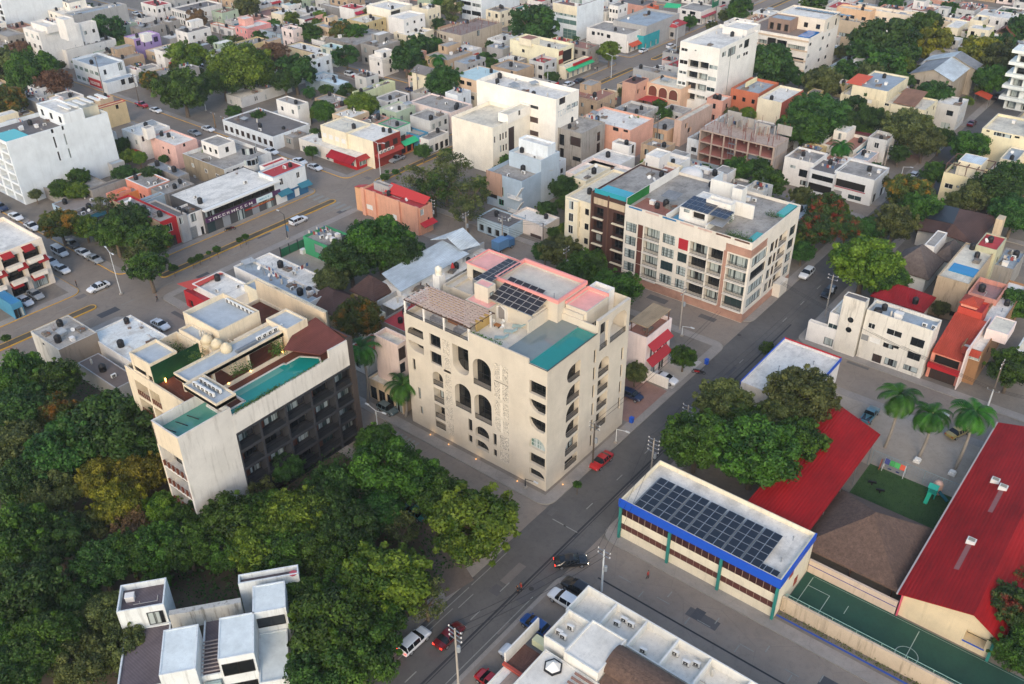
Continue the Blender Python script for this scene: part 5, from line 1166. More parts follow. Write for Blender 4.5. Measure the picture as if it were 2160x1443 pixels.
H('small house with plain red roof behind the red parapet house',(945,950),(885,925),(1070,912),h=6.2,wall='BE',roof='rr',par=.2)
r=H('white house with flat grey roof and rounded red terrace above the cyan white tower',(640,940),(520,905),(790,890),h=7.5,wall='W',roof='rg',par=.4,clut=4)
upper(r,(760,1010),(580,975),(830,960),6.2,name='terrace',z0=0,wallm='W',roof='rr',par=.3)
H('cluttered low grey roof left of the rounded red terrace',(420,1000),(190,960),(530,940),h=5.5,wall='GR',roof='rg',clut=12)
k(6)
r=H('four storey white and grey corner building with rounded glazed bays and tan side wall',(2130-0,350),(1730,190),(2640-60,240),base=(2165,560),name='apartment_building',wall=wall('#d4d4d0',.4),roof='rg',par=.9,clut=5)
b=bx(r);q=MB();q.box(b[0],b[1]-.05,b[2]-.06,b[2]-.003,0,b[4]-.01);q.build('tan_facing',wall('#93866f',.9),r)
for p in((1820,285,1848,330),(1945,340,1975,385),(2050,385,2085,425),(1840,400,1865,430),(2075,500,2105,535)):
 a,c=onS(b[2],p[:2]),onS(b[2],p[2:]);window(r,'S',b[2]-.06,a[0],c[0],c[1],a[1],'w',-.02)
k(7)
for p in((165,375,200,425),(225,345,305,395),(315,318,342,370),(180,440,212,488),(250,470,325,520),(338,435,366,485),(195,515,225,552),(240,405,300,450)):
 a,c=onE(b[1],p[:2]),onE(b[1],p[2:]);window(r,'E',b[1],a[0],c[0],min(a[1],c[1]),max(a[1],c[1]),'w',-.04)
yb=onE(b[1],(420,400))[0];q=MB();q.lathe(b[1],yb,[(2.0,3.6),(2.0,b[4]-1.0),(2.2,b[4]-.99),(2.2,b[4]-.8)],20);q.build('round_bay',wall('#dcdad2',.3),r,smooth=False)
for z in(4.9,8.0):
 for i in range(6):a=-1.3+i*.52;q=MB();c0,s0,c1,s1=math.cos(a-.22),math.sin(a-.22),math.cos(a+.22),math.sin(a+.22);R=2.03;q.face([(b[1]+R*c0,yb+R*s0,z),(b[1]+R*c1,yb+R*s1,z),(b[1]+R*c1,yb+R*s1,z+1.6),(b[1]+R*c0,yb+R*s0,z+1.6)]);q.build('pane',GLASS,r)
upper(r,(85,130),(-70,90),(245,75),b[4]+2.4,name='roof_room',wallm='W',roof='rg',par=.3,S=['1x3 1 1.2 d'],E=['1x1 1 1.4 d'])
r2=H('red roofed restaurant terrace with orange sign board under the rounded bays',(310,700),(265,605),(585,580),base=(330,800),name='shop_building',wall='W',roof=plain('#8e2a2c',.7),par=.05,E=['1x6 1.1 1.9 g'])
b=bx(r2);q=MB();q.slabpoly([(b[1],b[2],b[4]+.3),(b[1]+1.3,b[2],b[4]-.8),(b[1]+1.3,b[3],b[4]-.8),(b[1],b[3],b[4]+.3)],.1);q.build('tiled_eave',ridged('#a8402f','y',.3,.4),r2);letters(r2,'E',b[1]+1.31,b[2]+4,b[2]+8,b[4]-.75,.35,plain('#d99a4a',.6),8,4)
for i in range(9):q=MB();yy=b[2]+.8+i*1.3;q.lathe(b[1]-2,yy,[(.12,b[4]-.04),(.12,b[4]+.25)],6);q.build('finial',WHITEP,r2)
r=H('white two storey corner house with red roof and blue shop front at the avenue crossing',(600,430),(470,375),(915,320),base=(655,690),name='shop_building',wall=wall('#d9dcda',.35),roof='rr',par=.35,coping='GB',E=[(670,442,712,488,'w'),(830,380,868,422,'w'),(575,470,592,505,'d'),(595,590,635,660,'g')],clut=3)
b=bx(r);ya,yb=onE(b[1],(745,620))[0],b[3];q=MB();q.box(b[1]+.003,b[1]+.06,ya,yb,.12,2.7);q.build('blue_front',plain('#2f6488',.6),r)
q=MB();q.box(b[1]+.06,b[1]+.1,(ya+yb)/2-.9,(ya+yb)/2+.5,.3,2.2);q.build('notice_board',WHITEP,r)
eawn(r,(650,590),(765,545),3.3,.8,1.6,TEAL_AWN);eawn(r,(845,510),(950,465),3.3,.8,1.6,TEAL_AWN)
H('red roofed white house behind the blue fronted corner shop',(530,328),(475,265),(745,258),h=7.2,wall='W',roof='rr',par=.3,clut=2)
H('little red roofed kiosk house by the parked white cars',(440,205),(380,175),(500,195),h=4,wall='W',roof='rr',par=.3)
k(6)
r=H('open two storey shop with big white sheet roof and purple lettered front on the avenue',(1945,728),(1605,580),(2640,490),base=(1975,965),name='shop_building',wall=wall('#4a4a4a',.3),roof='rw',par=.1,clut=5,wE='d')
b=bx(r);yy0,yy1=b[2],b[3];q=MB();q.box(b[1]+.0,b[1]+1.2,yy0-.3,yy1,b[4]-.35,b[4]+.05);q.build('roof_edge',WHITEP,r)
n=8
for i in range(n):a=yy0+.2+i*(yy1-yy0-.4)/n;window(r,'E',b[1],a,a+(yy1-yy0-.4)/n-.12,4.1,b[4]-.6,'d',-.03)
q=MB();q.box(b[1]+.003,b[1]+.5,yy0,yy1,2.9,3.9);q.build('purple_sign',plain('#4d2a4f',.6),r);letters(r,'E',b[1]+.5,yy0+.6,yy0+(yy1-yy0)*.62,3.1,.6,WLET,10,5);q=MB();q.box(b[1]+.5,b[1]+.6,yy0+(yy1-yy0)*.66,yy0+(yy1-yy0)*.88,2.8,4.0);q.build('white_sign',plain('#cfe0e0',.6),r);letters(r,'E',b[1]+.61,yy0+(yy1-yy0)*.7,yy0+(yy1-yy0)*.84,3.2,.35,plain('#3a8aa8',.6),5,15)
for i in range(5):a=yy0+.3+i*(yy1-yy0-.4)/5;q=MB();q.box(b[1]+.003,b[1]+.06,a,a+2.0,.15,2.7);q.build(['shop_window','shutter'][i%2],[GLASSC,plain('#8b8f92',.5)][i%2],r)
H('white two storey house with one dark window between red house and open shop',(1770,800),(1590,700),(1920,735),base=(1785,1030),wall='W',roof='rd',par=.5,E=[(1803,772,1868,832,'d'),(1800,905,1890,1010,'sh'),(1905,895,1945,960,'d')],clut=5)
r=H('narrow bright red two storey house at the end of the avenue row',(1520,850),(1080,680),(1670,790),base=(1580,1105),wall=wall('#b01f26',.2),roof='rg',par=.5,E=[(1580,872,1645,925,'w'),(1605,990,1690,1065,'m')],clut=9)
b=bx(r);q=MB();q.box(b[0],b[1]-.1,b[2]-.06,b[2]-.003,0,b[4]-.005);q.build('beige_facing',wall('#a8977b',.9),r)
H('grey fronted slim house with balcony right of the red house',(1690,800),(1400,690),(1770,760),h=6.6,wall='GR',roof='rd',par=.4,E=[(1690,815,1745,860,'w')],clut=4)
H('low blue grey house with orange end wall and brown flat roof',(660,760),(495,685),(1115,600),base=(690,850),wall='GB',roof=slab('#8f847a','#6a6058',.4),par=.15,E=[(682,770,725,800,'w'),(728,755,762,785,'w')],S=['1x2 1.2 1.3 d'],clut=3,group=None)
r=H('salmon courtyard house with grey roof slab behind the big sheet roof',(1400,530),(1185,425),(1610,455),h=4.6,wall='SA',roof='rg',par=.35,coping='W',S=['1x6 .8 1.3 d'],clut=4)
upper(r,(1060,600),(1000,560),(1225,470),3.6,name='salmon_wall',z0=0,wallm='SA',roof=plain('#c96a58',.8),par=1.2);upper(r,(1180,590),3,6,3,name='orange_wing',z0=0,wallm=wall('#d98a4f',.3),roof='rg',par=.2)
H('junk covered dark roof left of the salmon courtyard house',(870,550),(835,410),(1350,365),h=4.2,wall='CO',roof='rd',par=.25,clut=14)
H('grey corrugated roofs behind the salmon courtyard house',(1690,420),(1400,300),(1790,380),h=4,wall='CO',roof=SHEETD,par=.1,clut=4)
H('rubbly grey roof between salmon house and white sheet roof',(1560,590),(1420,500),(1840,465),h=4.4,wall='CO',roof='rg',par=.2,clut=8)
r=H('small pale blue walled yard house with a grey roof behind the junk roof',(1270,690),(1225,590),(1560,560),h=4.6,wall='GB',roof='rg',par=.5,clut=5)
H('little concrete hut against the foot of the cyan white tower',(1060,305),(1020,285),(1180,270),h=4.5,wall='GR',roof='rb',par=.1)
H('grubby low sheds with scattered tins in front of the tower side',(620,620),(280,650),(1020,440),h=3,wall='CO',roof='rg',par=.3,clut=10)
k('M4')
bx1,by1=g((355,350));rr_=thing('apartment_building','three storey cream block with wavy balconies and red striped bands at the left edge','apartment block',(bx1-8,by1-10,0));hh=10.6
hl=[(by1-26+i*4.3,by1-26+i*4.3+3.6,3.5+j*3.3,5.9+j*3.3,1.2)for i in range(6)for j in range(2)]+[(by1-26+i*4.3,by1-26+i*4.3+3.4,.3,2.7,.6)for i in range(6)]
q=MB();zz,(a,b_,c,d)=shell(q,bx1-16,bx1,by1-27,by1,0,hh,.8,[],hl);q.build('wall',wall('#e6d9c6',.3),rr_);q=MB();q.face([(a,c,zz),(b_,c,zz),(b_,d,zz),(a,d,zz)]);q.build('roof',rm('rw'),rr_);clutter(rr_,a,b_,c,d,zz,6,random.Random(1))
for a0,a1,z0,z1,dd in hl:
 window(rr_,'E',bx1,a0+.1,a1-.1,z0,z1,'b',dd-.05)
 if z0>1:q=MB();q.box(bx1,bx1+1.0,a0+.3,a1-.3,z0-.25,z0+.5);q.build('balcony',wall('#eae0d0',.2),rr_);rail(rr_,[(bx1+.95,a0+.3,z0+.5),(bx1+.95,a1-.3,z0+.5)],.4,WHITEP)
for j in range(3):
 for i in range(6):q=MB();a=by1-26+i*4.3+(2.0 if j%2 else 0);q.slabpoly([(bx1,a,3.35+j*3.3+.3),(bx1+1.3,a,3.35+j*3.3-.45),(bx1+1.3,a+2.2,3.35+j*3.3-.45),(bx1,a+2.2,3.35+j*3.3+.3)],.12);q.build('red_band',TILE if False else ridged('#9c2b2c','y',.3,.4),rr_)
r=H('small blue shop with curved blue roof at the left edge of the avenue',(70,490),14,(115,480),h=3.4,name='shop_building',wall='BL',roof=plain('#2f7fb0',.5),par=.05,E=['1x2 1.4 2 d'])
k(2)
H('long pale single storey row with tin roofs along the side street',(610,1300),(135,1160),13,h=4.0,wall='PW',roof='rd',par=.35,S=['1x9 1.4 1.6 m'],clut=10)
r=H('grey concrete two storey house with stained slab above the side street row',(800,1310),(590,1245),(930,1255),base=(815,1425),wall='CO',roof='rg',par=.35,S=[(683,1300,695,1335,'d'),(735,1310,785,1370,'d')],clut=5)
b=bx(r);q=MB();q.box(b[0],b[1]-.1,b[2]-.06,b[2]-.003,3.2,b[4]-.3);q.build('pale_facing',wm('W',.6),r)
H('white shop house with cream flat roof and two black tanks',(1300,1262),(1062,1208),(1535,1170),h=8,wall='CR',roof='rc',par=.3,S=['2x4 1.6 1.3 p'],clut=3)
r=H('brick red fronted shop with broad white roof on the avenue',(1560,1345),(1300,1258),(1815,1250),h=7.6,name='shop_building',wall='CR',roof='rw',par=.2,clut=3)
b=bx(r);q=MB();q.box(b[1]+.003,b[1]+.08,b[2],b[3],0.1,b[4]-.02);q.build('red_brick_front',ridged('#8f3a30','x',.3,.2),r);
for i in range(4):a=b[2]+1+i*3;window(r,'E',b[1]+.08,a,a+1.6,4.6,6.2,'m',-.02)
q=MB();q.slabpoly([(b[1],b[2],4.0),(b[1]+1.4,b[2],3.2),(b[1]+1.4,b[3],3.2),(b[1],b[3],4.0)],.1);q.build('eave',ridged('#a9463d','y',.3,.3),r)
for i in range(4):o=fit('air_conditioner',r,b[1]+.5,b[2]+2+i*1.4,3.75,math.pi/2,1.1)
r=H('house with green roof edge and grey slab behind the avenue awnings',(1775,1225),(1610,1165),(1915,1160),h=6.4,wall=wall('#cfd8cf',.4),roof='rg',par=.1,coping=wall('#2fa56e',.2),E=['1x3 .9 1.3 d'],clut=3)
r=H('orange awning shop with green canvas on the avenue',(1820,1345),(1790,1335),(1985,1275),h=4.0,name='shop_building',wall='OR',roof='rr',par=.05,E=['1x3 2 2.2 k'])
b=bx(r);q=MB();q.slabpoly([(b[1],b[2],4.1),(b[1]+1.8,b[2],3.2),(b[1]+1.8,b[3],3.2),(b[1],b[3],4.1)],.1);q.build('awning',GRN_AWN,r)
r=H('blue and pink fronted shop right of the green canvas',(2000,1290),8,(2085,1255),h=4.4,name='shop_building',wall='BL',roof='rg',par=.4,E=['1x2 1.5 2 d']);b=bx(r);q=MB();q.box(b[1]+.003,b[1]+.3,b[2],b[3],2.6,3.5);q.build('pink_sign',plain('#c0527f',.6),r);letters(r,'E',b[1]+.31,b[2]+.4,b[3]-.4,3.6,.6,WLET,5,6)
k(7)
r=H('red cornered restaurant with white hipped roof and red awnings at the crossing',(1375,235),(870,165),(1565,165),base=(1410,360),name='shop_building',wall=wall('#e0d9cc',.3),roof='rw',par=.25,S=['1x7 1.2 1.7 w'],clut=3)
b=bx(r);q=MB();q.box(b[1]+.003,b[1]+.08,b[2]-.08,b[3],.1,b[4]-.02);q.box(b[1]-9,b[1]+.003,b[2]-.08,b[2]-.003,.1,1.0);q.build('red_front',RED,r)
q=MB();q.slabpoly([(b[1]-9.5,b[2],b[4]),(b[1]-9.5,b[2]-2.2,b[4]-1.3),(b[1]+.2,b[2]-2.2,b[4]-1.3),(b[1]+.2,b[2],b[4])],.1);q.build('awning',ridged('#a3242c','x',.6,.2),r);q=MB();q.slabpoly([(b[1],b[2],b[4]),(b[1]+1.5,b[2],b[4]-.8),(b[1]+1.5,b[3],b[4]-.8),(b[1],b[3],b[4])],.1);q.build('awning',ridged('#a33a36','y',.6,.2),r)
window(r,'E',b[1]+.08,b[2]+1,b[3]-3,.9,2.6,'t',-.02)
k(2)
r=H('long white house with pale coated roof and grey wing below the dense round trees',(285,935),(165,905),(790,830),base=(320,1030),wall='LGR',roof='rw',par=.35,E=[(300,950,318,975),(435,918,450,955,'d'),(452,915,467,950,'d'),(535,900,552,940,'d')],S=[(205,945,225,985,'d')],clut=4)
b=bx(r);volume(r,b[1]-9,b[1]+.02,b[2]+9,b[3]-.05,b[4]-1,b[4]+.4,wallm='LGR',roof='rg',par=.3,name='grey_wing',clut=0)
r=H('stacked grey house with dark red roof edge beside the palm',(840,1005),(640,945),(945,965),h=7.2,wall='W',roof='rg',par=.3,E=[(845,1005,870,1035,'d')],S=['2x2 1 1.2 d'],clut=3)
H('lower tan block with roof rubble in front of the stacked grey house',(735,1135),(560,1085),(940,1080),base=(745,1205),wall='BE',roof='rg',par=.3,S=['1x1 1.4 1.2 d'],E=[(770,1145,790,1175,'d'),(822,1148,848,1195,'w')],clut=7)
H('tan unplastered house with bare slab behind the palm',(1320,1005),(1005,930),(1400,900),base=(1265,1112),wall='TAN',roof='rg',par=.2,S=['1x3 .8 1.4 d'],clut=7)
H('pale lime walled flat roof house with rooftop junk',(1430,890),(1358,838),(1770,775),h=4.8,wall=wall('#cdd3a8',.5),roof='rg',par=.7,E=['1x2 .9 .9 d'],clut=6)
r=H('white and blue two storey house with tall black windows',(1690,965),(1570,915),(1905,882),base=(1712,1105),wall='W',roof='rg',par=.3,E=[(1697,975,1730,1035,'d'),(1793,940,1812,978,'d'),(1873,908,1892,968,'d')],clut=2)
upper(r,(1650,1100),5,(1935,1000),3.6,name='front_wing',z0=0,wallm='PW',roof='rb',par=.2,E=['1x3 1 1.3 d'])
H('pale blue house with rounded gable end beside the street',(1130,770),(915,755),(1230,745),base=(1060,865),wall='GB',roof='rw',par=.6,E=[(1140,770,1150,830,'d'),(1185,760,1200,820,'d')],clut=4)
H('bright pale roofed shed between the pale blue house and the street',(1225,810),(1040,665),(1330,760),h=3.8,name='warehouse',wall='GB',roof=slab('#cddfe4','#aab8bc',.2),par=.05)
r=H('cream row houses with arched doorways behind the bare brown tree',(1060,520),(725,440),(1190,400),base=(1070,632),wall=wall('#dccdaa',.35),roof='rw',par=.4,coping=wall('#5e5148',.2),S=['1x6 1.1 1.9 k'],clut=4)
H('pale green two storey house with glazed ground floor on the far street',(1215,470),(1060,455),(1300,400),base=(1220,640),wall=wall('#d9dcc8',.4),roof=slab('#b9d0c8'),par=.2,S=['2x2 1.8 1.6 t'],clut=2)
H('long weathered grey wall and shed roof behind the dark tree',(1400,430),16,(1760,365),h=6,name='warehouse',wall=wall('#8f877d',1.2),roof='rg',par=.3,clut=5)
r=H('white cube house with recessed roof terrace left of the dark trees',(1640,560),(1520,545),(1795,500),base=(1660,735),wall='W',roof='rw',par=.9,S=[(1603,590,1622,625,'d'),(1610,670,1628,705,'d')],E=['2x1 1 1.4 d'])
upper(r,(1640,500),(1570,455),5,bx(r)[4]+.9,name='roof_room',wallm='W',roof='rw',par=.5)
r=H('cream house with dark terrace front and broad pale roof above the white cube house',(1930,345),(1755,320),(2135,270),base=(1935,470),wall='CR',roof='rw',par=.4,S=['2x2 .8 1.2 d'],clut=5)
r=H('tall white four storey block with black window band at the top centre left',(1725,95),(1500,75),(1935,45),base=(1745,330),name='apartment_building',wall=wall('#ebe4d2',.2),roof='rw',par=.7,E=[(1730,112,1825,190,'d'),(1752,195,1775,225,'d'),(1790,205,1830,230,'d')],clut=5)
upper(r,(1850,185),8,(2050,110),9.5,name='lower_block',z0=0,wallm='W',roof='rw',par=.6,E=['3x3 1.0 1.0 d'])
r=H('rose pink two storey house with pale windows on the far street',(370,275),(240,195),(590,215),base=(385,415),wall=wall('#dc958f',.25),roof='rw',par=.5,S=['2x3 .8 1.2 w'],clut=2)
upper(r,(340,185),4,4,bx(r)[4]+2,name='roof_room',wallm='PK',roof='rw',par=.1)
H('white front garage house with orange parapet left of the rose pink house',(235,280),(12,215),(275,195),base=(240,355),wall='W',roof='rw',par=.5,coping=wall('#cf6a45',.2),S=['1x3 2.2 1.8 sh'],clut=1)
r=H('pale blue house with grey stone wing right of the rose pink house',(690,325),(455,275),(850,290),base=(695,435),wall='GB',roof='rg',par=.5,S=[(600,330,640,392,'d')],E=[(672,345,695,385,'d'),(745,320,800,370,'d')],clut=4)
b=bx(r);q=MB();q.box(b[1]+.003,b[1]+.06,b[2]+4.5,b[3],0.1,b[4]);q.build('stone_facing',wall('#5f5c5c',.5),r)
r=H('white house with wine red roof band and pink end bay',(910,188),(805,168),(1092,112),base=(925,300),wall='W',roof='rg',par=.6,E=[(925,198,943,235,'d'),(978,182,998,222,'d'),(1040,150,1065,200,'d')],clut=4)
b=bx(r);q=MB();q.box(b[1]+.003,b[1]+.1,b[2],b[3]-4.5,b[4]-.7,b[4]);q.build('wine_band',plain('#7f2b3a',.7),r);q=MB();q.box(b[1]+.003,b[1]+.06,b[3]-4.5,b[3],.1,b[4]+.4);q.build('pink_facing',wm('PK'),r)
r=H('grey and teal shop with rooftop dish right of the wine red band',(1110,212),6,(1270,178),base=(1130,268),name='shop_building',wall='GR',roof='rg',par=.4,E=['1x2 1.6 1.8 k'],clut=3)
b=bx(r);q=MB();q.box(b[1]+.003,b[1]+.06,b[2]+5,b[3],.1,b[4]);q.build('teal_facing',plain('#23808c',.7),r)
H('low cream house with folded white roof behind the rose pink house',(690,140),(592,115),(830,95),h=5.4,wall='CR',roof='rw',par=.15,clut=2)
H('bare concrete side wall building left of the red roofed house',(1295,90),(1060,45),(1330,65),base=(1300,190),wall=wall('#8d8a85',.9),roof='rw',par=.3,clut=2)
r=H('white house with big red roof and crimson balcony band at the top',(1380,90),(1235,20),(1492,55),base=(1395,232),wall='W',roof='rr',par=.2,E=['2x3 .9 1.1 d'])
b=bx(r);awning(r,'E',b[1],b[2],b[3],4.6,3.8,1.2,plain('#b01f3f',.7))
H('small house with pale green hip roof at the very top',(760,55),(690,30),(880,35),h=4,wall='W',roof=slab('#bcd8d4'),par=.1,E=['1x3 1 1.3 d'])
H('cluttered cream building with rooftop rooms right of the four storey block',(2080,90),(1930,60),(2200,60),h=9,wall='CR',roof='rc',par=.8,clut=8,E=['2x3 1 1.3 w'],S=['2x2 1 1.3 w'])
k(3)
r=H('white six storey block with dark ribbon windows at the top edge',(700,-60),(505,-110),(1060,-120),base=(705,215),name='apartment_building',wall='PW',roof='rw',S=[(512,5,600,55,'d'),(605,25,692,75,'w'),(515,85,600,140,'w'),(608,100,695,158,'d')])
H('unfinished concrete hall with rebar posts on its roof and bare side wall',(515,338),(275,297),(895,188),base=(515,530),name='warehouse',wall=wall('#b5a895',.8),roof=slab('#8f7d72','#5d4a42',.6),par=.5,S=[(280,315,300,360,'k'),(305,325,330,370,'k'),(340,335,362,375,'k'),(385,355,430,395,'p'),(315,395,360,460,'k')],E=[(658,280,685,335,'d')],clut=4)
r=[o for o in bpy.data.objects if o.name.startswith('warehouse')and 'rebar' in o.get('label','')][0];b=bx(r);rn=random.Random(5)
for i in range(46):q=MB();xx,yy=rn.uniform(b[0]+.5,b[1]-.5),rn.uniform(b[2]+.5,b[3]-.5);q.bar((xx,yy,b[4]-.5),(xx,yy,b[4]+rn.uniform(.4,1.6)),.06,n=4);q.build('rebar_post',plain('#7c4f3f',.9),r)
r=H('cream three storey shop house with brick red panels and open terraces above the avenue',(1405,470),(970,420),(1580,455),base=(1430,700),name='shop_building',wall=wall('#e8dfbd',.2),roof='rc',par=.8,S=[(1085,465,1110,490,'d'),(1098,600,1115,635,'d')],E=[(1470,490,1565,560,'k'),(1480,600,1585,645,'w'),(1450,720,1560,770,'k')],clut=4)
b=bx(r);
for z in(b[4]-2.2,b[4]-5):q=MB();q.box(b[1]+.003,b[1]+.1,b[2],b[2]+2.4,z,z+1.5);q.build('brick_panel',ridged('#9a4a3a','y',.3,.3),r)
upper(r,(1170,380),5,5,b[4]+1.5,name='roof_room',wallm='CR',roof='rt',par=.1)
r=H('low shop with red and green awning at the end of the avenue row',(1500,640),(1440,600),(1740,560),h=4.2,name='shop_building',wall='CR',roof='rc',par=.4,E=['1x5 1.2 1.9 g'])
b=bx(r);awning(r,'E',b[1],b[2],b[3],3.6,3.0,1.6,GRN_AWN);q=MB();q.box(b[1]+.01,b[1]+.5,b[2]+4,b[3],3.7,4.5);q.build('red_sign',RED,r)
r=H('grey low building with long red illuminated style sign facing the avenue',(1270,850),(1040,740),(1430,740),h=4.2,name='shop_building',wall='GR',roof='rg',par=.6,clut=3);b=bx(r);q=MB();q.box(b[1]+.003,b[1]+.25,b[2],b[3],2.6,4.4);q.build('red_sign',RED,r);letters(r,'E',b[1]+.26,b[2]+.8,b[3]-.8,3.1,.7,plain('#d88a80',.6),12,8)
H('brown walled flat house with a blue tank left of the grey low building',(1035,680),(790,605),(1200,640),h=5.6,wall='TAN',roof='rg',par=.4,S=[(975,670,1000,720,'w')],clut=6)
r=H('peach two storey house with pale cyan roof and set back terrace',(660,770),(430,735),(905,745),h=8.4,wall=wall('#dcbf9f',.3),roof=slab('#b8d0d0','#8fa5a5',.25),par=.1,S=[(495,757,538,792,'d'),(560,772,605,805,'d')],E=[(675,775,735,810,'d')],clut=3)
upper(r,(650,890),(398,835),5,5.2,name='lower_storey',z0=0,wallm=wall('#cfc2a8',.4),roof='rc',par=.5,S=[(488,895,530,935,'d'),(595,905,632,940,'d')])
H('small tiled mauve roof house between peach house and red sign',(1050,800),(920,760),(1150,770),h=4.6,wall='BE',roof=plain('#a98786',.8),par=.05)
r=H('house with pitched grey roof and cream balcony left of the palm',(200,720),(35,625),(330,640),h=7.0,wall='CR',roof='rg',par=.3,S=[(65,640,95,680,'d'),(165,665,185,705,'d')])
b=bx(r);gable(r,b[0],b[1],b[2],b[3],b[4]+.02,1.5,ridged('#7f7a76','x',.3,.4),'x');upper(r,(180,760),(0,690),4,3.9,name='veranda',z0=0,wallm=wall('#dcc3b0',.3),roof='rc',par=.6,S=['1x3 1.5 1.8 g'])
H('grey flat house with roof hut left of the round tree',(560,610),(440,560),(740,500),h=6.4,wall='GR',roof='rb',par=.4,E=['2x4 .8 1.3 d'],S=['1x2 1 1.2 d'],clut=3)
H('low grey roofs full of junk behind the cream three storey shop house',(900,470),(750,480),(985,400),h=4,wall='GR',roof='rb',par=.2,clut=6)
H('white and pink row with long pale roof left of the stepped white office',(410,1070),(20,950),(612,970),h=6.2,wall='PKW',roof='rg',par=.4,E=['2x5 .7 1.3 d'],clut=8)
H('grey roofed house with iron gates left of the stepped white office',(215,1150),(20,1085),(385,1090),h=6.6,wall='LGR',roof='rg',par=.4,E=['2x3 1 1.4 d'],clut=4)
r=H('pale blue low shop front with white grilles beside the avenue',(200,1330),(95,1290),(385,1190),h=4,name='shop_building',wall='W',roof='rg',par=.3,E=['1x4 1.2 2.0 d'],clut=1)
r=H('tall white office tower with green glazed front and brown roof terrace',(1605,65),(1378,45),(1865,-50),base=(1600,400),name='office_building',wall='PW',roof=slab('#7d5f55'),par=.6,S=[(1405,105,1600,160,'t'),(1412,165,1600,245,'t'),(1475,265,1600,385,'t')])
b=bx(r);q=MB();q.box(b[0],b[1]-.1,b[2]-.08,b[2]-.003,b[4]-3.2,b[4]);q.build('cream_band',wm('CR'),r);volume(r,b[0]+3,b[1]-2,b[2]+6,b[3]-2,r['zr'],b[4]+3,wallm='PW',roof='rb',par=.3,name='roof_room',S=['1x4 1.4 1.8 t'])
r=H('long low white building with grey roof right of the glazed office tower',(2080,330),(1700,260),(2250,210),h=6.6,name='warehouse',wall='W',roof='rg',par=.4,S=[(1748,295,1775,335,'d'),(1800,305,1822,320,'d'),(1835,312,1858,328,'d'),(1890,325,1922,365,'d')],clut=4)
H('white lookout house with window band behind the long low white building',(2000,60),(1915,40),(2090,30),h=10,wall='W',roof='rg',par=.2,S=['3x3 .9 1.2 d'],E=['3x2 .9 1.2 d'])
H('dark red edged bungalow with teal roof left of the glazed office tower',(1210,120),(985,90),(1340,90),h=4.6,wall='PKW',roof=slab('#5f938c','#3f6a64',.3),par=.3,coping=wall('#7d2a2c',.2),S=['1x4 1 1.5 d'])
r=H('big blank white office building with stepped roof and long upper windows',(1408,945),(655,855),(1625,905),h=17.5,name='office_building',wall=wall('#efe9dc',.18),roof='rw',par=1.2,S=[(1085,972,1240,1045,'w'),(1085,1082,1237,1175,'s'),(1088,1212,1240,1300,'s')],E=[(1510,1005,1545,1010,'d'),(1440,940,1495,975,'d'),(1555,985,1615,975,'d')],clut=14)
letters(r,'E',bx(r)[1],bx(r)[2]+1,bx(r)[2]+8,bx(r)[4]-5,1.6,plain('#b9bdbd',.6),7,9)
volume(r,*(lambda n,l:(l[0],n[0]))(g((805,1215),12.6),(onS(g((805,1215),12.6)[1],(415,1130))[0],0)),g((805,1215),12.6)[1],bx(r)[2]-.02,0,12.6,wallm=wall('#efe6d2',.2),roof='rc',par=.9,name='front_block',
 E=[(820,1300,832,1352,'d'),(872,1275,886,1330,'d'),(898,1265,912,1318,'d'),(926,1252,940,1305,'d'),(876,1385,890,1440,'d'),(902,1378,916,1430,'d'),(928,1368,942,1420,'d'),(956,1220,1012,1430,'m')])
n=g((950,1090),14.4);volume(r,n[0]-3.2,n[0],n[1],bx(r)[2]-.03,12,14.4,wallm=wall('#efe9dc',.2),roof='rc',par=.3,name='stair_block',E=['1x1 .8 1.6 d'])
k(8)
r=H('narrow grey blue block with blind side wall, outside stair and cluttered roof',(1075,465),(745,320),(1440,290),base=(1085,790),name='apartment_building',wall=wall('#9fb0bd',.2),roof='rg',par=.9,S=[(860,505,915,605,'gr'),(865,625,912,695,'gr'),(865,745,915,805,'d'),(750,540,850,640,'k'),(780,680,850,760,'k')],clut=8)
b=bx(r);n=g((1440,200),b[4]+2.6);volume(r,b[0]+1,b[1]+.02,b[2]+(b[3]-b[2])*.5,b[3],0,b[4]+2.8,wallm=wall('#b5c3cc',.2),roof='rw',par=.7,name='rear_block',clut=4);volume(r,b[0]+1.5,b[1]-.5,b[2]+(b[3]-b[2])*.72,b[3]-1,b[4],b[4]+5.2,wallm='PW',roof='rw',par=.5,name='roof_room')
q=MB();q.box(b[0]-.02,b[0]+(b[1]-b[0])*.45,b[2]-.1,b[2]-.003,b[4]-5.5,b[4]+.2);q.build('brick_facing',wall('#b08f7b',.9),r)
for i,z in enumerate((b[4]-4.4,b[4]-8.0)):
 q=MB();q.box(b[1]-3.2,b[1]+.3,b[2]-1.4,b[2]-.01,z,z+.18);q.build('landing',wm('W'),r);rail(r,[(b[1]-3.2,b[2]-1.4,z+.18),(b[1]+.3,b[2]-1.4,z+.18)],.9,WHITEP,.5);q=MB();q.obox((b[1]-.2,b[2]-.8,z+1.6),(1,0,1.6),2.0,(0,1,0),.5,(-1.6,0,1),.08);q.build('stair_flight',wm('W'),r)
r=H('bare concrete four storey frame building with shuttered openings',(1640,10),(1340,-70),(1875,-90),base=(1640,350),name='apartment_building',wall=wall('#a09a90',1.3),roof='rg',par=.3,S=[(1545,30,1640,140,'m'),(1440,10,1485,125,'d'),(1440,140,1480,255,'k'),(1565,220,1640,280,'d'),(1450,290,1490,340,'k')],E=[(1800,0,1825,70,'d'),(1795,105,1822,195,'d'),(1790,230,1815,280,'d')],clut=6)
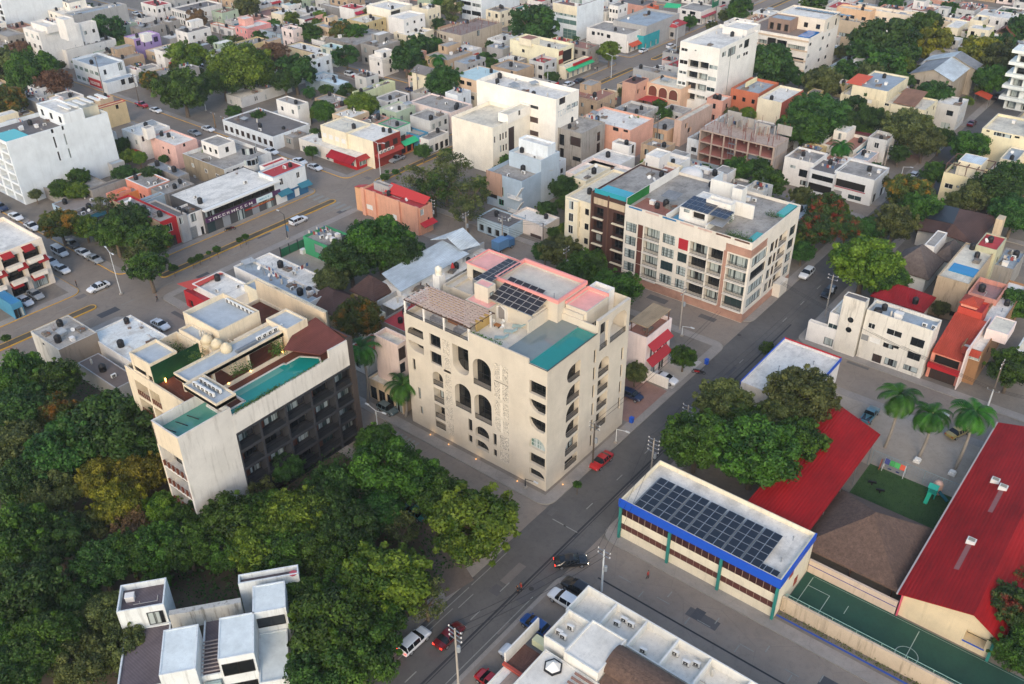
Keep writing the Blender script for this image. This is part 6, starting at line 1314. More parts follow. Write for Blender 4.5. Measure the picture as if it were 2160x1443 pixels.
r=H('salmon pink two storey building with brick framed windows and pale roof',(1640+475,-80+60),(1640,-25-280),(2335,-110),h=8.4,name='office_building',wall=wall('#dba58d',.35),roof='rw',par=.5,S=[(1762,-235,1805,-165,'d'),(1862,-215,1905,-145,'d'),(1960,-190,2005,-120,'d'),(2062,-165,2110,-100,'d'),(1950,-80,2000,-10,'d'),(2050,-60,2090,0,'d')],clut=9)
r=H('small white house with chamfered corner and black roof tank',(2105,130),(1940,100),(2170,60),h=7.4,wall='W',roof='rg',par=.5,E=[(2130,110,2145,190,'d')],clut=2)
H('dark single storey shop with scaffold poles at the street behind the shed',(960,900),(660,830),6,h=3.6,name='shop_building',wall='GB',roof='rd',par=.3,S=['1x4 1.4 1.8 k'],clut=3)
r=H('plain white roofed bungalow with brown slatted gate in front of the blue block',(1395,890),(975,790),(1440,870),base=(1290,1030),wall=wall('#dccfc2',.4),roof='rw',par=.5,S=[(1165,950,1270,1030,'s'),(985,905,1045,990,'k'),(1050,935,1085,1005,'w'),(1110,965,1160,1010,'w')],clut=2)
r=H('cream low house with tall blank party wall and tank behind the bay wing',(1690,460),(1545,400),(1925,350),h=7.2,wall='CR',roof='rc',par=.4,S=['1x4 1 1.6 d'],clut=3)
H('long white party wall block with pale pink side running behind the bay wing',(1905,490),(1500,380),(2160,340),h=6,wall='PKW',roof='rw',par=.7,clut=3)
H('flat white roof with a round hatch beside the concrete frame',(1930,350),(1650,290),(2160,200),h=5.6,wall='W',roof='rw',par=.3,clut=1)
k(9)
r=H('white stepped roof terraces with black tank behind the cream apartments',(640,330),(350,250),(800,190),h=12.5,name='apartment_building',wall='W',roof='rw',par=.7,clut=6);b=bx(r);upper(r,(500,240),(370,200),5,15.2,name='roof_room',wallm='W',roof='rw',par=.3)
r=H('cream roof terrace block with brown tiled floor behind the brown slatted wing',(450,480),(140,400),(720,360),h=13,name='apartment_building',wall='CR',roof='rt',par=.9,S=['3x3 1 1.6 d'],clut=6);upper(r,(440,400),(320,365),4,15.5,name='roof_room',wallm='CR',roof='rc',par=.2)
r=H('white domed roof apartment block with tank frames behind the solar panels',(960,470),(690,420),(1105,400),h=13.5,name='apartment_building',wall='PW',roof='rg',par=.7,clut=8);n=g((800,400),14);q=MB();q.lathe(n[0],n[1],[(2.6,13),(2.6,14.3),(2.2,15),(1,15.5)],20);q.build('dome',wm('W'),r,smooth=True)
r=H('white house with dark brown panels and grey roof near the leafy street',(1560,200),6,9,h=6,wall='GB',roof='rb',par=.2)
k('M4')
r=H('worn two storey concrete house with rubble roof left of the white patched roof',(395,775),(190,650),(620,690),base=(430,950),wall=wall('#c9c5ba',.9),roof=slab('#b3aca0','#5e5850',.8,.4),par=.2,S=[(265,725,285,750,'d'),(372,785,388,815,'d')],E=[(410,790,430,815,'k'),(520,740,590,765,'k')],clut=9)
b=bx(r);q=MB();q.box(b[1]+.003,b[1]+.05,b[2],b[3],0.1,b[4]-.01);q.build('tan_facing',wall('#96897a',.7),r)
H('low hall with white patched and peeling roof beside the green walled roof court',(830,852),(530,610),(1095,665),h=4.2,name='warehouse',wall='W',roof=slab('#e2e4dd','#a79a86',.75,.3),par=.25,clut=7)
r=H('low brown felt roof with a lone air unit behind the white patched hall',(735,1020),(495,875),(880,985),h=3.6,wall='GR',roof=slab('#6f6157','#4e453e',.5),par=.1,clut=3)
r=H('white flat roofed restaurant with finials along its edge near the avenue',(1440,470),(1215,355),(1620,385),h=5,name='shop_building',wall='W',roof='rw',par=.5,clut=4)
r=H('tiny red eatery with crimson roof and red sunshade on the avenue pavement',(1290,465),(1160,390),(1350,440),h=3.6,name='shop_building',wall='RED',roof=plain('#8e2433',.7),par=.05,S=['1x2 1.6 1.8 k'])
b=bx(r);q=MB();a0,a1=g((1120,355),4.6),g((1400,285),4.6);q.slabpoly([(a0[0],a0[1],4.6),(a0[0]+5,a0[1],4.9),(a1[0]+1,a1[1],4.9),(a1[0],a1[1],4.6)],.06);q.build('sunshade',plain('#c04434',.7),r)
H('long white roof crowded with machines beside the brown pyramid roof',(1960,475),(1480,258),(2070,440),h=4.8,name='warehouse',wall='W',roof='rb',par=.4,clut=24)
H('long narrow white roof strip next to the green fenced yard',(1965,378),(1595,205),(2075,330),h=5,name='warehouse',wall='W',roof='rw',par=.3,clut=5)
H('long cream party wall with pale blue roof behind the dark hotel',(1985,575),(1545,372),(2075,548),h=6.5,name='warehouse',wall='CR',roof='rb',par=.4,clut=3)
k('M4')
t=thing('restaurant_building','dark brown tiled pyramid roofs between the white hall and the cream hotel','restaurant',(*g((2100,480),3),0))
k('M5');p=[g(c,4)for c in((60,395),(205,462),(350,398))];hip(t,p[0][0],p[1][0],p[1][1],p[2][1],4.0,3.2,BTILE,.2);q=MB();q.box(p[0][0]+.4,p[1][0]-.4,p[1][1]+.4,p[2][1]-.4,.1,4);q.build('wall',wm('BE'),t)
k('M4');p=[g(c,3.4)for c in((1890,470),(2110,555),(2230,430))];hip(t,p[0][0],p[1][0],p[1][1],p[2][1],3.4,2.6,BTILE,.2);q=MB();q.box(p[0][0]+.4,p[1][0]-.4,p[1][1]+.4,p[2][1]-.4,.1,3.4);q.build('wall',wm('BE'),t)
k('M5')
t=thing('warehouse','large pale metal roofed hall with a raised gable behind the cream hotel','warehouse',(*g((480,250),3),0))
q=MB();P=lambda c,z:(*g(c,z),z);q.slabpoly([P((255,290),6.6),P((375,405),5.4),P((810,165),5.6),P((640,80),6.8)],.15);q.build('roof',SHEET,t)
a=g((375,405),5.4);c=g((640,80),6.8);x0,x1=min(a[0],g((255,290),6.6)[0])+.6,a[0]-.6;q=MB();q.box(g((255,290),6.6)[0]+.6,a[0]-.6,a[1]+.6,g((810,165),5.6)[1]-1,.1,5.2);q.build('wall',wm('W'),t)
k(8);q=MB();q.slabpoly([P((215,1015),6.8),P((365,1005),7.6),P((525,900),8.6),P((525,901),8.6)][:3],.12);q.slabpoly([P((365,985),8.3),P((525,900),8.6),P((690,1062),6.4),P((500,1112),6.3)],.15);q.build('gable_roof',SHEET,t)
k('M5');q=MB();aa,bb=g((230,470),4.5),g((920,100),4.5);q.box(aa[0]-.2,aa[0]+.1,aa[1],bb[1],.1,4.6);q.build('side_wall',wm('GR'),t);q=MB();q.box(aa[0]+.12,aa[0]+3.5,aa[1]+1,bb[1]-1,3.4,3.6);q.build('lean_to_roof',rm('rw'),t);clutter(t,aa[0]+.5,aa[0]+3.3,aa[1]+2,bb[1]-2,3.6,12,random.Random(6))
r=H('slim pinkish four storey house with salmon side beside the cream hotel',(355,745),(205,672),(430,690),h=12.5,wall=wall('#d2bfb6',.4),roof='rc',par=.8,E=[(360,770,410,820,'m'),(365,870,408,905,'d')],clut=4)
b=bx(r);q=MB();q.box(b[1]+.003,b[1]+.05,b[2],b[3],0,b[4]-.3);q.build('salmon_facing',wm('SA'),r)if False else None
H('low pale shop front with dark glazed doors under the slim pinkish house',(385,1060),(170,940),7,h=4.2,name='shop_building',wall='BE',roof='rc',par=.3,S=['1x4 1.5 2.6 d'])
r=H('white and pink three storey house with red window awnings and straw roof pergola',(1935,700),(1790,645),(2092,585),h=9.6,wall=wall('#e3d2cc',.3),roof='rt',par=.8,E=[(1955,760,1985,830,'w'),(2000,735,2025,800,'w'),(2040,710,2060,770,'w'),(1960,870,1985,940,'w'),(2010,840,2035,905,'w')])
b=bx(r)
for z in(8.0,4.9):q=MB();q.slabpoly([(b[1],b[2]+.4,z),(b[1]+1.3,b[2]+.4,z-1.0),(b[1]+1.3,b[3]-1.2,z-1.0),(b[1],b[3]-1.2,z)],.08);q.build('awning',RED_AWN,r)
q=MB();q.box(b[0]+.8,b[1]-.2,b[2]+.3,b[3]-.3,11.3,11.45);q.build('pergola_roof',ridged('#b19a7a','x',.35,.5),r);parts('pergola_post',[(x,x+.15,y,y+.15,8.8,11.3)for x in(b[0]+1,b[1]-.5)for y in(b[2]+.5,b[3]-.6)],WOODB,r)
wallthing('boundary_wall','white yard wall beside the pale paved forecourt',-69.5,-60.8,117.0,117.2,2.2,wm('W'))
k(7)
r=H('green fronted shop with block strewn grey roof beside the green fenced yard',(1240,1125),(890,938),(1460,1000),h=4.4,name='shop_building',wall=wall('#3f9a68',.5),roof='rg',par=.6,S=[(1000,1050,1095,1165,'sh'),(1145,1120,1165,1180,'d')],clut=16)
x0,y0=g((690,1190));x1,y1=g((955,1075));
t=thing('fence','green windbreak fence of the empty yard by the green shop','fence',(x0,y0,0));q=MB();q.box(x0-.05,x0+.05,y0,y1,.15,2.0);q.build('mesh_panel',plain('#2a6a4a',.8),t);parts('post',[(x0-.1,x0+.1,y0+i*2.4,y0+i*2.4+.12,.1,2.6)for i in range(int((y1-y0)/2.4))],DARKM,t)
sheet('yard_ground',x0+.2,x0+12,y0-2,y1+1,.14,ground('yard','#9a8d80','#ada092',.4))
a,c=g((945,1140));t=thing('water_tank','bright blue water drum standing in the empty yard','water tank',(a,c,0));q=MB();q.lathe(a,c,[(.6,.14),(.62,1.4),(.55,1.5),(.1,1.55)],16);q.build('drum',plain('#2f86b5',.5),t,smooth=True)
a,c=g((900,1150));t=thing('crate','white plastic crate cage beside the blue drum','crate',(a,c,0));q=MB();q.box(a-.5,a+.5,c-.5,c+.5,.14,1.2);q.box(a-.55,a+.55,c-.55,c+.55,.16,.28);q.build('cage',WHITEP,t)
r=H('peach three storey corner house with tall pilasters and red pitched roof',(1995,722),(1460,575),(2120,690),base=(2020,980),wall=wall('#dba183',.35),roof='rr',par=.5,S=[(1490,670,1560,740,'p'),(1745,770,1830,850,'p'),(1910,930,1970,975,'p')],E=[(2010,735,2045,775,'w'),(2080,805,2100,855,'d')])
b=bx(r);parts('pilaster',[(b[0]+f*(b[1]-b[0]),b[0]+f*(b[1]-b[0])+1.0,b[2]-.5,b[2]-.003,0,b[4]+.3)for f in(.0,.2,.62,.93)],wall('#dda184',.35),r)
q=MB();q.slabpoly([(b[0]+6,b[2]+1.5,b[4]+.2),(b[1]-.3,b[2]+2.2,b[4]+.2),(b[1]-.3,b[3],b[4]+1.3),(b[0]+6,b[3],b[4]+1.6)],.1);q.build('pitched_roof',plain('#b8332f',.7),r)
volume(r,b[0]+2,b[0]+7,b[2]+2,b[3]-.5,r['zr'],b[4]+1.4,wallm='GR',roof='rg',par=.4,name='roof_room');q=MB();q.box(b[0]-3.2,b[0]-.02,b[2]+.6,b[3]-2,0,6);q.build('side_wing',wall('#dda77c',.3),r);q=MB();q.slabpoly([(b[0]-3.3,b[2]+.5,6.02),(b[0],b[2]+.5,7.0),(b[0],b[3]-2,7.0),(b[0]-3.3,b[3]-2,6.02)],.1);q.build('wing_roof',plain('#b8332f',.7),r)
q=MB();q.slabpoly([(b[1],b[2]-.2,3.2),(b[1]+1.6,b[2]-.2,2.6),(b[1]+1.6,b[3],2.6),(b[1],b[3],3.2)],.1);q.build('awning',plain('#b3262f',.7),r)
k(4)
r=H('slim beige two storey house with brown framed window in the back lane',(545,1245),(390,1215),(745,1140),base=(562,1392),wall=wall('#c7a585',.4),roof='rg',par=.3,S=[(400,1235,420,1265,'d'),(455,1255,537,1340,'d')],clut=3)
H('long blank pinkish wall house with cream roof beside the white balcony tower',(712,1150),(652,1045),(1005,1000),h=7.4,wall=wall('#c9ab98',.8),roof='rc',par=.35,E=[(745,1175,765,1215,'k'),(770,1220,800,1250,'k')],clut=3)
r=H('tall white seven storey tower with paired balconies and blind bluish side',(1085,462),(700,388),(1440,305),base=(1005,1095),name='apartment_building',wall=wall('#e9e6dc',.15),roof='rw',par=.9,clut=7,
 S=[(708,452,765,492),(692,562,765,602),(682,665,755,708),(672,765,745,812),(660,870,735,912),(650,965,725,1005),(774,562,865,655,'b'),(876,582,962,668,'b'),(765,667,855,755,'b'),(863,687,950,775,'b'),(755,770,840,860,'b'),(850,790,937,877,'b'),(742,872,830,960,'b'),(840,897,925,950,'bc'),
  (972,612,1050,655,'g'),(960,722,1035,765,'g'),(947,822,1022,865,'g'),(937,925,1010,970,'g'),(835,472,850,487,'d')],E=[(1155,465,1217,510,'d'),(1098,500,1130,530,'g'),(1260,425,1287,445,'g'),(1310,385,1345,440,'d'),(1238,530,1265,550,'g'),(1297,505,1312,525,'d'),(1320,495,1337,515,'d')])
b=bx(r);q=MB();q.bar((b[1]+.06,b[2]+7,0),(b[1]+.06,b[2]+7,b[4]-1),.07,n=5);q.build('drain_pipe',GB if False else METAL,r);volume(r,b[0]+4,b[1]-1,b[3]-6,b[3]+3,r['zr'],b[4]+1.2,wallm='W',roof='rw',par=.5,name='roof_room')
r=H('cream courtyard restaurant with brick arches and red barrel canopy',(705,850),(385,765),9,h=7.2,name='restaurant_building',cat='restaurant',wall=wall('#d9b597',.3),roof='rc',par=.4,S=[])
b=bx(r)
for i in range(3):
 a=b[0]+.6+i*(b[1]-b[0]-1)/3;w=(b[1]-b[0]-1)/3-.5;q=MB();pts=shape(a,a+w,3.4,6.6,tl=w/2-.02,tr=w/2-.02);q.face([(p_[0],b[2]-.03,p_[1])for p_ in pts]);q.build('arch_window',[plain('#6b3a2c',.7)],r);q=MB()
 for u,v in zip(pts,pts[1:]+pts[:1]):q.bar((u[0],b[2]-.05,u[1]),(v[0],b[2]-.05,v[1]),.1,n=4)
 q.build('arch_trim',wm('CR'),r)
q=MB()
for i in range(8):u,v=math.pi*i/8,math.pi*(i+1)/8;q.face([(b[0]-.5+4*(1-math.cos(u)),b[2]-5.5,2.6+.9*math.sin(u)),(b[0]-.5+4*(1-math.cos(v)),b[2]-5.5,2.6+.9*math.sin(v)),(b[0]-.5+4*(1-math.cos(v)),b[2]-.1,2.6+.9*math.sin(v)),(b[0]-.5+4*(1-math.cos(u)),b[2]-.1,2.6+.9*math.sin(u))])
q.build('canopy',plain('#b23a35',.7),r)
H('pink brown stair block with dark sloping roof left of the brick arches',(275,800),(150,755),(400,740),h=8.2,wall=wall('#c99c86',.3),roof=plain('#5d3a33',.8),par=.15,E=['2x2 1.4 1.4 k'])
H('flat grey terrace roofs above the brick arches',(690,740),(250,650),(760,690),h=6.4,wall='GR',roof='rg',par=.2,clut=5)
H('low wine red roofed cafe beside the tower foot with white chairs',(690,600),(525,560),(760,560),h=5.2,name='shop_building',wall=wall('#c9b7ae',.3),roof='rg',par=.5,S=['1x3 2 1.6 k'],coping=wall('#b0402f',.2),clut=4)
H('white roof terrace house with dark clutter left of the tower top',(690,520),(530,500),(760,480),h=6.5,wall='GR',roof='rd',par=.4,clut=5)
r=H('orange house with curved yellow parapet and white roof ornaments right of the tower',(1445,890),(1185,792),13,h=8.0,wall=wall('#bd6c4c',.6),roof='rb',par=.8,S=['2x3 1 1.2 d'],clut=7)
b=bx(r);q=MB();q.box(b[0]+3,b[0]+3.3,b[2]+3,b[3]-3,b[4],b[4]+1.4);q.build('yellow_wall',wm('YE'),r)
H('white roofed house with salmon side in front of the orange house',(1662,975),(1440,895),(1875,800),h=8.2,wall='CR',roof='rw',par=.6,E=['1x1 1 1.2 d'],coping=None,clut=5)
b=bx([o for o in bpy.data.objects if 'salmon side in front' in o.get('label','')][0]);rr2=[o for o in bpy.data.objects if 'salmon side in front' in o.get('label','')][0];q=MB();q.box(b[1]+.003,b[1]+.06,b[2],b[3],0,b[4]);q.build('salmon_facing',wall('#c0614c',.3),rr2)
r=H('tan and white five storey apartment block with blue roof pool and dotted side wall',(1895,368),(1300,275),(2215,165),base=(1850,805),name='apartment_building',wall=wall('#e2ddd3',.2),roof=slab('#8d7a6c'),par=.6,clut=4,
 S=[(1712,415,1875,492,'b'),(1700,527,1862,600,'b'),(1690,637,1842,715,'b'),(1605,372,1700,462,'b'),(1600,475,1690,560,'b'),(1525,352,1592,485,'k'),(1438,367,1512,432,'b'),(1430,455,1500,520,'b')],
 E=[(1925,412,1940,430,'d'),(2045,350,2058,370,'d'),(2105,318,2118,338,'d'),(2020,455,2035,475,'d'),(2088,425,2100,445,'d'),(1905,520,1920,540,'d'),(2005,560,2018,580,'d'),(2068,530,2080,552,'d'),(1885,630,1900,650,'d')])
b=bx(r);q=MB();q.box(b[1]-4.2,b[1]-.6,b[2]+.8,b[2]+9,r['zr'],b[4]+.1);q.build('pool',water('#1f6fb0'),r)
volume(r,b[0]+6,b[1]+.01,b[2]+11,b[3],r['zr'],b[4]+3.6,wallm=wall('#ddd3c2',.2),roof='rw',par=.5,name='roof_storey',S=['1x4 1.4 1.5 d'],E=['1x2 1.2 2.6 d']);volume(r,b[0]+6,b[1]-9,b[2]+5,b[2]+10.9,r['zr'],b[4]+3.2,wallm=wall('#8d7668',.3),roof='rb',par=.3,name='roof_room',S=['1x3 1.4 2.2 k'])
for i in range(10):q=MB();q.box(b[0]+8+i*1.9,b[0]+9.6+i*1.9,b[3]-3.4,b[3]-1.2,b[4]+3.3,b[4]+3.4);q.build('solar_panel',SOLAR,r)
for z in range(4):q=MB();q.box(b[0],b[1]+.05,b[2]-.25,b[2]-.003,b[4]-.9-z*3.1-.3,b[4]-.9-z*3.1+.15);q.build('spandrel',wall('#c9b39b',.3),r)
def construction():
 k(4);x1,y0=g((1595,1400),9.3);x0=onS(y0,(882,1235))[0];y1=onE(x1,(1735,1280))[0]
 t=thing('construction_site','unfinished three storey concrete frame with open reddish floors and rebar on top','construction site',((x0+x1)/2,(y0+y1)/2,0));CC=wall('#b39d8c',1.0);RD=slab('#b0736a','#7d5750',.4);W=x1-x0
 for z in(0.1,3.1,6.2):q=MB();q.box(x0+.2,x1-.2,y0+.2,y1-.2,z+.02,z+.06);q.build('red_floor',RD,t)
 for z in(2.8,5.9,9.0):q=MB();q.box(x0,x1,y0,y1,z,z+.3);q.build('floor_slab',CC,t)
 for i in range(7):
  for y in(y0+.05,y0+5,y1-.4):
   q=MB();xx=x0+.05+i*(W-.5)/6
   for z in(0.1,3.1,6.2):q.box(xx,xx+.35,y,y+.35,z,z+2.7)
   q.build('column',CC,t)
 q=MB();q.box(x0+.3,x1-.3,y0+7,y0+7.2,.1,9);q.box(x1-.25,x1-.02,y0+.5,y1,.1,9);q.box(x0+.02,x0+.25,y0+.5,y1,.1,9);q.build('block_wall',wall('#a59a92',.9),t)
 rn=random.Random(2)
 for i in range(9):a=x0+1+i*(W-3)/9;d=rn.uniform(4,12);q=MB();q.box(a,a+.2,y0+rn.uniform(4,8),min(y1,y0+8+d),9.3,9.3+rn.uniform(1.5,3.2));q.build('block_wall',wall('#a8a29a',.9),t)
 for i in range(4):a=x0+2+i*5;yy=y0+rn.uniform(7,14);q=MB();q.box(a,a+4,yy,yy+.2,9.3,11.8);q.build('block_wall',wall('#a8a29a',.9),t)
 for i in range(64):xx,yy=rn.uniform(x0+.5,x1-.5),rn.choice([y0+.4,y0+5.2,y0+rn.uniform(1,16)]);q=MB();q.bar((xx,yy,9.3),(xx,yy,9.3+rn.uniform(.8,2.8)),.055,n=4);q.build('rebar_post',plain('#7d4a3c',.9),t)
 for i in range(6):q=MB();q.bar((x0+9+(i%3)*.8,y0-.8,.1),(x0+9+(i%3)*.8,y0-.8,10),.05,n=4)if i<3 else q.box(x0+8.8,x0+10.8,y0-1.1,y0-.4,2.6+(i-3)*2.6,2.7+(i-3)*2.6);q.build('scaffold',METAL,t)
 q=MB();q.box(x0-1,x0+9,y0-3,y0-2.9,.1,2.2);q.build('hoarding',ridged('#9da9ae','x',.3,.3),t)
construction()
r=H('big grey hall with roof lights behind the teal shop',(380,250),(60,190),(690,150),h=8,name='warehouse',wall='GR',roof='rb',par=.8,clut=4)
r=H('teal fronted shop with yellow base beside the red awning',(352,345),10,(505,262),h=5,name='shop_building',wall=wall('#2a9aa0',.3),roof='rg',par=.8,E=['1x3 1.5 2 k'])
r=H('white shop with red orange awning left of the teal shop',(205,395),5,(345,355),h=4.2,name='shop_building',wall='W',roof='rd',par=.3,E=['1x3 1.5 2 k']);b=bx(r);awning(r,'E',b[1],b[2],b[3],3.4,2.5,1.8,ORG)
r=H('pale kiosk house with faded red hip roof at the far avenue crossing',(650,258),(548,205),(752,218),h=4.6,wall='GR',roof='rg',par=.05,S=['1x2 1.4 1.6 d']);b=bx(r);hip(r,b[0],b[1],b[2],b[3],4.62,1.6,ridged('#b3474a','x',.4,.3),.4,name='hip_roof')
r=H('white corner shop house with green hanging sign at the far avenue',(870,112),(675,85),(1040,58),base=(885,242),name='shop_building',wall='W',roof='rg',par=.3,S=[(715,98,750,122,'d'),(790,105,840,132,'d'),(850,175,895,225,'k')],E=['1x4 1.2 2 k'],clut=2)
b=bx(r);q=MB();q.box(b[1]+.1,b[1]+.4,b[2]+8,b[2]+13,5.2,9.2);q.build('green_sign',plain('#1d6b4a',.5),r);letters(r,'E',b[1]+.41,b[2]+8.6,b[2]+12.4,7.2,.8,WLET,6,12);awning(r,'E',b[1],b[2],b[3],3.4,3.0,1.2,plain('#9e3a45',.7))
H('orange house with red roof behind the grey hall',(450,70),(380,35),(495,55),h=7,wall='OR',roof='rr',par=.4,E=['2x2 1 1 d'])
t=thing('canopy','bright green tarpaulin roof behind the faded red kiosk','canopy',(*g((620,60),4),0));q=MB();q.slabpoly([P((535,70),5),P((570,25),6),P((710,40),6),P((690,80),5)],.06);q.build('tarpaulin',GRN_AWN,t);
for c in((540,72),(688,82),(570,30),(705,44)):a=g(c,5);q=MB();q.bar((a[0],a[1],0),(a[0],a[1],4.9),.06,n=5);q.build('post',METAL,t)
H('pink and teal flat houses above the grey hall',(600,170),(470,140),(680,150),h=5,wall='PK',roof='rg',par=.4,clut=3)
H('white low building with red umbrella terrace at the very top',(1090,70),(1050,45),(1160,20),h=5.5,wall='GR',roof='rr',par=.3,E=['1x3 1.2 1.6 d'])
H('white walled flat building left of the tan apartment terrace',(1300,240),(1112,200),(1400,185),h=9,wall='W',roof='rw',par=.9,S=['2x3 1 1.2 d'],clut=6)
H('red brown tiled low roof behind the white balcony tower',(1130,300),(1000,260),(1190,250),h=5,wall='BE',roof=plain('#8a5148',.8),par=.05)
H('white roof with paint cans and vents above the tan apartments',(1560,140),(1390,110),(1640,90),h=7,wall='W',roof='rw',par=.3,clut=6)
k(5)
r=H('very long white roofed school range at the top right',(1545,218),(540,45),(1598,165),h=8,name='school_building',wall=wall('#e3d3ba',.25),roof='rw',par=.9,S=['2x14 1.6 1.2 d'],clut=16)
H('peach walled house end of the long white roofed range',(705,112),(385,68),(760,80),h=8.6,wall=wall('#e0b890',.25),roof='rc',par=.6,S=['2x3 1.6 1.3 d'],clut=3)
H('beige house with brown ribbon windows behind the dotted side wall',(600,215),(400,195),(640,195),h=9,wall=wall('#c8b497',.3),roof='rg',par=.5,S=[(405,305,460,350,'d'),(465,315,535,360,'d')],clut=3)
r=H('white villa with green glass window and dark door at the top right',(1905,348),(1520,302),(1955,252),h=7,wall='W',roof='rw',par=.4,S=[(1615,360,1672,393,'t'),(1705,355,1788,418,'k')],clut=4)
upper(r,(1830,290),(1640,240),(1895,215),10,wallm='CR',roof='rw',par=.4,S=['1x2 1.2 1.4 d']);upper(r,(1540,270),(1415,250),(1640,215),9,name='side_block',z0=0,wallm='CR',roof='rw',par=.3,S=['2x2 1.2 1.4 d'])
t=thing('house','house with steep red brown tiled roof by the trees at the top right corner','house',(*g((2020,330),4),0));p_=[g(c,5)for c in((1885,315),(2055,350),(2110,275))];gable(t,p_[0][0],p_[1][0],p_[1][1],p_[2][1],5,3,ridged('#7d4a3c','y',.4,.3),'y');q=MB();q.box(p_[0][0]+.3,p_[1][0]-.3,p_[1][1]+.3,p_[2][1]-.3,0,5);q.build('wall',wm('BE'),t)
H('cream high wall house in front of the palms at the top right corner',(1770,200),(1655,165),(1830,180),h=9,wall='CR',roof='rc',par=.5,clut=1)
def ware(label,N,L,R,pk,h,rz,m1,m2):
 x1,y0=g(N,h);x0=onS(y0,L)[0];y1=onE(x1,R)[0];xm=x0+(x1-x0)*pk;t=thing('warehouse',label,'warehouse',((x0+x1)/2,(y0+y1)/2,0))
 q=MB();q.face([(x0,y0,0),(x1,y0,0),(x1,y0,h),(xm,y0,h+rz),(x0,y0,h)]);q.face([(x1,y0,0),(x1,y1,0),(x1,y1,h),(x1,y0,h)]);q.face([(x0,y1,0),(x0,y0,0),(x0,y0,h),(x0,y1,h)]);q.build('wall',wall('#a89d8c',1.0),t)
 q=MB();q.slabpoly([(x0-.5,y0-.6,h-.2),(xm,y0-.6,h+rz+.1),(xm,y1,h+rz+.1),(x0-.5,y1,h-.2)],.1);q.build('roof',m1,t);q=MB();q.slabpoly([(xm,y0-.6,h+rz+.1),(x1+.5,y0-.6,h-.2),(x1+.5,y1,h-.2),(xm,y1,h+rz+.1)],.1);q.build('roof',m2,t)
 for i in range(4):window(t,'S',y0,x0+1.5+i*3.2,x0+3+i*3.2,h-3,h-1.6,'k',-.02)
 return t
ware('old hall with white right roof slope and plank balconies near the leafy street',(1480,762),(1100,658),(1670,692),.53,8.5,2.2,SHEETD,SHEET);ware('rear grey gable hall behind the old hall with plank balconies',(1700,650),(1230,560),(1760,600),.55,8.5,2.6,SHEET,SHEETD)
r=H('stained cream three storey house with white roof furniture and red edged terrace',(1222,1048),(415,922),(1342,968),h=8.6,wall=wall('#e3d7b4',1.0),roof='rc',par=.4,S=[(640,920,712,985,'p'),(842,965,875,1010,'w'),(860,1090,893,1135,'w')],E=['3x2 1 1.2 d'],clut=3)
upper(r,(870,870),(530,825),(1050,815),11.4,wallm=wall('#e0d4b4',.8),roof='rb',par=.5,clut=6);b=bx(r);q=MB();q.slabpoly([(b[1]-9,b[2]+.5,b[4]+.3),(b[1]-3,b[2]+.5,b[4]+.3),(b[1]-3,b[3]-1,b[4]+2),(b[1]-9,b[3]-1,b[4]+2)],.2);q.build('tile_roof',ridged('#8d6a55','x',.4,.4),r);q=MB();q.slabpoly([(b[0]+.5,b[2]+1,b[4]+3),(b[0]+5,b[2]+1,b[4]+3),(b[0]+5,b[3]-1,b[4]+3.4),(b[0]+.5,b[3]-1,b[4]+3.4)],.1);q.build('sunshade',plain('#d0532c',.7),r);parts('post',[(b[0]+x,b[0]+x+.12,b[2]+1.1,b[2]+1.22,b[4]-.4,b[4]+2.9)for x in(.6,4.8)],METAL,r)
H('grey two storey house with white roof and orange side by the street stalls',(1530,1012),(1335,975),(1650,895),base=(1495,1245),wall='LGR',roof='rw',par=.3,S=[(1430,1045,1480,1105,'d'),(1375,1155,1445,1225,'t')],E=['2x3 1 1.4 k'],clut=2)
t=thing('canopy','orange red tent roof over a street stall','canopy',(*g((1780,910),3),0));q=MB();q.slabpoly([P((1690,885),3.4),P((1830,950),3.0),P((1865,905),3.0),P((1760,855),3.4)],.08);q.build('roof',plain('#c04a2a',.7),t)
for c in((1700,890),(1825,945),(1855,905)):a=g(c,3);q=MB();q.bar((a[0],a[1],0),(a[0],a[1],3),.06,n=5);q.build('post',METAL,t)
t=thing('canopy','bright blue tarpaulin stretched between the trees','canopy',(*g((980,690),4),0));q=MB();q.slabpoly([P((885,660),4.6),P((1000,735),4.2),P((1050,730),4.2),P((1095,680),4.6)],.05);q.build('tarpaulin',plain('#1f6fae',.7),t)
H('grey villa roofs with skylights below the dotted side wall',(390,690),(255,640),(600,580),h=4.5,wall='GB',roof='rb',par=.5,clut=4)
x0,y0=g((1958,1025));hh=rise(x0,y0,(2095,480));t=thing('apartment_building','white stepped apartment block with projecting balcony slabs at the right edge','apartment block',(x0+7,y0+6,0));volume(t,x0,x0+16,y0,y0+14,0,hh,wallm=wall('#dfe2dc',.2),roof='rw',par=.6,S=['5x4 2.6 2.2 b'])
for i in range(5):q=MB();q.box(x0-1.6,x0+16,y0-1.6,y0-.003,hh-.5-i*(hh/5),hh+.35-i*(hh/5));q.box(x0-1.6,x0-.003,y0+.0,y0+6,hh-.5-i*(hh/5),hh+.35-i*(hh/5));q.build('balcony',wall('#e3e8e0',.2),t)
r=H('cream apartment house with tall shuttered windows at the right edge',(2600,1392),(1772,1200),14,h=10,name='apartment_building',wall=wall('#e8ddb8',.2),roof='rc',par=.5,coping='CR',S=[(1808,1222,1832,1255,'d'),(1880,1240,2040,1300,'w'),(2080,1270,2118,1308,'d')],clut=3)
b=bx(r);volume(r,b[0]+11,b[1],b[2]+2,b[3],r['zr'],b[4]+4,wallm='CR',roof='rc',par=.4,name='upper_storey',S=['1x4 1.2 1.4 d'])
k(10)
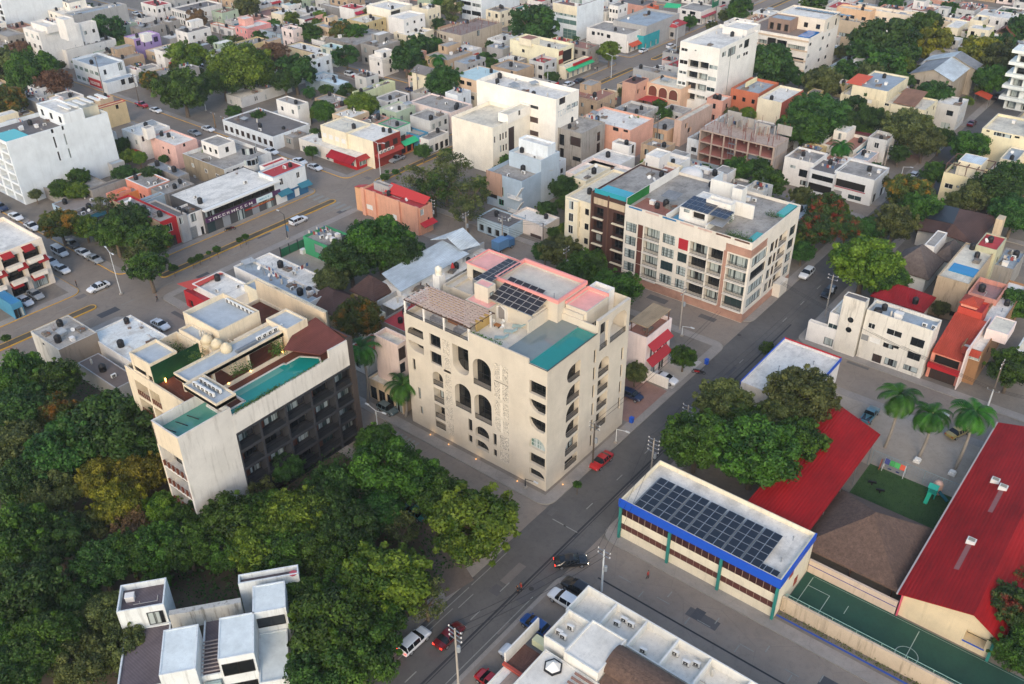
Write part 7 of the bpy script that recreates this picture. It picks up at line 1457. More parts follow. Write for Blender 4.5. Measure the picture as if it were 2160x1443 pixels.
r=H('white modern house with large dark panels at the street bend',(725,452),(360,385),(882,345),base=(690,697),wall=wall('#dcdcd8',.25),roof='rg',par=.5,S=[(355,425,640,575,'k'),(490,580,612,640,'g'),(330,530,415,640,'sh')],E=['1x2 1.6 2.2 d'],clut=4)
b=bx(r);q=MB();q.box(b[0]-.2,b[1]-1.6,b[2]-.12,b[2]-.005,2.75,2.95);q.build('red_trim',plain('#a5394a',.6),r)
H('glazed link with dark garage panel left of the white modern house',(362,400),(128,355),8,h=6.2,wall=wall('#d9d9d5',.25),roof='rd',par=.2,S=[(150,385,345,485,'d'),(112,465,335,605,'k')])
H('white roof terrace house with white chairs left of the dark garage panel',(168,292),(-110,228),(288,250),h=7.0,wall='W',roof='rg',par=.5,S=[(30,342,95,430,'d'),(37,447,100,510,'d'),(-60,300,-10,345,'w')],clut=7)
r=H('cream house with brown framed roof pergola by the trees',(1788,462),(1395,392),(1885,345),h=7.6,wall=wall('#e3d5ab',.3),roof='rg',par=.9,S=[(1412,475,1482,520,'w'),(1520,500,1540,525,'d')])
b=bx(r);parts('pergola_post',[(x,x+.15,y,y+.15,b[4]-.9,b[4]+2)for x in(b[0]+.1,(b[0]+b[1])/2,b[1]-.3)for y in(b[2]+.1,b[3]-.3)],WOODB,r);parts('pergola_beam',[(x,x+.18,b[2]+.1,b[3]-.1,b[4]+2,b[4]+2.2)for x in[b[0]+.1+i*(b[1]-b[0]-.4)/4 for i in range(5)]],WOODB,r);parts('pergola_beam',[(b[0]+.1,b[1]-.1,y,y+.18,b[4]+2.2,b[4]+2.36)for y in(b[2]+.2,b[3]-.4)],WOODB,r)
upper(r,(1760,310),(1545,240),(1825,250),10.2,name='tin_roof_room',wallm='CR',roof=SHEET,par=.05)
H('cream flat house at the right edge behind the trees',(2085,275),(1935,240),(2170,220),h=7.5,wall='CR',roof='rb',par=.4,S=['2x1 1.4 1.4 d'],clut=2);H('cream lower wing right of the brown framed pergola',(1960,375),(1830,330),(2010,330),h=5,wall='CR',roof='rc',par=.3)
t=thing('restaurant_building','large brown tiled restaurant roof with dark panel among trees','restaurant',(*g((1600,880),3),0))
q=MB();q.slabpoly([P((1548,720),8.2),P((1485,862),8.0),P((1400,962),6.2),P((1700,1070),5.4),P((1925,800),5.6)],.25);q.build('tiled_roof',BTILE,t);q=MB();q.slabpoly([P((1250,650),5.8),P((1200,800),5.4),P((1490,866),8.0),P((1550,718),8.2)],.2);q.build('dark_roof',plain('#23272e',.6),t);q=MB();q.slabpoly([P((1165,800),5.2),P((1150,920),4.2),P((1400,964),6.1),P((1486,868),7.9)],.2);q.build('tiled_roof',BTILE,t)
a,c=g((1420,960),5),g((1900,830),5);q=MB();q.box(min(a[0],c[0])-6,max(a[0],c[0])-1.5,min(a[1],c[1])+1,max(a[1],c[1])-2,.1,4.6);q.build('wall',wm('W'),t);n=g((1900,970),6);q=MB();q.box(n[0]-1,n[0]+.4,n[1],n[1]+2.5,0,9.5);q.build('chimney',wm('BE'),t)
for lab,cs,z,rs in(('big brown thatched palapa roof with white walls beside the round tree',((945,1205),(1250,1385),(1400,1215)),4.2,4.2),('small brown thatched roof behind the big palapa',((1320,1160),(1485,1232),(1605,1115)),4.4,2.6)):
 p_=[g(c_,z)for c_ in cs];t=thing('palapa',lab,'shelter',((p_[0][0]+p_[1][0])/2,(p_[1][1]+p_[2][1])/2,0));hip(t,p_[0][0],p_[1][0],p_[1][1],p_[2][1],z,rs,THATCHG,.2,th=.3);q=MB();q.box(p_[0][0]+.5,p_[1][0]-.5,p_[1][1]+.5,p_[2][1]-.5,.1,z-.05);q.build('wall',wm('PW'),t)
H('white box shaped stair house between the two thatched roofs',(1312,1085),(1243,1045),(1420,1003),h=7.6,wall='W',roof='rg',par=.2,E=['1x1 1 1.2 d'])
r=H('weathered concrete house with a blue rooftop pool behind the white street house',(1640,1440),(1375,1235),(1830,1320),h=8.6,wall=wall('#b5a184',1.2),roof='rc',par=.3,S=['1x2 1 1.2 k'],clut=3)
n=[g(c_,8.5)for c_ in((1450,1290),(1690,1370),(1725,1335))];q=MB();q.box(n[0][0],n[1][0],n[1][1],n[1][1]+3.6,8.3,8.48);q.build('pool',water('#1f7fae'),r)
H('greenish tower house with red roof terrace at the right edge',(1905,1118),(1705,1068),(1982,1050),h=9.5,wall=wall('#b8b596',.4),roof='rr',par=.25,S=['2x2 .9 1.2 d'],E=['2x1 1 1.2 d']);H('white curved gable house front in front of the greenish tower',(1825,1190),(1668,1145),(1860,1160),h=6.8,wall=wall('#ded6bb',.3),roof='rc',par=.2,S=['1x1 1 .8 d']);H('grey concrete terraces cluttered with tanks at the right edge',(2060,1300),(1880,1215),(2160,1190),h=5.5,wall='CO',roof='rb',par=.3,clut=10)
k('M6')
H('salmon railed roof terrace house above the red tiled house',(1990,462),(1800,432),(2065,350),h=7.8,wall=wall('#c98c7a',.4),roof=slab('#a87f78'),par=.9,S=['2x2 1.2 1.4 gr'],clut=3)
t=thing('house','low house with wide dark red hip roof behind the white street house','house',(*g((1420,480),3),0));p_=[g(c_,4.4)for c_ in((1190,440),(1520,530),(1650,460))];hip(t,p_[0][0],p_[1][0],p_[1][1],p_[2][1],4.4,2.2,ridged('#8e2329','x',.4,.3),.3);q=MB();q.box(p_[0][0]+.4,p_[1][0]-.4,p_[1][1]+.4,p_[2][1]-.4,.1,4.3);q.build('wall',wm('W'),t);fit('water_tank',t,*g((1470,480),6),6.0)
H('white cottage wall at the right edge by the big tree',(2260,860),(2105,770),(2300,760),h=4,wall='W',roof='rw',par=.3)
k(5);H('dark red roofed restaurant shed hidden under the trees',(870,1330),(470,1290),(900,1260),h=4.4,name='restaurant_building',cat='restaurant',wall='BRN',roof=plain('#6e2226',.7),par=.05)
# ================================================================== trees
k('F')
FOL={'green':foliage('green','#1a360d','#527522'),'dark':foliage('dark','#1b3811','#476b29'),'bright':foliage('bright','#30500f','#748a26'),'olive':foliage('olive','#303e1a','#6f763d'),
 'autumn':foliage('autumn','#2f4214','#62692a','#a8701c'),'yellow':foliage('yellow','#464f12','#8f8724'),'bare':foliage('bare','#57402c','#8a6a4a'),'flame':foliage('flame','#22401a','#4f6b2c','#a8402a'),
 'palm':foliage('palm','#14380c','#3f7018')}
BARK=wall('#6a5c4c',0.6)
def crown(seed,clumps,per,flat=0.75,leaf=0.085,spread=1.0,gap=0.0):
 rnd=random.Random(seed);mb=MB();vals=[]
 for c in range(clumps):
  while True:
   u=Vector((rnd.uniform(-1,1),rnd.uniform(-1,1),rnd.uniform(-0.75,1)))
   if 0.25<u.length<1:break
  u=u.normalized()*(u.length**0.45)*rnd.uniform(.66,.95);ctr=Vector((u.x*spread,u.y*spread,u.z*flat));r=rnd.uniform(0.16,0.34);tone=rnd.uniform(0.05,0.85)
  for i in range(per):
   d=Vector((rnd.gauss(0,1),rnd.gauss(0,1),rnd.gauss(0.35,1))).normalized();rr=r*(rnd.random()**0.35)
   p=ctr+Vector((d.x*rr,d.y*rr,d.z*rr*0.8))
   if rnd.random()<gap:continue
   leafquad(mb,p,leaf*rnd.uniform(0.6,1.25),rnd,d);vals.append(min(1,max(0,tone+rnd.uniform(-.22,.22))))
 for c in range(clumps//4):
  d0=Vector((rnd.gauss(0,1),rnd.gauss(0,1),rnd.uniform(-.4,.9))).normalized();r=rnd.uniform(.07,.13);ctr=Vector((d0.x*spread,d0.y*spread,d0.z*flat))*rnd.uniform(.92,1.12);tone=rnd.uniform(.3,1)
  for i in range(per//4):d=Vector((rnd.gauss(0,1),rnd.gauss(0,1),rnd.gauss(0.35,1))).normalized();leafquad(mb,ctr+d*r*rnd.random()**.4,leaf*rnd.uniform(.6,1.2),rnd,d);vals.append(min(1,max(0,tone+rnd.uniform(-.2,.2))))
 me=mb.mesh('crown',FOL['green']);at=me.attributes.new('tint','FLOAT','FACE');at.data.foreach_set('value',vals);return me
CROWN={'near':[crown(s,95,250,.74,.05)for s in(1,2,3,4)],'mid':[crown(s,50,170,.78,.08)for s in(5,6,7)],'far':[crown(s,30,90,.8,.13)for s in(8,9,10)],
  'flat':[crown(s,60,240,.42,.05)for s in(11,12)],'thin':[crown(s,30,110,.8,.055,1.0,.35)for s in(13,14)],'tall':[crown(s,30,140,1.25,.09,.75)for s in(15,16)]}
def trunkmesh(seed,bare=False):
 rnd=random.Random(seed);mb=MB();top=Vector((rnd.uniform(-.05,.05),rnd.uniform(-.05,.05),-.55))
 mb.bar((0,0,-1.9),top,.085,n=8,r2=.06)
 for i in range(7 if not bare else 16):
  a=2*math.pi*i/(7 if not bare else 16)+rnd.uniform(-.3,.3);e=Vector((math.cos(a)*rnd.uniform(.35,.75),math.sin(a)*rnd.uniform(.35,.75),rnd.uniform(-.15,.55)));m_=top.lerp(e,.5)+Vector((0,0,-.06))
  mb.bar(top,m_,.045,n=5,r2=.03);mb.bar(m_,e,.03,n=5,r2=.01)
  for j in range(2):mb.bar(m_,m_+Vector((rnd.uniform(-.3,.3),rnd.uniform(-.3,.3),rnd.uniform(.1,.4))),.018,n=4,r2=.006)
 return mb.mesh('trunk',BARK)
TRUNK=[trunkmesh(s)for s in(1,2,3)]+[trunkmesh(9,True)]
TREES=[]
def tree(x,y,r,kind,label,shp=None,group=None):
 n=len(TREES);rnd=random.Random(n*7+3);z=5.0
 for _ in range(4):
  a,b=g((x,y),z);dep=(Vector((a,b,z))-Vector((0,0,CAMH))).dot(FW);R=r*dep/F;z=max(R*(0.75 if shp=='flat' else 1.0)+1.2,2.0)if R<3.2 else R*0.85+2.4
 a,b=g((x,y),z)
 t=thing('tree',label,'tree',(a,b,0),group);tier=shp or('near' if dep<290 else 'mid')
 me=rnd.choice(CROWN[tier]);c=put('crown',me,t,(0,0,z),rnd.uniform(0,6.28),local=True);s=R*1.08;c.scale=(s,s*rnd.uniform(.92,1.08),s*rnd.uniform(.9,1.1))
 c.material_slots[0].link='OBJECT';c.material_slots[0].material=FOL[kind]
 tr=put('trunk',TRUNK[3]if kind=='bare' else TRUNK[n%3],t,(0,0,z),rnd.uniform(0,6.28),local=True);tr.scale=(s,s,z/1.9)
 TREES.append((a,b,R));return t
G1='trees of the dense grove at the lower left'
for x,y,r,kd,lb in[
 (40,795,58,'green','green tree at the left edge by the worn concrete house'),(112,805,52,'green','green tree touching the corner of the worn concrete house'),(45,865,60,'dark','dark round tree at the left edge of the grove'),(118,872,45,'autumn','rusty orange tinted tree beside the pale yard'),
 (25,945,60,'olive','olive grey tree on the left picture edge below the yard'),(235,905,92,'dark','largest spreading dark tree left of the dark balcony hotel'),(140,950,78,'dark','wide dark tree at the heart of the grove'),(285,945,60,'dark','dark tree pressed against the rear hotel wing'),
 (212,1005,52,'yellow','yellow green tree left of two in front of the hotel corner'),(288,1002,50,'yellow','yellow green tree nearest to the blank hotel wall'),(60,1015,62,'dark','shadowy tree below the pale left edge clearing'),(112,1040,52,'olive','greyish olive tree amid the left grove'),(245,1062,50,'yellow','ochre tinged tree under the two yellow green ones'),
 (345,1075,42,'bright','bright lime tree at the foot of the blank white wing'),(398,1095,40,'green','small green tree right below the white wing'),(280,1112,40,'bare','thin brownish tree with bare twigs in the grove'),(180,1112,42,'olive','dull olive tree left of the bare twigged one'),
 (40,1130,72,'green','big green tree filling the left edge halfway down the grove'),(115,1140,58,'dark','dark tree right of the big left edge tree'),(215,1190,56,'dark','deep green round tree above the olive clump'),(272,1165,52,'green','green tree with cauliflower crown above the villa'),(335,1155,56,'green','green tree leaning over the rear villa roof'),(395,1150,54,'green','mid green tree right behind the villa'),
 (155,1275,52,'dark','dark tree left of the villa terrace'),(60,1245,76,'dark','huge dark tree at the lower left edge'),(95,1350,66,'green','green tree near the lower left corner'),(222,1300,54,'olive','olive yellow tree touching the villa terrace'),(258,1362,50,'olive','olive tree beside the lower villa terrace'),(170,1395,56,'olive','pale olive tree at the bottom left of the villa'),(30,1410,62,'dark','dark tree in the lower left corner'),(330,1225,30,'green','low green tree behind the villa roof rail'),(5,1330,50,'green','half hidden tree on the left picture border'),
 (495,1095,62,'green','green tree right of the white wing base'),(560,1085,56,'green','yellow flecked tree under the dark balconies'),(622,1095,66,'bright','bright leaved tree in the middle under the balconies'),(545,1155,58,'bright','yellowish leafy tree behind the right villa block'),(605,1165,58,'green','green tree above the round red roof table'),(480,1160,48,'green','green tree behind the villa middle court'),(682,1075,56,'dark','dark tree below the hotel corner bays'),(735,1115,58,'dark','dark tree near the earth path'),(670,1165,54,'green','green tree between villa and earth path'),
 (545,1035,36,'olive','small olive tree climbing the lower balconies'),(600,985,34,'dark','slender dark tree before the lowest balconies'),(705,1025,50,'dark','dark leafed tree at the hotel north corner'),(815,985,72,'green','big green tree opposite the cream hotel'),(795,930,40,'green','green tree by the white street lamp crossing'),(885,1015,52,'green','green tree on the street side of the grove'),(935,1055,56,'green','round green tree right of the teal car'),
 (1000,1105,84,'bright','large yellow green tree on the street corner opposite the cream hotel'),(845,1115,40,'olive','pale grey green tree over the earth path'),(800,1075,46,'dark','dark tree left of the teal car'),
 (815,1225,84,'bright','large bright tree overhanging the lower street bend'),(700,1320,86,'green','large green tree right of the white villa'),(760,1375,76,'green','green tree at the bottom by the white parked car'),(640,1262,52,'green','green tree right beside the villa right block'),(900,1265,46,'olive','thin pale tree leaning over the road edge'),(680,1415,66,'dark','dark tree at the bottom edge right of the villa'),(800,1310,58,'green','green tree behind the white parked car'),(740,1245,60,'green','green tree between villa and large bright tree'),(560,1200,30,'green','low tree over the rear right villa terrace'),(745,1185,52,'green','green tree on the inner side of the earth path')]:
 tree(x,y,r,kd,lb,'thin' if 'thin' in lb or 'pale grey' in lb or 'climbing' in lb else None,G1)
for x,y,r,kd,lb,sh in[
 (752,672,48,'autumn','orange tinged tree between the two hotels',None),(738,545,54,'dark','dark tree left of the pale metal hall',None),(800,508,66,'green','green tree behind the pale metal hall',None),(842,535,48,'dark','dark tree overlapping the metal hall roof',None),(700,588,34,'olive','olive tree left of the brown pyramid roof',None),
 (312,562,46,'green','flat topped street tree on the avenue median by the junction','flat'),(125,472,36,'autumn','yellow flecked tree beside the parked white car row',None),(178,478,28,'bright','bright green tree right of the yellow flecked one',None),(240,490,44,'green','green tree in the overgrown corner lot',None),(268,465,42,'dark','dark tree behind the overgrown corner lot',None),(315,505,42,'green','green tree against the beige side of the red house',None),(222,432,30,'olive','thin grey tree behind the blue grey house','thin'),(295,535,34,'olive','dry scrubby tree at the corner lot edge','thin'),
 (128,398,24,'green','left tree at the foot of the cyan white tower',None),(163,402,23,'bright','front tree at the foot of the cyan white tower',None),(166,375,22,'green','rear tree at the foot of the cyan white tower',None),(255,305,20,'green','green tree right of the cyan white tower edge',None),(270,330,17,'bright','bright tree by the red tiled porch',None),(345,335,10,'green','small tree under the pale pink house',None),
 (68,150,50,'green','big green tree left of the far corner shop',None),(112,172,34,'bare','reddish brown tree by the far crossing',None),(18,138,42,'olive','brown olive tree at the upper left edge',None),(12,212,38,'autumn','brownish tree at the left edge above the tower',None),(40,110,26,'bare','dry brown tree in front of the brown low building',None),
 (225,62,32,'dark','smooth round dark tree right of the white hotel like block',None),(250,85,13,'green','small green tree next to the lilac house',None),(385,190,50,'green','large tree in the walled park by the side street',None),(395,118,36,'bright','light green tree behind the walled park',None),(312,168,21,'autumn','orange tree at the park corner',None),(338,182,18,'olive','small olive tree inside the park wall',None),(510,140,60,'bright','very dense bright round tree in the park block',None),(470,165,40,'green','green tree at the side of the dense bright tree',None),(575,122,34,'bare','bare brown tree between two dense green trees',None),(622,150,42,'dark','dark dense tree right of the bare brown tree',None),(600,168,30,'dark','low dark tree in front of the bare brown tree',None),
 (415,38,20,'bare','dark brown tree on the far street pavement',None),(520,14,26,'olive','brownish tree at the top left centre',None),(448,85,12,'green','little tree beside the white tin roof shed',None),(480,84,10,'green','tiny street tree right of the little tree',None),(548,80,16,'green','tree in front of the pale blue grey winged house',None),(658,70,20,'green','green tree below the wine red band house',None),(720,68,26,'autumn','yellowish tree left of two before the four storey block',None),(748,70,26,'green','green tree right of two before the four storey block',None),(755,48,12,'dark','small dark tree beside the red roofed house',None),(730,118,26,'dark','tall dark tree in front of the weathered wall',None),(615,40,16,'bright','light green tree inside the low cream house court',None),
 (762,222,34,'bright','light green tree in front of the white blue house',None),(683,235,25,'green','green shrubby tree below the tan unplastered house',None),(493,235,16,'green','small tree under the long white house',None),(545,246,16,'dark','dark small tree beside the lower tan block',None),(665,282,13,'green','low tree behind the grey concrete house',None),(855,122,32,'dark','dark tree right of the white cube house',None),(885,100,28,'dark','dark tree behind the palm above the pitched grey roof',None),(936,170,36,'dark','dark bush like tree at the foot of the tall palm',None),(910,95,22,'green','green tree beside the unfinished concrete hall',None),(1028,128,20,'green','green tree right of the grey flat house',None),(1124,50,46,'dark','big dark tree left of the glazed office tower',None),(1155,75,18,'green','small tree under the big dark tree',None),(955,20,26,'olive','tall tapering olive tree left of the top white block','tall'),(1285,108,23,'bright','lollipop round bright tree on the avenue',None),(925,50,14,'dark','small dark tree before the unfinished hall',None),
 (1558,18,26,'green','green tree beyond the far avenue',None),(1530,32,14,'olive','palm like pale tree beside the far avenue',None),(1502,55,12,'olive','small brown tree on the far avenue median',None),(1627,135,46,'dark','big dark tree between the white tower and the tan apartments',None),(1655,155,26,'dark','lower dark tree by the tan apartments',None),(1391,222,14,'green','small tree below the brick arches',None),(1347,262,28,'bright','feathery light tree by the salmon building','thin'),(1402,240,15,'green','tree row end behind the slim beige house',None),(1318,195,14,'olive','dry tree beside the pink brown stair block',None),
 (1865,85,58,'dark','very large dark tree at the top right',None),(1830,110,40,'dark','dark tree at the left flank of the very large one',None),(1900,120,40,'dark','dark tree at the lower right of the very large one',None),(1966,88,38,'yellow','yellow green crown right of the very large dark tree',None),(1950,50,30,'green','green tree behind the yellow green crown',None),(2015,95,22,'green','green tree by the white villa',None),(1775,108,16,'olive','pale tree by the dotted side wall',None),(1870,138,40,'green','fresh green tree below the very large dark tree',None),(1835,160,30,'olive','olive tree above the blue tarpaulin',None),(1905,145,26,'bright','light tree left of the old plank hall',None),(2070,112,44,'yellow','wide yellow green tree by the rear gable hall',None),(2113,130,44,'olive','olive green tree right of the wide yellow one',None),(2092,165,34,'green','green tree at the leafy street above the stall tent',None),(2065,80,26,'bright','bright tree under the white villa wall',None),(2150,60,30,'dark','dark tree at the top right corner',None),(2120,92,22,'dark','dark tree before the brown tiled roof',None),(2000,20,20,'green','round tree at the top right by the car park',None),(1880,5,26,'dark','dark tree cut by the top edge',None),(1715,5,26,'green','tree above the tan apartments at the top edge',None),
 (1967,200,36,'dark','umbrella shaped dark tree behind the stained cream house',None),(1735,175,38,'olive','brown green tree under the grey villa roofs',None),(1790,150,28,'green','green tree beside the grey villa roofs',None),(1900,175,26,'green','green tree behind the stained cream house roof',None),(1725,240,54,'dark','big dark tree right of the concrete frame',None),(1695,272,44,'green','green tree below the big dark one by the concrete frame',None),(1805,232,30,'dark','pointed dark tree in front of the stained cream house','tall'),(1840,250,30,'dark','second dark tree before the stained cream house',None),(1775,255,34,'dark','dark tree over the red restaurant shed',None),(1913,268,48,'olive','large olive tree by the street with orange lights',None),(1952,298,36,'olive','olive tree above the glowing string lights',None),(1985,290,26,'green','green street tree at the bend',None),
 (2045,308,38,'green','green tree behind the brown framed pergola',None),(2090,300,28,'bright','light tree in front of the cream apartment house',None),(1975,365,28,'green','green tree left of the cream pergola house',None),(1920,405,44,'autumn','orange topped tree at the street corner by the white modern house',None),(1885,470,44,'olive','dull brownish tree beside the brown tiled restaurant',None),(1945,440,40,'green','green tree at the dark panel roof',None),(1835,480,32,'dark','dark low tree arching over the tunnel street','flat'),(1742,440,40,'flame','red flowering tree right of the cream apartments',None),(1722,482,38,'flame','dark red flecked tree by the apartment corner',None),(1785,480,32,'flame','tree with red blossom above the orange lit street',None),(1825,552,66,'bright','great round tree beside the street right of the apartments',None),(1870,590,42,'green','green tree at the lower right of the great round tree',None),(2100,400,48,'dark','dark tree mass behind the brown tiled restaurant',None),(2140,378,44,'dark','dark tree at the right edge below the cream wing',None),(2065,412,38,'olive','olive tree behind the brown tiled ridge',None),(2140,450,44,'dark','dark tree at the right edge by the chimney',None),(2018,425,26,'olive','dry small tree in front of the cream pergola house',None),(1692,530,24,'dark','low hedge tree at the apartment porch',None),(1705,500,22,'green','green bush tree at the apartment side',None),(2110,430,30,'green','mid green tree right of the brown tiled ridge',None),
 (2135,775,44,'green','green tree at the right edge above the red roof',None),(2143,640,40,'green','green tree at the right edge by the salmon terrace',None),(1985,650,18,'olive','small tree between the hip roof and the red tiled house',None),(2150,1285,56,'flame','orange blossoming tree beside the red school roof',None),(2148,1370,50,'green','green tree in the lower right corner',None),(2140,1220,40,'flame','orange flecked tree on the right edge above the blossoming one',None),
 (1525,850,56,'olive','olive tree in front of the blue edged shop roof',None),(1470,925,70,'green','dense tree by the long street left of the red canopy',None),(1592,952,84,'green','largest dense tree over the school roof edge',None),(1692,835,68,'olive','olive tree covering the blue edged shop corner',None),(1685,930,56,'green','green tree against the red canopy',None),(1560,890,50,'green','green tree in the middle of the school tree group',None),(1640,880,46,'olive','olive tree between the two large school trees',None),
 (1185,530,42,'olive','olive tree left of the brown slatted wing',None),(1240,560,40,'green','green tree at the foot of the brown slatted wing',None),(1300,605,46,'green','bright bushy tree behind the cream hotel roof',None),(1150,530,24,'dark','dark white flowered bush tree by the pale yard',None),(1210,575,34,'dark','dark tree behind the pink hotel roofs',None),(1555,355,30,'green','green tree below the concrete frame',None),(1622,385,34,'green','round tree behind the roof pools',None),(1600,355,24,'dark','small tree left of the white modern house',None),
 (892,318,18,'green','young round street tree on the avenue by the awnings',None),(942,322,11,'green','small tree at the white office corner',None),(885,378,40,'olive','sparse olive tree above the peach corner house','thin'),(952,355,42,'olive','sparse tree against the white office wall','thin'),(915,405,42,'green','green tree at the crossing behind the peach house','thin'),(990,410,46,'olive','wide sparse tree left of the grey blue block','thin'),(940,385,40,'olive','grey green tree in the middle of the corner lot','thin'),(1020,390,20,'green','small green tree beside the brick clad facade',None),(985,445,34,'olive','thin tree on the street side of the corner lot','thin'),(1190,395,30,'dark','dark tree in the gap beside the grey blue block',None),(1153,442,22,'dark','low dark tree behind the bungalow',None),(1058,333,14,'olive','pale shrub tree on the narrow terrace',None),
 (1340,785,24,'olive','small olive tree beside the pink house wall',None),(1442,752,26,'green','low round tree at the white forecourt',None),(1620,735,16,'green','small street tree at the tip of the blue edged shop',None),(1218,1022,9,'green','tiny bush on the pavement kerb of the cream hotel',None)]:
 tree(x,y,r,kd,lb,sh)
SHR=[(405,549,8),(420,542,8),(440,533,5),(457,525,8),(365,565,9),(505,506,7),(517,499,7),(458,528,6),(12,713,9),(812,373,9),(834,362,7)]
SHL=['by the flat topped tree, upper of three','second from the flat topped tree','third from the flat topped tree','just short of the lamp with blue banner','closest to the flat topped tree','left of a pair beside the motorcycles','right of a pair beside the motorcycles','squeezed between two larger shrubs','at the far left end','beside the tall curved lamp','next to the low palm']
for i,(x,y,r)in enumerate(SHR):
 t=tree(x,y,r,'green','clipped round median shrub '+SHL[i],None,'clipped shrubs on the avenue median');t.name='shrub';t['category']='shrub'
def palmcrown(seed):
 rnd=random.Random(seed);mb=MB();vals=[]
 for f in range(30):
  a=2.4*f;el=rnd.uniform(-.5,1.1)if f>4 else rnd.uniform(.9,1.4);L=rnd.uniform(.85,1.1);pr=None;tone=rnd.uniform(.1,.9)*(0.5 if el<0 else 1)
  hd=Vector((math.cos(a),math.sin(a),0));sd_=Vector((-math.sin(a),math.cos(a),0));p=Vector((0,0,0));e=el;N=20
  for i in range(N):
   q=p+(hd*math.cos(e)+Vector((0,0,math.sin(e))))*(L/N);w=.24*math.sin(math.pi*(i+1.5)/(N+2))*L
   for s in(-1,1):
    dr=Vector((0,0,-.45*w));tip=q+sd_*s*w+dr+(q-p)*1.2;mb.face([p,p.lerp(q,1.15),tip]);vals.append(tone)
   p=q;e-=.115
 me=mb.mesh('crown',FOL['palm']);at=me.attributes.new('tint','FLOAT','FACE');at.data.foreach_set('value',[min(1,max(0,v+rnd.uniform(-.2,.2)))for v in vals]);return me
PALMC=[palmcrown(1),palmcrown(2)]
def palm(top,base,r,label,group=None):
 a,b=g(base);h=rise(a,b,top);r*=.9;t=thing('palm_tree',label,'palm tree',(a,b,0),group);dep=(Vector((a,b,h))-Vector((0,0,CAMH))).dot(FW);R=r*dep/F
 q=MB();n=8;pr=Vector((0,0,0))
 for i in range(1,n+1):c=Vector((.35*math.sin(i*.35),.2*math.sin(i*.5),h*i/n));q.bar(pr,c,.26-.10*(i-1)/n,n=8,r2=.26-.10*i/n);pr=c
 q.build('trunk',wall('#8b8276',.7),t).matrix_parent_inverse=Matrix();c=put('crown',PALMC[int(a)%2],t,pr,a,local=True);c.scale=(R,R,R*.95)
 q=MB();q.lathe(pr.x,pr.y,[(.16,pr.z-.5),(.28,pr.z-.1),(.1,pr.z+.3)],8);q.build('crown_shaft',plain('#6d7440',.7),t).matrix_parent_inverse=Matrix()
for top,base,r,lb in[((1888,832),(1866,945),66,'left of three tall palms by the school lawn'),((1962,872),(1938,965),64,'middle of three tall palms by the school lawn'),((2052,868),(2014,990),66,'right of three tall palms by the school lawn'),((845,812),(856,880),56,'palm in front of the cream hotel left corner'),((768,735),(776,850),56,'palm beside the dark hotel north corner'),
      ((653,190),(655,212),24,'palm beside the stacked grey house'),((920,122),(926,172),26,'tall palm right of the pitched grey roof'),((878,85),(878,118),18,'distant palm above the dark trees'),((1235,92),(1233,122),17,'palm beside the cream three storey shop house'),((1215,80),(1214,115),14,'thin palm next to the glazed tower'),((1765,308),(1768,350),40,'bushy palm behind the glazed link'),((2110,28),(2112,60),30,'palm cluster tree at the top right corner'),((2140,35),(2142,66),26,'rightmost palm at the top right corner'),((1532,30),(1531,52),12,'little palm on the far avenue'),((818,360),(818,376),8,'low palm on the avenue median at the crossing'),((1545,440-20),(1546,450),9,'potted palm on the apartment roof garden')]:
 palm(top,base,r,lb)
def cover(name,regs,n,m,sz,seed,hgt):
 rnd=random.Random(seed);mb=MB()
 for i in range(n):
  x0,x1,y0,y1=rnd.choice(regs);x,y=rnd.uniform(x0,x1),rnd.uniform(y0,y1)
  leafquad(mb,(x,y,.15+abs(rnd.gauss(0,hgt))),rnd.uniform(.5,1.2)*sz,rnd,Vector((0,0,1)))
 me=mb.mesh(name,m);add_tint(me,rnd);o=put(name,me);o['kind']='stuff';return o
cover('undergrowth',[(-158,-100,-10,42),(-156,-116,40,56),(-98,-78,38,70),(-92,-62,55,71),(-92,-64,20,50)],15000,FOL['dark'],.26,3,.7)
a,c=g((190,480)),g((350,540));cover('scrub',[(-192,-176,85,101),(-157,-140,147,160),(-190,-176,86,94)],5200,FOL['olive'],.28,5,.8)
cover('grass',[(sx1+.3,13,sy0+.9,sy0+1.6)],900,FOL['olive'],.14,6,.2)
cover('grass',[(-25.8,-13,108.4,119.3)],6000,foliage('lawn','#22401a','#3d5c28'),.10,7,.05)
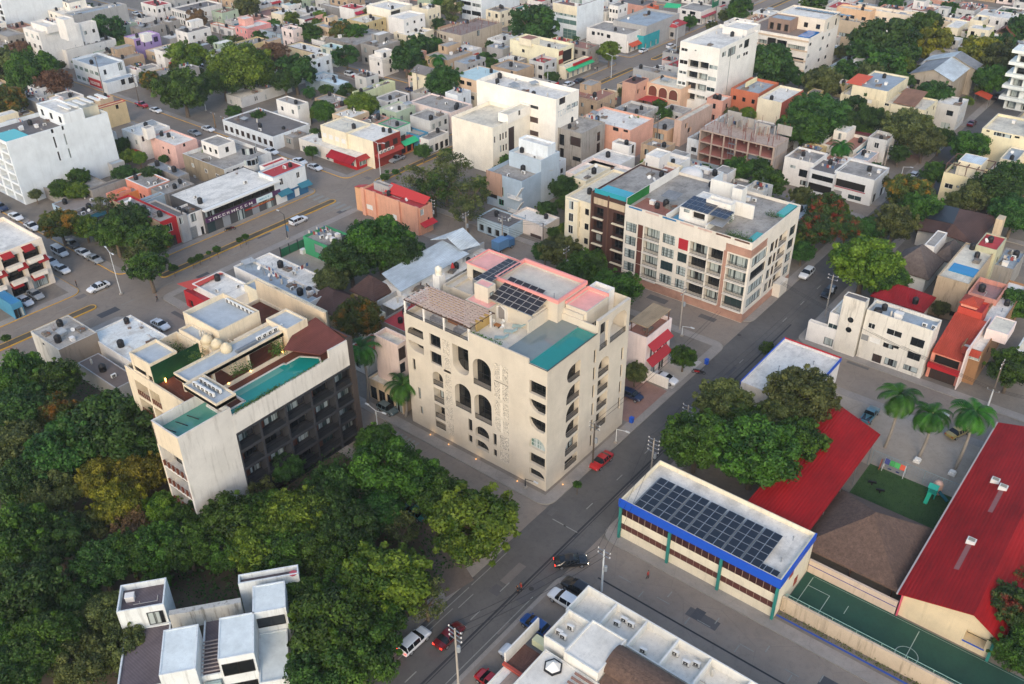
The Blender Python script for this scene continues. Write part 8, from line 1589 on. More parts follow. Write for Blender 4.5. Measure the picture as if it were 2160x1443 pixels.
# ================================================================== vehicles
TYRE=plain('#19191b',.85);RIM=plain('#a4a6a8',.35,.6);CGL=plain('#14191d',.12);HLW=plain('#d8dde0',.2);TLR=plain('#8d1118',.3);TLON=lit('#ff2a1a',4.0);HLON=lit('#fff0d0',9.0)
SHAPES={
 'sedan':([(-2.3,.74,.66,.42,.70,.86),(-2.2,.84,.74,.32,.78,.98),(-1.55,.89,.76,.26,.88,1.04),(-.85,.90,.62,.24,.92,1.40),(-.2,.90,.64,.24,.92,1.46),(.35,.90,.63,.24,.92,1.43),(1.12,.89,.74,.24,.90,1.02),(1.9,.86,.76,.26,.78,.90),(2.22,.80,.70,.32,.66,.76),(2.32,.70,.62,.42,.58,.64)],2,6,1.38,.33),
 'suv':([(-2.3,.80,.70,.45,.85,1.1),(-2.22,.88,.74,.36,.98,1.3),(-1.9,.92,.68,.32,1.05,1.64),(-.9,.93,.70,.3,1.05,1.70),(.3,.93,.70,.3,1.05,1.67),(1.05,.92,.78,.3,1.02,1.16),(1.95,.89,.80,.34,.92,1.04),(2.25,.82,.74,.4,.8,.88),(2.33,.74,.66,.5,.68,.74)],1,5,1.4,.37),
 'hatch':([(-1.95,.76,.68,.42,.8,1.0),(-1.88,.82,.66,.34,.9,1.2),(-1.5,.85,.62,.28,.92,1.46),(-.5,.86,.64,.26,.92,1.52),(.3,.86,.62,.26,.92,1.48),(1.0,.85,.72,.26,.9,1.04),(1.65,.82,.72,.3,.78,.88),(1.92,.76,.66,.38,.66,.74),(2.0,.66,.6,.45,.58,.62)],1,5,1.2,.31),
 'van':([(-2.4,.84,.76,.4,1.0,1.7),(-2.3,.88,.76,.34,1.08,1.98),(-.8,.90,.78,.32,1.08,2.05),(.8,.90,.77,.32,1.06,2.0),(1.55,.89,.78,.32,1.02,1.2),(2.1,.86,.76,.36,.86,.96),(2.35,.78,.70,.45,.7,.78)],0,4,1.5,.34),
 'pickup':([(-2.6,.84,.82,.45,.98,1.0),(-.55,.88,.84,.34,.98,1.02),(-.5,.89,.70,.34,1.0,1.70),(.4,.89,.70,.34,1.0,1.70),(1.15,.88,.78,.34,1.0,1.14),(2.1,.86,.78,.36,.9,1.02),(2.45,.8,.72,.42,.78,.86),(2.55,.7,.66,.5,.66,.7)],1,4,1.6,.38)}
def carproto(kind):
 st,c0,c1,wb,wr=SHAPES[kind];body=MB();gl=MB()
 def ring(s):x,w,wt,z0,zb,zt=s;return[(x,w*.86,z0),(x,w,z0+(zb-z0)*.5),(x,w*.985,zb),(x,wt,zt-.05*(zt-zb)),(x,wt*.8,zt+.01),(x,0,zt+.03)]
 R=[ring(s)for s in st]
 for i in range(len(R)-1):
  a,b=R[i],R[i+1]
  for j in range(5):
   for sg in(1,-1):
    q=[(p[0],p[1]*sg,p[2])for p in(a[j],b[j],b[j+1],a[j+1])]
    if sg>0:q=q[::-1]
    cab=c0<=i<c1;slope=abs(st[i+1][5]-st[i][5])>.2
    tgt=gl if(cab and j==2 and not(kind=='pickup' and i==0))or(cab and slope and j>=3)else body
    tgt.face(q)
  for sg in(1,):pass
  body.face([(a[0][0],a[0][1],a[0][2]),(a[0][0],-a[0][1],a[0][2]),(b[0][0],-b[0][1],b[0][2]),(b[0][0],b[0][1],b[0][2])])
 for k_,s in((0,1),(-1,-1)):
  r=R[k_];q=r+[(p[0],-p[1],p[2])for p in r[::-1][1:]];body.face(q if s<0 else q[::-1])
 for i in range(c0,c1+1):
  a=R[i]
  if kind=='pickup' and i<2:continue
  for sg in(1,-1):body.obox(((a[2][0]),(a[2][1]+a[3][1])/2*sg+.012*sg,(a[2][2]+a[3][2])/2),(1,0,0),.035,(0,1,0),.012,(0,(a[3][1]-a[2][1])*sg,a[3][2]-a[2][2]),(Vector(a[3])-Vector(a[2])).length/2)
 if kind=='pickup':body.box(-2.45,-.6,-.68,.68,1.0,1.03,skip='');gl.box(-2.4,-.65,-.66,.66,1.031,1.035)
 for sg in(1,-1):
  body.box(.95 if kind!='van' else 1.35,1.12 if kind!='van' else 1.5,.9*sg-.1,.9*sg+.1,.95,1.08)
 return body.mesh('body',paint('#d8dadb'),False),gl.mesh('window_glass',CGL),wb,wr,st
WM={}
def wheelmesh(r):
 q=MB();n=16
 for s in(1,):
  for i in range(n):a,b=2*math.pi*i/n,2*math.pi*(i+1)/n;P=lambda t,y,R:(R*math.cos(t),y,R*math.sin(t));q.face([P(a,-.1,r),P(b,-.1,r),P(b,.1,r),P(a,.1,r)]);q.face([P(a,.1,r),P(b,.1,r),P(b,.11,r*.66),P(a,.11,r*.66)]);q.face([P(b,-.1,r),P(a,-.1,r),P(a,-.11,r*.66),P(b,-.11,r*.66)])
  q.face([P(2*math.pi*i/n,.112,r*.66)for i in range(n)][::-1],1);q.face([P(2*math.pi*i/n,-.112,r*.66)for i in range(n)],1)
 return q.mesh('wheel',[TYRE,RIM])
PROTO={}
def car(p,q,kind,col,label,tl=False,hl=False,group='cars in the streets and car parks',cat=None):
 """tail and nose given as picture points on the ground"""
 a,b=Vector((*g(p,.3),0)),Vector((*g(q,.3),0));d=b-a;rz=math.atan2(d.y,d.x)
 for s in(0,math.pi/2,math.pi,-math.pi/2,-math.pi):
  if abs((rz-s+math.pi)%(2*math.pi)-math.pi)<.33:rz=s
 if kind not in PROTO:
  bm,gm,wb,wr,st=carproto(kind);PROTO[kind]=(bm,gm,wb,wr,st)
  if wr not in WM:WM[wr]=wheelmesh(wr)
 bm,gm,wb,wr,st=PROTO[kind];nm={'pickup':'pickup_truck','van':'van','suv':'car','sedan':'car','hatch':'car'}[kind]
 c=(a+b)/2;z=.0 if not(-158.6<c.x<-59.4 or-50.1<c.x<60 or c.x<-173)else(.0 if any(y0<c.y<y1 for y0,y1 in((72,80.6),(135.8,145.3),(205.3,212)))else.13)
 t=thing(nm,label,cat or{'pickup_truck':'pickup truck'}.get(nm,nm),(c.x,c.y,z),group,rz);
 bo=put('body',bm,t,local=True);bo.material_slots[0].link='OBJECT';bo.material_slots[0].material=paint(col);put('window_glass',gm,t,local=True)
 for x in(-wb,wb):
  for y in(-.80,.80):w=put('wheel',WM[wr],t,(x,y,wr),local=True)
 x1,w1,z1=st[-1][0],st[-1][1],st[-1][4];x0,w0,z0=st[0][0],st[0][1],st[0][4]
 for s in(1,-1):
  if('hl',kind)not in WM:
   m1=MB();m1.box(-.1,.02,-.17,.17,-.07,.07);WM['hl',kind]=m1.mesh('headlight',HLW);m2=MB();m2.box(-.03,.06,-.15,.15,-.09,.09);WM['tl',kind]=m2.mesh('tail_light',TLR)
  o=put('headlight',WM['hl',kind],t,(x1-.05,s*(w1-.1),z1+.02),local=True)
  if hl:o.material_slots[0].link='OBJECT';o.material_slots[0].material=HLON
  o=put('tail_light',WM['tl',kind],t,(x0+.02,s*(w0-.12),z0+.05),local=True)
  if tl:o.material_slots[0].link='OBJECT';o.material_slots[0].material=TLON
 return t
W1,W2,SIL,BLK,RD1,DRED,BLU,GRY='#d9dcdd','#cfd3d5','#8e9498','#111317','#a81218','#5d0f16','#1b4a86','#4a5056'
k('F')
for p,q,kd,c,lb,*kw in[
 ((1284,962),(1252,988),'sedan',RD1,'red sedan parked at the kerb beside the cream hotel'),((1173,1190),(1235,1184),'sedan',BLK,'black sedan with lit headlamp turning at the crossing',{'hl':1,'tl':1}),((845,1382),(903,1331),'suv',W1,'white family car with panoramic roof at the road edge under the trees',{'tl':1}),((924,1364),(972,1324),'sedan',DRED,'dark red car with glowing tail lights behind the pole',{'tl':1}),
 ((1150,1332),(1107,1312),'hatch',BLU,'blue hatchback parked by the shrubs of the white house'),((1212,1279),(1170,1262),'suv',W1,'white car parked beside the black one at the white house'),((1240,1256),(1197,1236),'suv',BLK,'black car parked at the corner of the white house'),((1112,1402),(1068,1382),'suv',W2,'white car tucked behind the brown roof terrace wall'),((1058,1452),(1010,1430),'hatch',RD1,'red car cut off by the bottom edge'),
 ((895,1100),(855,1068),'sedan','#2d6f70','teal car hidden under the grove trees'),((1380,792),(1426,812),'sedan',W1,'white sedan parked on the pale forecourt of the pink house'),((1711,572),(1691,588),'suv',W1,'white car coming down the long street past the apartments'),((1756,612),(1738,630),'suv',BLK,'dark car parked below the leaning street pole'),((1824,894),(1843,866),'pickup','#3d6b78','old blue green pickup on the school car park'),((1958,890),(1990,876),'sedan',W2,'white car between the left and middle palms'),((2005,922),(2034,908),'sedan','#8f8148','dull yellow car behind the middle palm'),
 ((232,600),(184,616),'sedan',W1,'white sedan driving on the near avenue lane'),((612,474),(648,462),'suv',W1,'white car on the avenue next to the yellow median'),((851,332),(822,343),'pickup',SIL,'silver pickup parked in front of the red brick shop'),
 ((112,530),(144,540),'van',W2,'white van in the side street by the striped block'),((138,512),(167,523),'sedan',GRY,'dark grey car at the overgrown lot, farthest of three'),((162,531),(193,543),'sedan',W1,'white sedan in the middle of three at the overgrown lot'),((185,545),(216,554),'sedan',SIL,'silver sedan nearest the avenue of three at the lot'),((118,566),(145,574),'sedan',W1,'white sedan beside the striped balcony corner'),((98,550),(117,558),'sedan',W2,'white car half behind the striped balcony corner'),((40,633),(68,644),'sedan',W2,'white car by the small blue shop'),((60,620),(92,630),'sedan',SIL,'silver car on the forecourt under the striped block'),
 ((20,456),(49,465),'sedan',W1,'white sedan farther up of two behind the striped block'),((54,475),(84,487),'pickup',W2,'white pickup nearer of two behind the striped block'),((-6,436),(12,446),'suv','#1a2a4a','navy car cut by the left edge'),((288,219),(312,228),'pickup',RD1,'red pickup by the park wall'),((318,231),(341,238),'sedan',W1,'white sedan behind the red pickup at the park wall'),((428,270),(451,278),'sedan',W1,'white sedan by the leaning wooden poles'),((400,279),(421,285),'sedan',SIL,'silver car behind the pale pink house'),((330,163),(349,156),'suv',W1,'white car in front of the low white garages'),((279,28),(298,33),'sedan',W1,'white car at the top of the far left street'),((330,42),(344,46),'hatch',BLU,'blue car on the far left street'),((349,47),(363,51),'hatch',RD1,'red car next to the blue one on the far street'),((407,63),(421,67),'sedan',GRY,'grey car on the far street below the brown tree'),((425,143),(442,148),'suv',W1,'white car half hidden by the dense bright tree'),
 ((558,317),(588,326),'sedan',W1,'white sedan by the little red kiosk house'),((619,338),(648,347),'sedan',W1,'white sedan farther of two at the red restaurant'),((648,350),(681,360),'sedan',W1,'white sedan nearer of two at the red restaurant'),((731,157),(748,163),'suv',W1,'white car on the side street in front of a red one'),((748,163),(764,168),'sedan',RD1,'red car on the side street behind a white one'),((858,188),(884,196),'pickup','#22305a','navy truck beside the pitched grey roof house'),((1158,195),(1176,189),'sedan',W1,'white car on the avenue behind the tall white office'),((1187,185),(1213,176),'suv',W1,'white car before the red sign on the avenue'),((1214,175),(1230,169),'sedan',BLK,'black car ahead of the white car at the red sign'),((1405,103),(1425,96),'suv',W1,'white car by the tall avenue lamp'),((1350,111),(1364,107),'sedan',W1,'white car at the orange awning shop'),
 ((1020,86),(1040,80),'sedan',W2,'white car in the crowded yard left of the cream shop house'),((1062,82),(1080,76),'sedan',W1,'white car behind the low junk roofs'),((2040,267),(2059,257),'sedan',DRED,'dark red sedan on the long street in the distance'),((2096,212),(2104,203),'suv',BLK,'black car beside the orange tent stall'),((1921,375),(1936,367),'hatch',W2,'white car at the corner by the orange topped tree'),((322,680),(356,695),'sedan',W1,'white car on the dark forecourt beside the patched hall'),((806,862),(829,871),'hatch','#4d5f63','grey green car by the zebra crossing'),((1322,832),(1343,843),'hatch','#182544','small navy car on the reddish paving'),((1492,52),(1506,47),'sedan',W1,'white car beside the white corner shop house'),((1580,50),(1595,44),'sedan',W2,'white car far up the avenue')]:
 car(p,q,kd,c,lb,**(kw[0]if kw else{}))
k(8);a,b=Vector((*g((830,1135),.3),0)),Vector((*g((985,1060),.3),0));d=b-a;t=thing('truck','blue box truck parked behind the pale metal hall','truck',((a+b)/2),None,math.atan2(d.y,d.x));L=d.length/2
q=MB();q.box(-L,L-1.9,-1.1,1.1,.9,2.9);q.build('cargo_box',plain('#5a82a8',.5),t).matrix_parent_inverse=Matrix();q=MB();q.box(L-1.8,L,-1.0,1.0,.5,2.3);q.build('cab',plain('#3e678f',.4),t).matrix_parent_inverse=Matrix();q=MB();q.box(L-.6,L+.03,-.9,.9,1.5,2.15);q.build('window_glass',CGL,t).matrix_parent_inverse=Matrix()
for x in(-L+1,L-.9):
 for y in(-.95,.95):put('wheel',WM[.38],t,(x,y,.38),local=True)
def motorbike(p,label,col,rz):
 a,b=g(p,.3);t=thing('motorcycle',label,'motorcycle',(a,b,.13),'motorcycles parked by the kerbs',rz)
 for x in(-.6,.6):
  q=MB()
  for i in range(12):u,v=2*math.pi*i/12,2*math.pi*(i+1)/12;q.bar((x+.27*math.cos(u),0,.3+.27*math.sin(u)),(x+.27*math.cos(v),0,.3+.27*math.sin(v)),.05,n=5)
  q.build('wheel',TYRE,t).matrix_parent_inverse=Matrix()
 q=MB();q.obox((0.05,0,.55),(1,0,.1),.45,(0,1,0),.13,(0,0,1),.16);q.bar((.6,0,.3),(.42,0,.95),.04);q.build('body',paint(col),t).matrix_parent_inverse=Matrix();q=MB();q.obox((-.3,0,.78),(1,0,.05),.38,(0,1,0),.13,(0,0,1),.05);q.build('saddle',BLACKP,t).matrix_parent_inverse=Matrix();q=MB();q.bar((.42,-.34,.98),(.42,.34,.98),.025);q.build('handlebar',METAL,t).matrix_parent_inverse=Matrix()
k('M6');motorbike((88,918),'red motorcycle parked at the pale forecourt corner','#a3231f',.3);motorbike((112,922),'black motorcycle beside the red one at the forecourt','#17171a',.4)
k(7);motorbike((185,925),'black motorcycle at the avenue kerb under the purple sign','#1a1a1c',1.2);motorbike((222,915),'red brown motorcycle at the avenue kerb','#5e1c18',1.0)
k(10);motorbike((370,672),'left dark motorcycle before the white modern house','#181a1c',2.8);motorbike((402,680),'middle red motorcycle before the white modern house','#6b1f1f',2.8);motorbike((455,690),'right dark motorcycle before the white modern house','#1b1b1f',2.8)
# ================================================================== lamps, poles, wires
CONCP=wall('#a79f93',.5);PWHITE=plain('#c9ccca',.5)
def lamp(base,top,label,arms=((1,0),),m=None,L=1.7):
 a,b=g(base);h=rise(a,b,top);t=thing('street_lamp',label,'street lamp',(a,b,0),'street lamps');q=MB();q.bar((a,b,0),(a,b,h),.11,n=8,r2=.06);q.build('pole',m or PWHITE,t)
 q=MB();q.box(a-.25,a+.25,b-.25,b+.25,.1,.45);q.build('footing',CONCP,t)
 for dx,dy in arms:
  v=Vector((dx,dy,0)).normalized();q=MB();q.bar((a,b,h-.05),Vector((a,b,h+.35))+v*L,.05,n=6);q.build('arm',m or PWHITE,t);q=MB();c=Vector((a,b,h+.38))+v*(L+.3);q.obox(c,v,.38,v.cross(Vector((0,0,1))),.13,(0,0,1),.07);q.build('lamp_head',PWHITE,t)
k('F')
for bs,tp,lb,ar in[((256,622),(233,532),'tall white double armed lamp on the median by the white sedan',((1,-.2),(-1,.2))),((804,382),(794,302),'tall white lamp with curved arm at the avenue crossing',((-1,0),(1,.1))),((1289,165),(1290,118),'white double lamp on the avenue before the grey lots',((1,0),(-1,0))),((1426,105),(1427,54),'lamp on the avenue by the teal fronted shop',((-1,0),)),((1155,196),(1155,142),'plain pole lamp behind the tall white office',((1,0),)),((607,505),(600,452),'dark lamp post with blue banner on the avenue',((-.6,0),)),((797,905),(793,866),'small white lamp with twin heads at the zebra crossing',((1,0),(-1,0))),((1299,935),(1301,905),'small white lamp at the side of the cream hotel',((1,0),)),((435,235),(430,205),'lamp by the park wall',((1,0),)),((2098,455),(2103,437),'white lamp behind the brown tiled restaurant',((-1,0),)),((1108,1030),(1107,1010),'short dark lamp at the cream hotel corner',((1,0),)),((1901,372),(1901,352),'lamp at the corner of the white modern house',((1,0),)),((1438,710),(1440,688),'lamp by the pale forecourt',((1,0),))]:
 lamp(bs,tp,lb,ar,DARKM if 'dark' in lb else None)
a,b=g((607,505));h=3;t=[o for o in bpy.data.objects if o.get('label','').startswith('dark lamp post')][0];q=MB();q.box(a+.1,a+.9,b-.03,b+.03,2.2,3.6);q.build('banner',plain('#3a6f93',.6),t)
TIPS=[]
def pole(base,top,label,arms=3,m=None,tr=True,dirv=(1,0,0)):
 a,b=g(base);h=rise(a,b,top);t=thing('utility_pole',label,'utility pole',(a,b,0),'utility poles along the streets');q=MB();q.bar((a,b,0),(a,b,h),.16,n=8,r2=.10);q.build('pole',m or CONCP,t);dv=Vector(dirv)
 for i in range(arms):
  z=h-.25-i*.75;q=MB();q.obox((a,b,z),dv,.95,dv.cross(Vector((0,0,1))),.05,(0,0,1),.05);q.build('crossarm',METAL,t)
  for s in(-.9,0,.9):
   if s==0 and i:continue
   c=Vector((a,b,z))+dv*s;q=MB();q.lathe(c.x,c.y,[(.05,z+.05),(.10,z+.1),(.05,z+.16),(.09,z+.2),(.03,z+.28)],8);q.build('insulator',plain('#c9c5bd',.4),t)
 if tr:q=MB();q.lathe(a+.38,b,[(.22,h-3.6),(.25,h-3.5),(.25,h-2.8),(.2,h-2.7)],10);q.build('transformer',plain('#8b9092',.5),t)
 TIPS.append((a,b,h));return a,b,h
PL=[pole((969,1475),(957,1326),'tall concrete pole with insulator arms at the bottom edge of the long street'),pole((1269,1247),(1274,1160),'slender white pole with cross arms at the street crossing',2,PWHITE),pole((1372,1008),(1374,925),'pole with insulator arms between cream hotel and dense tree',4),pole((1443,935),(1445,855),'pole with insulator arms above the dense school tree',4),pole((1740,668),(1742,580),'pole with wide metal frame head near the dark parked car',2),pole((1250,985),(1253,893),'dark wooden pole beside the red sedan',2,wall('#4d4339',.5)),pole((914,484),(919,420),'pole with transformers at the peach corner house',3),pole((1866,350),(1871,306),'wide concrete pole with cross arms behind the white modern house',3),pole((2082,862),(2089,822),'white pole at the car park by the right palm',1,PWHITE,False),pole((1145,545),(1145,470),'thin pole in front of the bungalow',2,wall('#5d5348',.5),False),pole((1060,520),(1062,455),'pole on the pavement of the grey blue block',2,None,False),pole((455,270),(440,238),'leaning brown pole on the side street',1,wall('#8a6a3f',.5),False),pole((475,275),(462,246),'short brown pole on the side street',1,wall('#8a6a3f',.5),False),pole((222,205),(210,120),'tall thin pole at the far corner shop',1,wall('#6a6258',.5),False)]
def wires(a,b,label,n=3,off=.9,dz=0.0,sag=.7,r=.026):
 a,b=Vector(a),Vector(b);t=thing('power_line',label,'cable',(a.x,a.y,0),'overhead wires');d=(b-a);s_=Vector((1,0,0))if abs(d.y)>abs(d.x)else Vector((0,1,0))
 for i in range(n):
  o=s_*(off*(i-(n-1)/2)*2/max(1,n-1))if n>1 else Vector();q=MB()
  pts=[a.lerp(b,j/12)+o+Vector((0,0,dz-sag*4*(j/12)*(1-j/12)))for j in range(13)]
  for u,v in zip(pts,pts[1:]):q.bar(u,v,r,n=4)
  q.build('wire',DARKM,t)
wires(PL[0],PL[1],'wires from the bottom pole to the white crossing pole');wires(PL[1],PL[2],'wires from the white crossing pole to the first insulator pole');wires(PL[2],PL[3],'wires between the two insulator poles');wires(PL[3],PL[4],'wires from the insulator poles to the frame headed pole');wires(PL[6],PL[10],'wires across the corner lot with thin trees');wires(PL[10],PL[9],'wires before the bungalow');wires(PL[11],(PL[11][0]-38,PL[11][1]+1,8),'wires along the park wall',2);wires(PL[8],(PL[8][0]-40,PL[8][1]+3,9),'wires over the car park in front of the tiled house',3,.4);wires(PL[8],(PL[8][0]+20,PL[8][1]-1,9),'wires running right from the car park pole',3,.4);wires(PL[5],(-60,132,9),'wires along the side of the cream hotel',2,.3)
# ================================================================== people
def personmesh(pose):
 me=bpy.data.meshes.new('person');s=pose
 V=[(0,0,.95),(0,0,1.18),(0,0,1.42),(0,0,1.52),(.01,0,1.66),(.01,0,1.76),(.0,.10,.90),(.10*s,.10,.50),(-.05*s,.10,.08),(.08-.05*s,.11,.03),(.0,-.10,.90),(-.06*s,-.10,.50),(-.2*s,-.10,.10),(-.1*s,-.11,.03),(0,.20,1.40),(-.06*s,.25,1.12),(.08*s,.25,.86),(0,-.20,1.40),(.08*s,-.25,1.12),(.2*s,-.24,.90)]
 Ed=[(0,1),(1,2),(2,3),(3,4),(4,5),(0,6),(6,7),(7,8),(8,9),(0,10),(10,11),(11,12),(12,13),(2,14),(14,15),(15,16),(2,17),(17,18),(18,19)]
 Rr=[.15,.14,.15,.055,.10,.07,.095,.07,.045,.04,.095,.07,.045,.04,.065,.05,.035,.065,.05,.035]
 me.from_pydata(V,Ed,[]);o=bpy.data.objects.new('person',me);COL.objects.link(o);o.modifiers.new('skin','SKIN');o.modifiers.new('sub','SUBSURF').levels=1
 for i,v in enumerate(me.skin_vertices[0].data):v.radius=(Rr[i],Rr[i]*(1.15 if i in(0,1,2)else 1));v.use_root=(i==0)
 dg=bpy.context.evaluated_depsgraph_get();m2=bpy.data.meshes.new_from_object(o.evaluated_get(dg));bpy.data.objects.remove(o);return m2
PM=[personmesh(1),personmesh(.15)]
SKIN=plain('#9a6a4c',.6);CLO={'red':plain('#a8322a',.8),'dark':plain('#22242a',.8),'white':plain('#c9c7c2',.8),'blue':plain('#2f4f7d',.8),'pants':plain('#23252b',.8),'hair':plain('#17120f',.7),'grey':plain('#6b6d70',.8)}
def person(p,label,top,rz,pose=0,low='pants',z=0.0):
 a,b=g(p);me=PM[pose].copy();me.materials.clear()
 for m in(CLO[low],CLO[top],SKIN,CLO['hair']):me.materials.append(m)
 for f in me.polygons:
  zc=f.center.z;f.material_index=3 if zc>1.70 or(zc>1.58 and f.center.x<-.04)else 2 if zc>1.47 or(abs(f.center.y)>.19 and zc<1.1)else 1 if zc>.98 else(0 if zc>.08 else 3)
 me.polygons.foreach_set('use_smooth',[True]*len(me.polygons));o=put('person',me,None,(a,b,z),rz);tag(o,label,'person')
for p,lb,tp,rz,ps in[((1092,1253),'person in dark clothes walking on the long street','dark',-2.2,0),((1099,1247),'person in a red top walking beside one in dark clothes','red',-2.2,0),((163,606),'person standing at the kerb corner of the striped block','dark',1,1),((333,637),'person in dark clothes crossing the dark forecourt','dark',.5,0),((29,748),'left of two people walking by the worn concrete house','dark',2,0),((41,750),'right of two people walking by the worn concrete house','dark',2,0),((1255,151),'person in white on the far avenue pavement','white',1,1),((1260,150),'person in dark clothes on the far avenue pavement','dark',1,1),((57,646),'person beside the white car at the small blue shop','dark',1,1),((1366,1222),'person with an orange vest in the side street','red',0,0)]:
 person(p,lb,tp,rz,ps)
# ================================================================== playground and roof furniture
k('B3')
a,b=g((1325,115));t=thing('climbing_frame','colourful panelled swing frame on the school lawn','playground equipment',(a,b,0))
for x in(-1.6,1.6):
 for y in(-.6,.6):q=MB();q.bar((a+x,b+y,.14),(a+x*.95,b,2.3),.05);q.build('post',plain('#d5d8d8',.5),t)
for i,c in enumerate(('#25306f','#2b8a3c','#3aa04a','#c24a26')):q=MB();q.obox((a-1.15+i*.77,b-.25,1.9),(1,0,0),.36,(0,.5,.9),.42,(0,-.9,.5),.03);q.build('panel',plain(c,.5),t)
q=MB();q.obox((a-2.0,b-.2,.9),(0,.4,.9),.9,(0,1,-.4),.4,(1,0,0),.03);q.build('climbing_wall',plain('#9a4a2c',.6),t);
for x in(-.6,.6):q=MB();q.bar((a+x,b,2.2),(a+x,b-.1,.6),.015,n=4);q.box(a+x-.25,a+x+.25,b-.22,b+.05,.55,.6);q.build('swing',plain('#2a2f6a',.6),t)
a,b=g((1565,262));t=thing('play_house','turquoise plastic play house with slide and beige tunnel top','playground equipment',(a,b,0));TQP=plain('#1f9a86',.4)
for x,y in((-.5,-.5),(.5,-.5),(.5,.5),(-.5,.5)):q=MB();q.box(a+x-.08,a+x+.08,b+y-.08,b+y+.08,.14,2.0);q.build('post',TQP,t)
q=MB();q.box(a-.6,a+.6,b-.6,b+.6,1.0,1.1);q.build('deck',TQP,t);q=MB();q.slabpoly([(a-.7,b-.7,1.95),(a+.7,b-.7,1.95),(a+.7,b,2.45),(a-.7,b,2.45)],.05);q.slabpoly([(a-.7,b,2.45),(a+.7,b,2.45),(a+.7,b+.7,1.95),(a-.7,b+.7,1.95)],.05);q.build('roof',TQP,t)
q=MB();q.obox((a-.2,b-1.4,.6),(0,-1,-.55),1.0,(1,0,0),.28,(0,-.55,1),.04);q.build('slide',plain('#1fae80',.4),t);q=MB();q.obox((a+1.5,b+.3,.7),(1,-.3,-.5),.9,(.3,1,0),.28,(.5,0,1),.05);q.build('slide',plain('#12606a',.4),t);q=MB();q.lathe(a+.3,b+1.2,[(.7,.14),(.72,1.7),(.55,2.2),(.2,2.4)],12);q.build('tunnel_tower',plain('#c4a08e',.5),t,smooth=True)
k('B3');
for p,lb in(((1475,45),'white plinth of the middle palm'),((1695,125),'white plinth of the right palm')):a,b=g(p);t=thing('plinth',lb,'plinth',(a,b,0));q=MB();q.box(a-.5,a+.5,b-.5,b+.5,.14,.55);q.box(a-.35,a+.35,b-.35,b+.35,.55,.8);q.build('block',WHITEP,t)
for p,lb in(((1240,240),'black and orange spring rider on the lawn, front'),((1190,190),'dark see saw at the lawn edge')):a,b=g(p);t=thing('spring_rider',lb,'playground equipment',(a,b,0));q=MB();q.lathe(a,b,[(.15,.14),(.12,.5)],8);q.build('spring',DARKM,t);q=MB();q.obox((a,b,.65),(1,.4,0),.6,(-.4,1,0),.12,(0,0,1),.14);q.build('seat',BLACKP,t)
k('M5')
def lounger(p,label,z):
 a,b=g(p,z);t=thing('sun_lounger',label,'sun lounger',(a,b,z),'sun loungers on the pool terrace');A=plain('#9db5b2',.6)
 q=MB();q.box(a-.35,a+.35,b-.95,b+.35,z+.22,z+.32);q.build('seat',A,t);q=MB();q.obox((a,b+.72,z+.5),(0,.75,.55),.48,(1,0,0),.35,(0,-.55,.75),.05);q.build('backrest',A,t)
 for x in(-.28,.28):
  for y in(-.85,.3):q=MB();q.box(a+x-.04,a+x+.04,b+y-.04,b+y+.04,z,z+.22);q.build('leg',A,t)
 t.rotation_euler.z=math.radians(-58)
lounger((1010,705),'pale green sun lounger nearest the planted parapet',21.2);lounger((1068,665),'pale green sun lounger in the middle of three',21.2);lounger((1122,632),'pale green sun lounger farthest from the parapet',21.2)
a,b=g((988,628),21.2);t=thing('table','low wooden fire table on the pool terrace','table',(a,b,21.2));q=MB();q.box(a-.5,a+.5,b-.35,b+.35,21.5,21.6);q.build('table_top',plain('#a06a3c',.6),t);
for x in(-.4,.4):q=MB();q.box(a+x-.05,a+x+.05,b-.3,b+.3,21.2,21.5);q.build('leg',DARKM,t)
for i,(dx,dy)in enumerate(((-1.1,.2),(.2,1.0),(1.0,-.1))):c=thing('chair',['white chair left of the fire table','white chair behind the fire table','white chair right of the fire table'][i],'chair',(a+dx,b+dy,21.2),'chairs round the fire table');q=MB();q.box(a+dx-.25,a+dx+.25,b+dy-.25,b+dy+.25,21.58,21.64);q.build('seat',WHITEP,c);q=MB();q.box(a+dx-.25,a+dx+.25,b+dy+.2,b+dy+.25,21.64,22.0);q.build('backrest',WHITEP,c);[(lambda q:(q.box(a+dx+sx-.02,a+dx+sx+.02,b+dy+sy-.02,b+dy+sy+.02,21.2,21.58),q.build('leg',WHITEP,c)))(MB())for sx in(-.22,.22)for sy in(-.22,.22)]
for i,(x,y,lb)in enumerate(((-84.5,85.5,'grey sofa under the pergola left bay'),(-79.5,85.3,'grey sofa under the pergola right bay'),(-82.0,86.8,'brown low sofa at the back of the pergola'))):c=thing('sofa',lb,'sofa',(x,y,20.3));m=plain(['#8d8e90','#8d8e90','#8a5f42'][i],.9);q=MB();q.box(x-1,x+1,y-.4,y+.4,20.35,20.75);q.build('seat',m,c);q=MB();q.box(x-1,x+1,y+.4,y+.6,20.35,21.15);q.build('backrest',m,c);q=MB();q.box(x-1.2,x-1,y-.4,y+.6,20.35,20.95);q.box(x+1,x+1.2,y-.4,y+.6,20.35,20.95);q.build('armrest',m,c)
a,b=g((705,270),21);t=thing('parasol','folded red parasol on the rear roof of the cream hotel','parasol',(a,b,20.3));q=MB();q.bar((a,b,20.3),(a,b,22.4),.03);q.build('pole',DARKM,t);q=MB();q.lathe(a,b,[(.35,21.5),(.3,21.7),(.1,22.4)],10);q.build('canopy',plain('#a82c2c',.8),t)
k('M5');
for p,lb in(((1835,1235),'blue bin on the grass strip by the cream hotel'),):a,b=g(p);t=thing('bin',lb,'bin',(a,b,.13));q=MB();q.box(a-.3,a+.3,b-.3,b+.3,.13,1.0);q.build('tub',BLUEP,t);q=MB();q.box(a-.33,a+.33,b-.33,b+.33,1.0,1.1);q.build('lid',BLUEP,t)
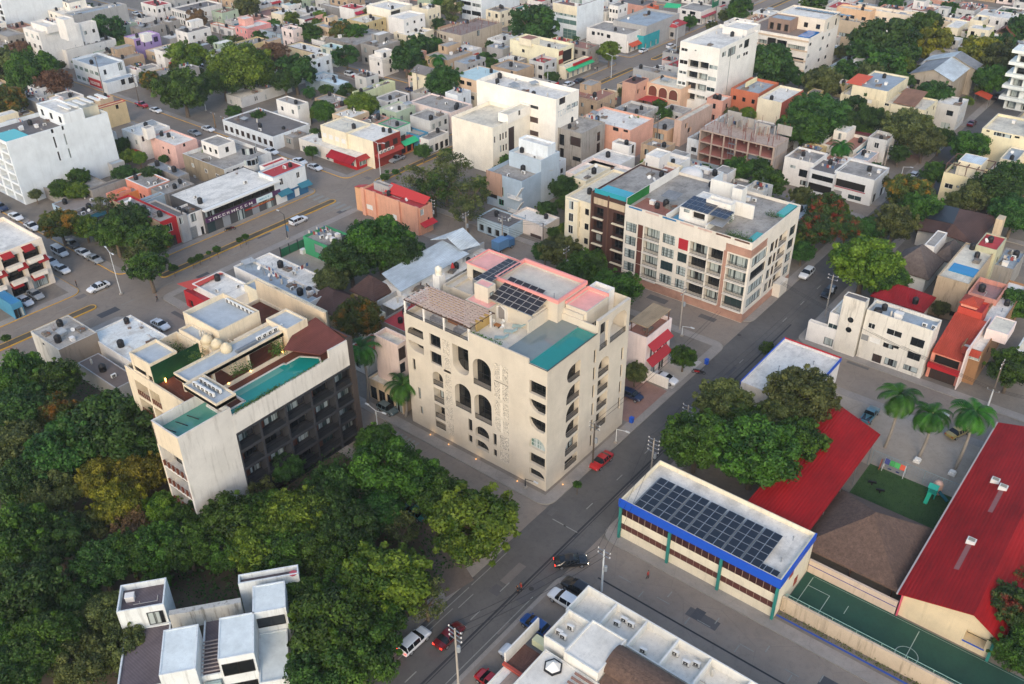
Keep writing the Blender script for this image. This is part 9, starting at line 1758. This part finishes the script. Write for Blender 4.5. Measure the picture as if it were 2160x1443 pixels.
k('M6')
for p,lb in(((150,865),'bright blue bin at the forecourt corner'),):a,b=g(p);t=thing('bin',lb,'bin',(a,b,.13));q=MB();q.box(a-.3,a+.3,b-.3,b+.3,.13,1.0);q.build('tub',BLUEP,t);q=MB();q.box(a-.33,a+.33,b-.33,b+.33,1.0,1.1);q.build('lid',BLUEP,t)
k('B1');a,b=g((1845,735),7.8);t=thing('table','round red table top on the rear villa terrace','table',(a,b,7));q=MB();q.lathe(a,b,[(.03,6.8),(.03,7.5),(.5,7.5),(.5,7.55)],16);q.build('table_top',plain('#b5505a',.6),t)
k(10);t=thing('string_lights','row of small orange lamps under the olive tree by the leafy street','lights',(*g((1130,150),3),0));rn=random.Random(1)
for i in range(26):a,b=g((1040+i*6.5,100+i*2.5+rn.uniform(-14,14)),3.2);q=MB();q.lathe(a,b,[(.02,3.1),(.09,3.2),(.02,3.3)],6);q.build('bulb',lit('#ff8a40',5.0),t)
# ================================================================== the lesser houses and yard trees between the named ones
import numpy as np
def infill():
 bpy.context.view_layer.update();X0,Y0,C=-460.0,40.0,0.5;W,Hh=int(540/C),int(500/C);occ=np.zeros((W,Hh),bool)
 def mark(x0,x1,y0,y1):occ[max(0,int((x0-X0)/C)):max(0,int((x1-X0)/C)+1),max(0,int((y0-Y0)/C)):max(0,int((y1-Y0)/C)+1)]=True
 names=[]
 for o in list(bpy.data.objects):
  if 'category' in o.keys():
   b=o.get('box');
   if o['category']in('house','shop','apartment block','office building','warehouse','hotel','restaurant','shelter','building'):names.append((o.location.x,o.location.y,o['label']))
  if o.type!='MESH' or o.get('kind')in('structure','stuff'):continue
  nm=o.name.split('.')[0]
  if nm in('wire','crown','pole','crossarm','arm','lamp_head','insulator','window','pane'):continue
  p=[o.matrix_world@Vector(c)for c in o.bound_box];xs,ys=[v.x for v in p],[v.y for v in p]
  if nm=='trunk':c=o.matrix_world.translation;mark(c.x-1,c.x+1,c.y-1,c.y+1);continue
  mark(min(xs)-.3,max(xs)+.3,min(ys)-.3,max(ys)+.3)
 for r in((-263,-225,146,182),(-158,-128,146,166),(-228,-212,148,158),(-193,-174,84,103),(-240,-222,120,134)):mark(*r)
 short=lambda s:' '.join(__import__('re').split(r' (?:with|beside|behind|in front|at the|on the|by the|left of|right of|below|above|between|and|near|next|beyond|under|among|against|facing) ',s)[0].split()[:8])
 used={o['label']for o in bpy.data.objects if 'label' in o.keys()};rnd=random.Random(42)
 def label(what,x,y):
  px0,py0=proj((x,y,3));near=sorted(names,key=lambda n:(n[0]-x)**2+(n[1]-y)**2)[:7]
  for n in near:
   a,b=proj((n[0],n[1],3));dx,dy=px0-a,py0-b;rel=('right of' if dx>0 else 'left of')if abs(dx)>abs(dy)*1.2 else('in front of' if dy>0 else 'behind');s=f'{what} {rel} the {short(n[2])}'
   if s not in used and len(s.split())<=16:used.add(s);return s
 cols=[('white','W'),('cream','CR'),('beige','BE'),('grey','GR'),('bare concrete','CO'),('pale','LGR'),('bluish white','PW'),('salmon','#cf9a86'),('tan','TAN'),('whitish','WC'),('pale pink','PKW'),('dull yellow','#cdb988'),('faded green','#a9b89f'),('white','W'),('pale','LGR'),('grey','GR')]
 rfs=[('white','rw'),('stained grey','rg'),('grey','rg'),('dark','rd'),('bluish','rb'),('cream','rc'),('red','rr'),('brown','rt'),('white','rw'),('stained grey','rg')]
 regs=[(-176,-340,148,203),(-176,-360,214,270),(-176,-420,282,343),(-176,-440,355,420),(-176,-440,430,500),(-176,-242,86,134),(-262,-360,86,134),(-340,-430,148,203),(-156,-62,148,203),(-156,-62,214,270),(-156,-62,282,343),(-156,-62,355,420),(-156,-62,430,500),(-48,40,150,203),(-48,40,214,270),(-48,20,282,340),(-48,10,355,420),(-128,-92,84,133)]
 n=0
 for a,b,c,d in regs:
  lo,hi=min(a,b),max(a,b)
  for t in range(900):
   w,l=rnd.uniform(6.5,12.5),rnd.uniform(7,14);s=1 if t<600 else.62;w*=s;l*=s;x,y=rnd.uniform(lo,hi-w),rnd.uniform(c,d-l);q=proj((x+w/2,y+l/2,3))
   if not(-30<q[0]<2190 and-25<q[1]<1000):continue
   if occ[int((x-X0)/C):int((x+w-X0)/C)+1,int((y-Y0)/C):int((y+l-Y0)/C)+1].any():continue
   h=rnd.choice([3.5,3.8,4.2,4.4,6.3,6.7,7.0])if lo<-60 or y>300 else rnd.choice([3.4,3.8,4.2,6.2]);cn,cm=rnd.choice(cols);rn_,rf=rnd.choice(rfs);st='low' if h<5 else 'two storey';lb=label(f'{st} {cn} house with {rn_} roof',x+w/2,y+l/2)
   if not lb:continue
   mark(x-.2,x+w+.2,y-.2,y+l+.2);n+=1;r=thing('house',lb,'house',(x+w/2,y+l/2,0));fl=1 if h<5 else 2;sty=rnd.choice(['d','d','w','k'])
   zr=volume(r,x,x+w,y,y+l,0,h,wallm=wall(WC.get(cm,cm),rnd.choice([.4,.7,1.0])),roof=rf,par=rnd.choice([.2,.35,.5,.8]),S=f'{fl}x{max(1, int(w / 3))} {rnd.choice([.9, 1.2, 1.6])} {rnd.choice([1.2, 1.5])} {sty}',E=f'{fl}x{max(1, int(l / 3.4))} {rnd.choice([.8, 1.1])} 1.3 {sty}',clut=rnd.randint(4,11))
   if rnd.random()<.4 and w>7:volume(r,x+w*.1,x+w*.5,y+l*.45,y+l-.2,zr,h+2.3,wallm=wall(WC.get(cm,cm),.6),roof=rnd.choice(['rg','rw']),par=.1,name='roof_room',S='1x1 .8 1.6 d')
   if rnd.random()<.22:awning(r,'E',x+w,y+l*.2,y+l*.8,3.0,2.4,1.2,rnd.choice([RED_AWN,TEAL_AWN,TILE,SHEETD]))
 m=0
 for a,b,c,d in regs:
  lo,hi=min(a,b),max(a,b)
  for t in range(90):
   x,y=rnd.uniform(lo,hi),rnd.uniform(c,d);q=proj((x,y,3))
   if not(0<q[0]<2160 and 0<q[1]<900)or occ[int((x-.8-X0)/C):int((x+.8-X0)/C)+1,int((y-.8-Y0)/C):int((y+.8-Y0)/C)+1].any():continue
   R=rnd.uniform(1.3,3.0);kd=rnd.choice(['green','dark','green','olive','bright']);dep=(Vector((x,y,3))-Vector((0,0,CAMH))).dot(FW);lb=label({'green':'small green tree','dark':'small dark tree','olive':'small olive tree','bright':'small light green tree'}[kd],x,y)
   if not lb or m>130:continue
   mark(x-1.5,x+1.5,y-1.5,y+1.5);m+=1;qx,qy=proj((x,y,2.6));k('F');tree(qx,qy,R*F/dep,kd,lb)
 k('F');pv=None
 for y,xs in((146.6,range(-330,-180,30)),(204.2,range(-340,-180,34)),(135.2,range(-150,-66,27)),(213.4,range(-150,-66,28)),(146.4,range(-40,10,24))):
  pv=None
  for x in xs:
   lb=label('thin street utility pole',x,y);q,w=proj((x,y,0)),proj((x,y,9.0))
   if lb and not occ[int((x-X0)/C),int((y-Y0)/C)]:
    c=pole(q,w,lb,2,CONCP if x%2 else wall('#6d6255',.5),x%3==0,(0,1,0));
    if pv:wires(pv,c,label('wires along the street pavement',(x+pv[0])/2,y)or lb.replace('pole','wires'),3,.8)
    pv=c
infill()
# ================================================================== evening air
hz=MB();hz.box(-1255,425,-155,905,-1.05,98);m,n,b_=_new('haze');n.nodes.remove(b_);pv=n.nodes.new('ShaderNodeVolumePrincipled');pv.inputs['Density'].default_value=0.00016;pv.inputs['Color'].default_value=(.80,.83,.86,1);pv.inputs['Anisotropy'].default_value=.2
n.links.new(pv.outputs[0],n.nodes['Material Output'].inputs['Volume']);o=hz.build('haze',m);o['kind']='stuff'
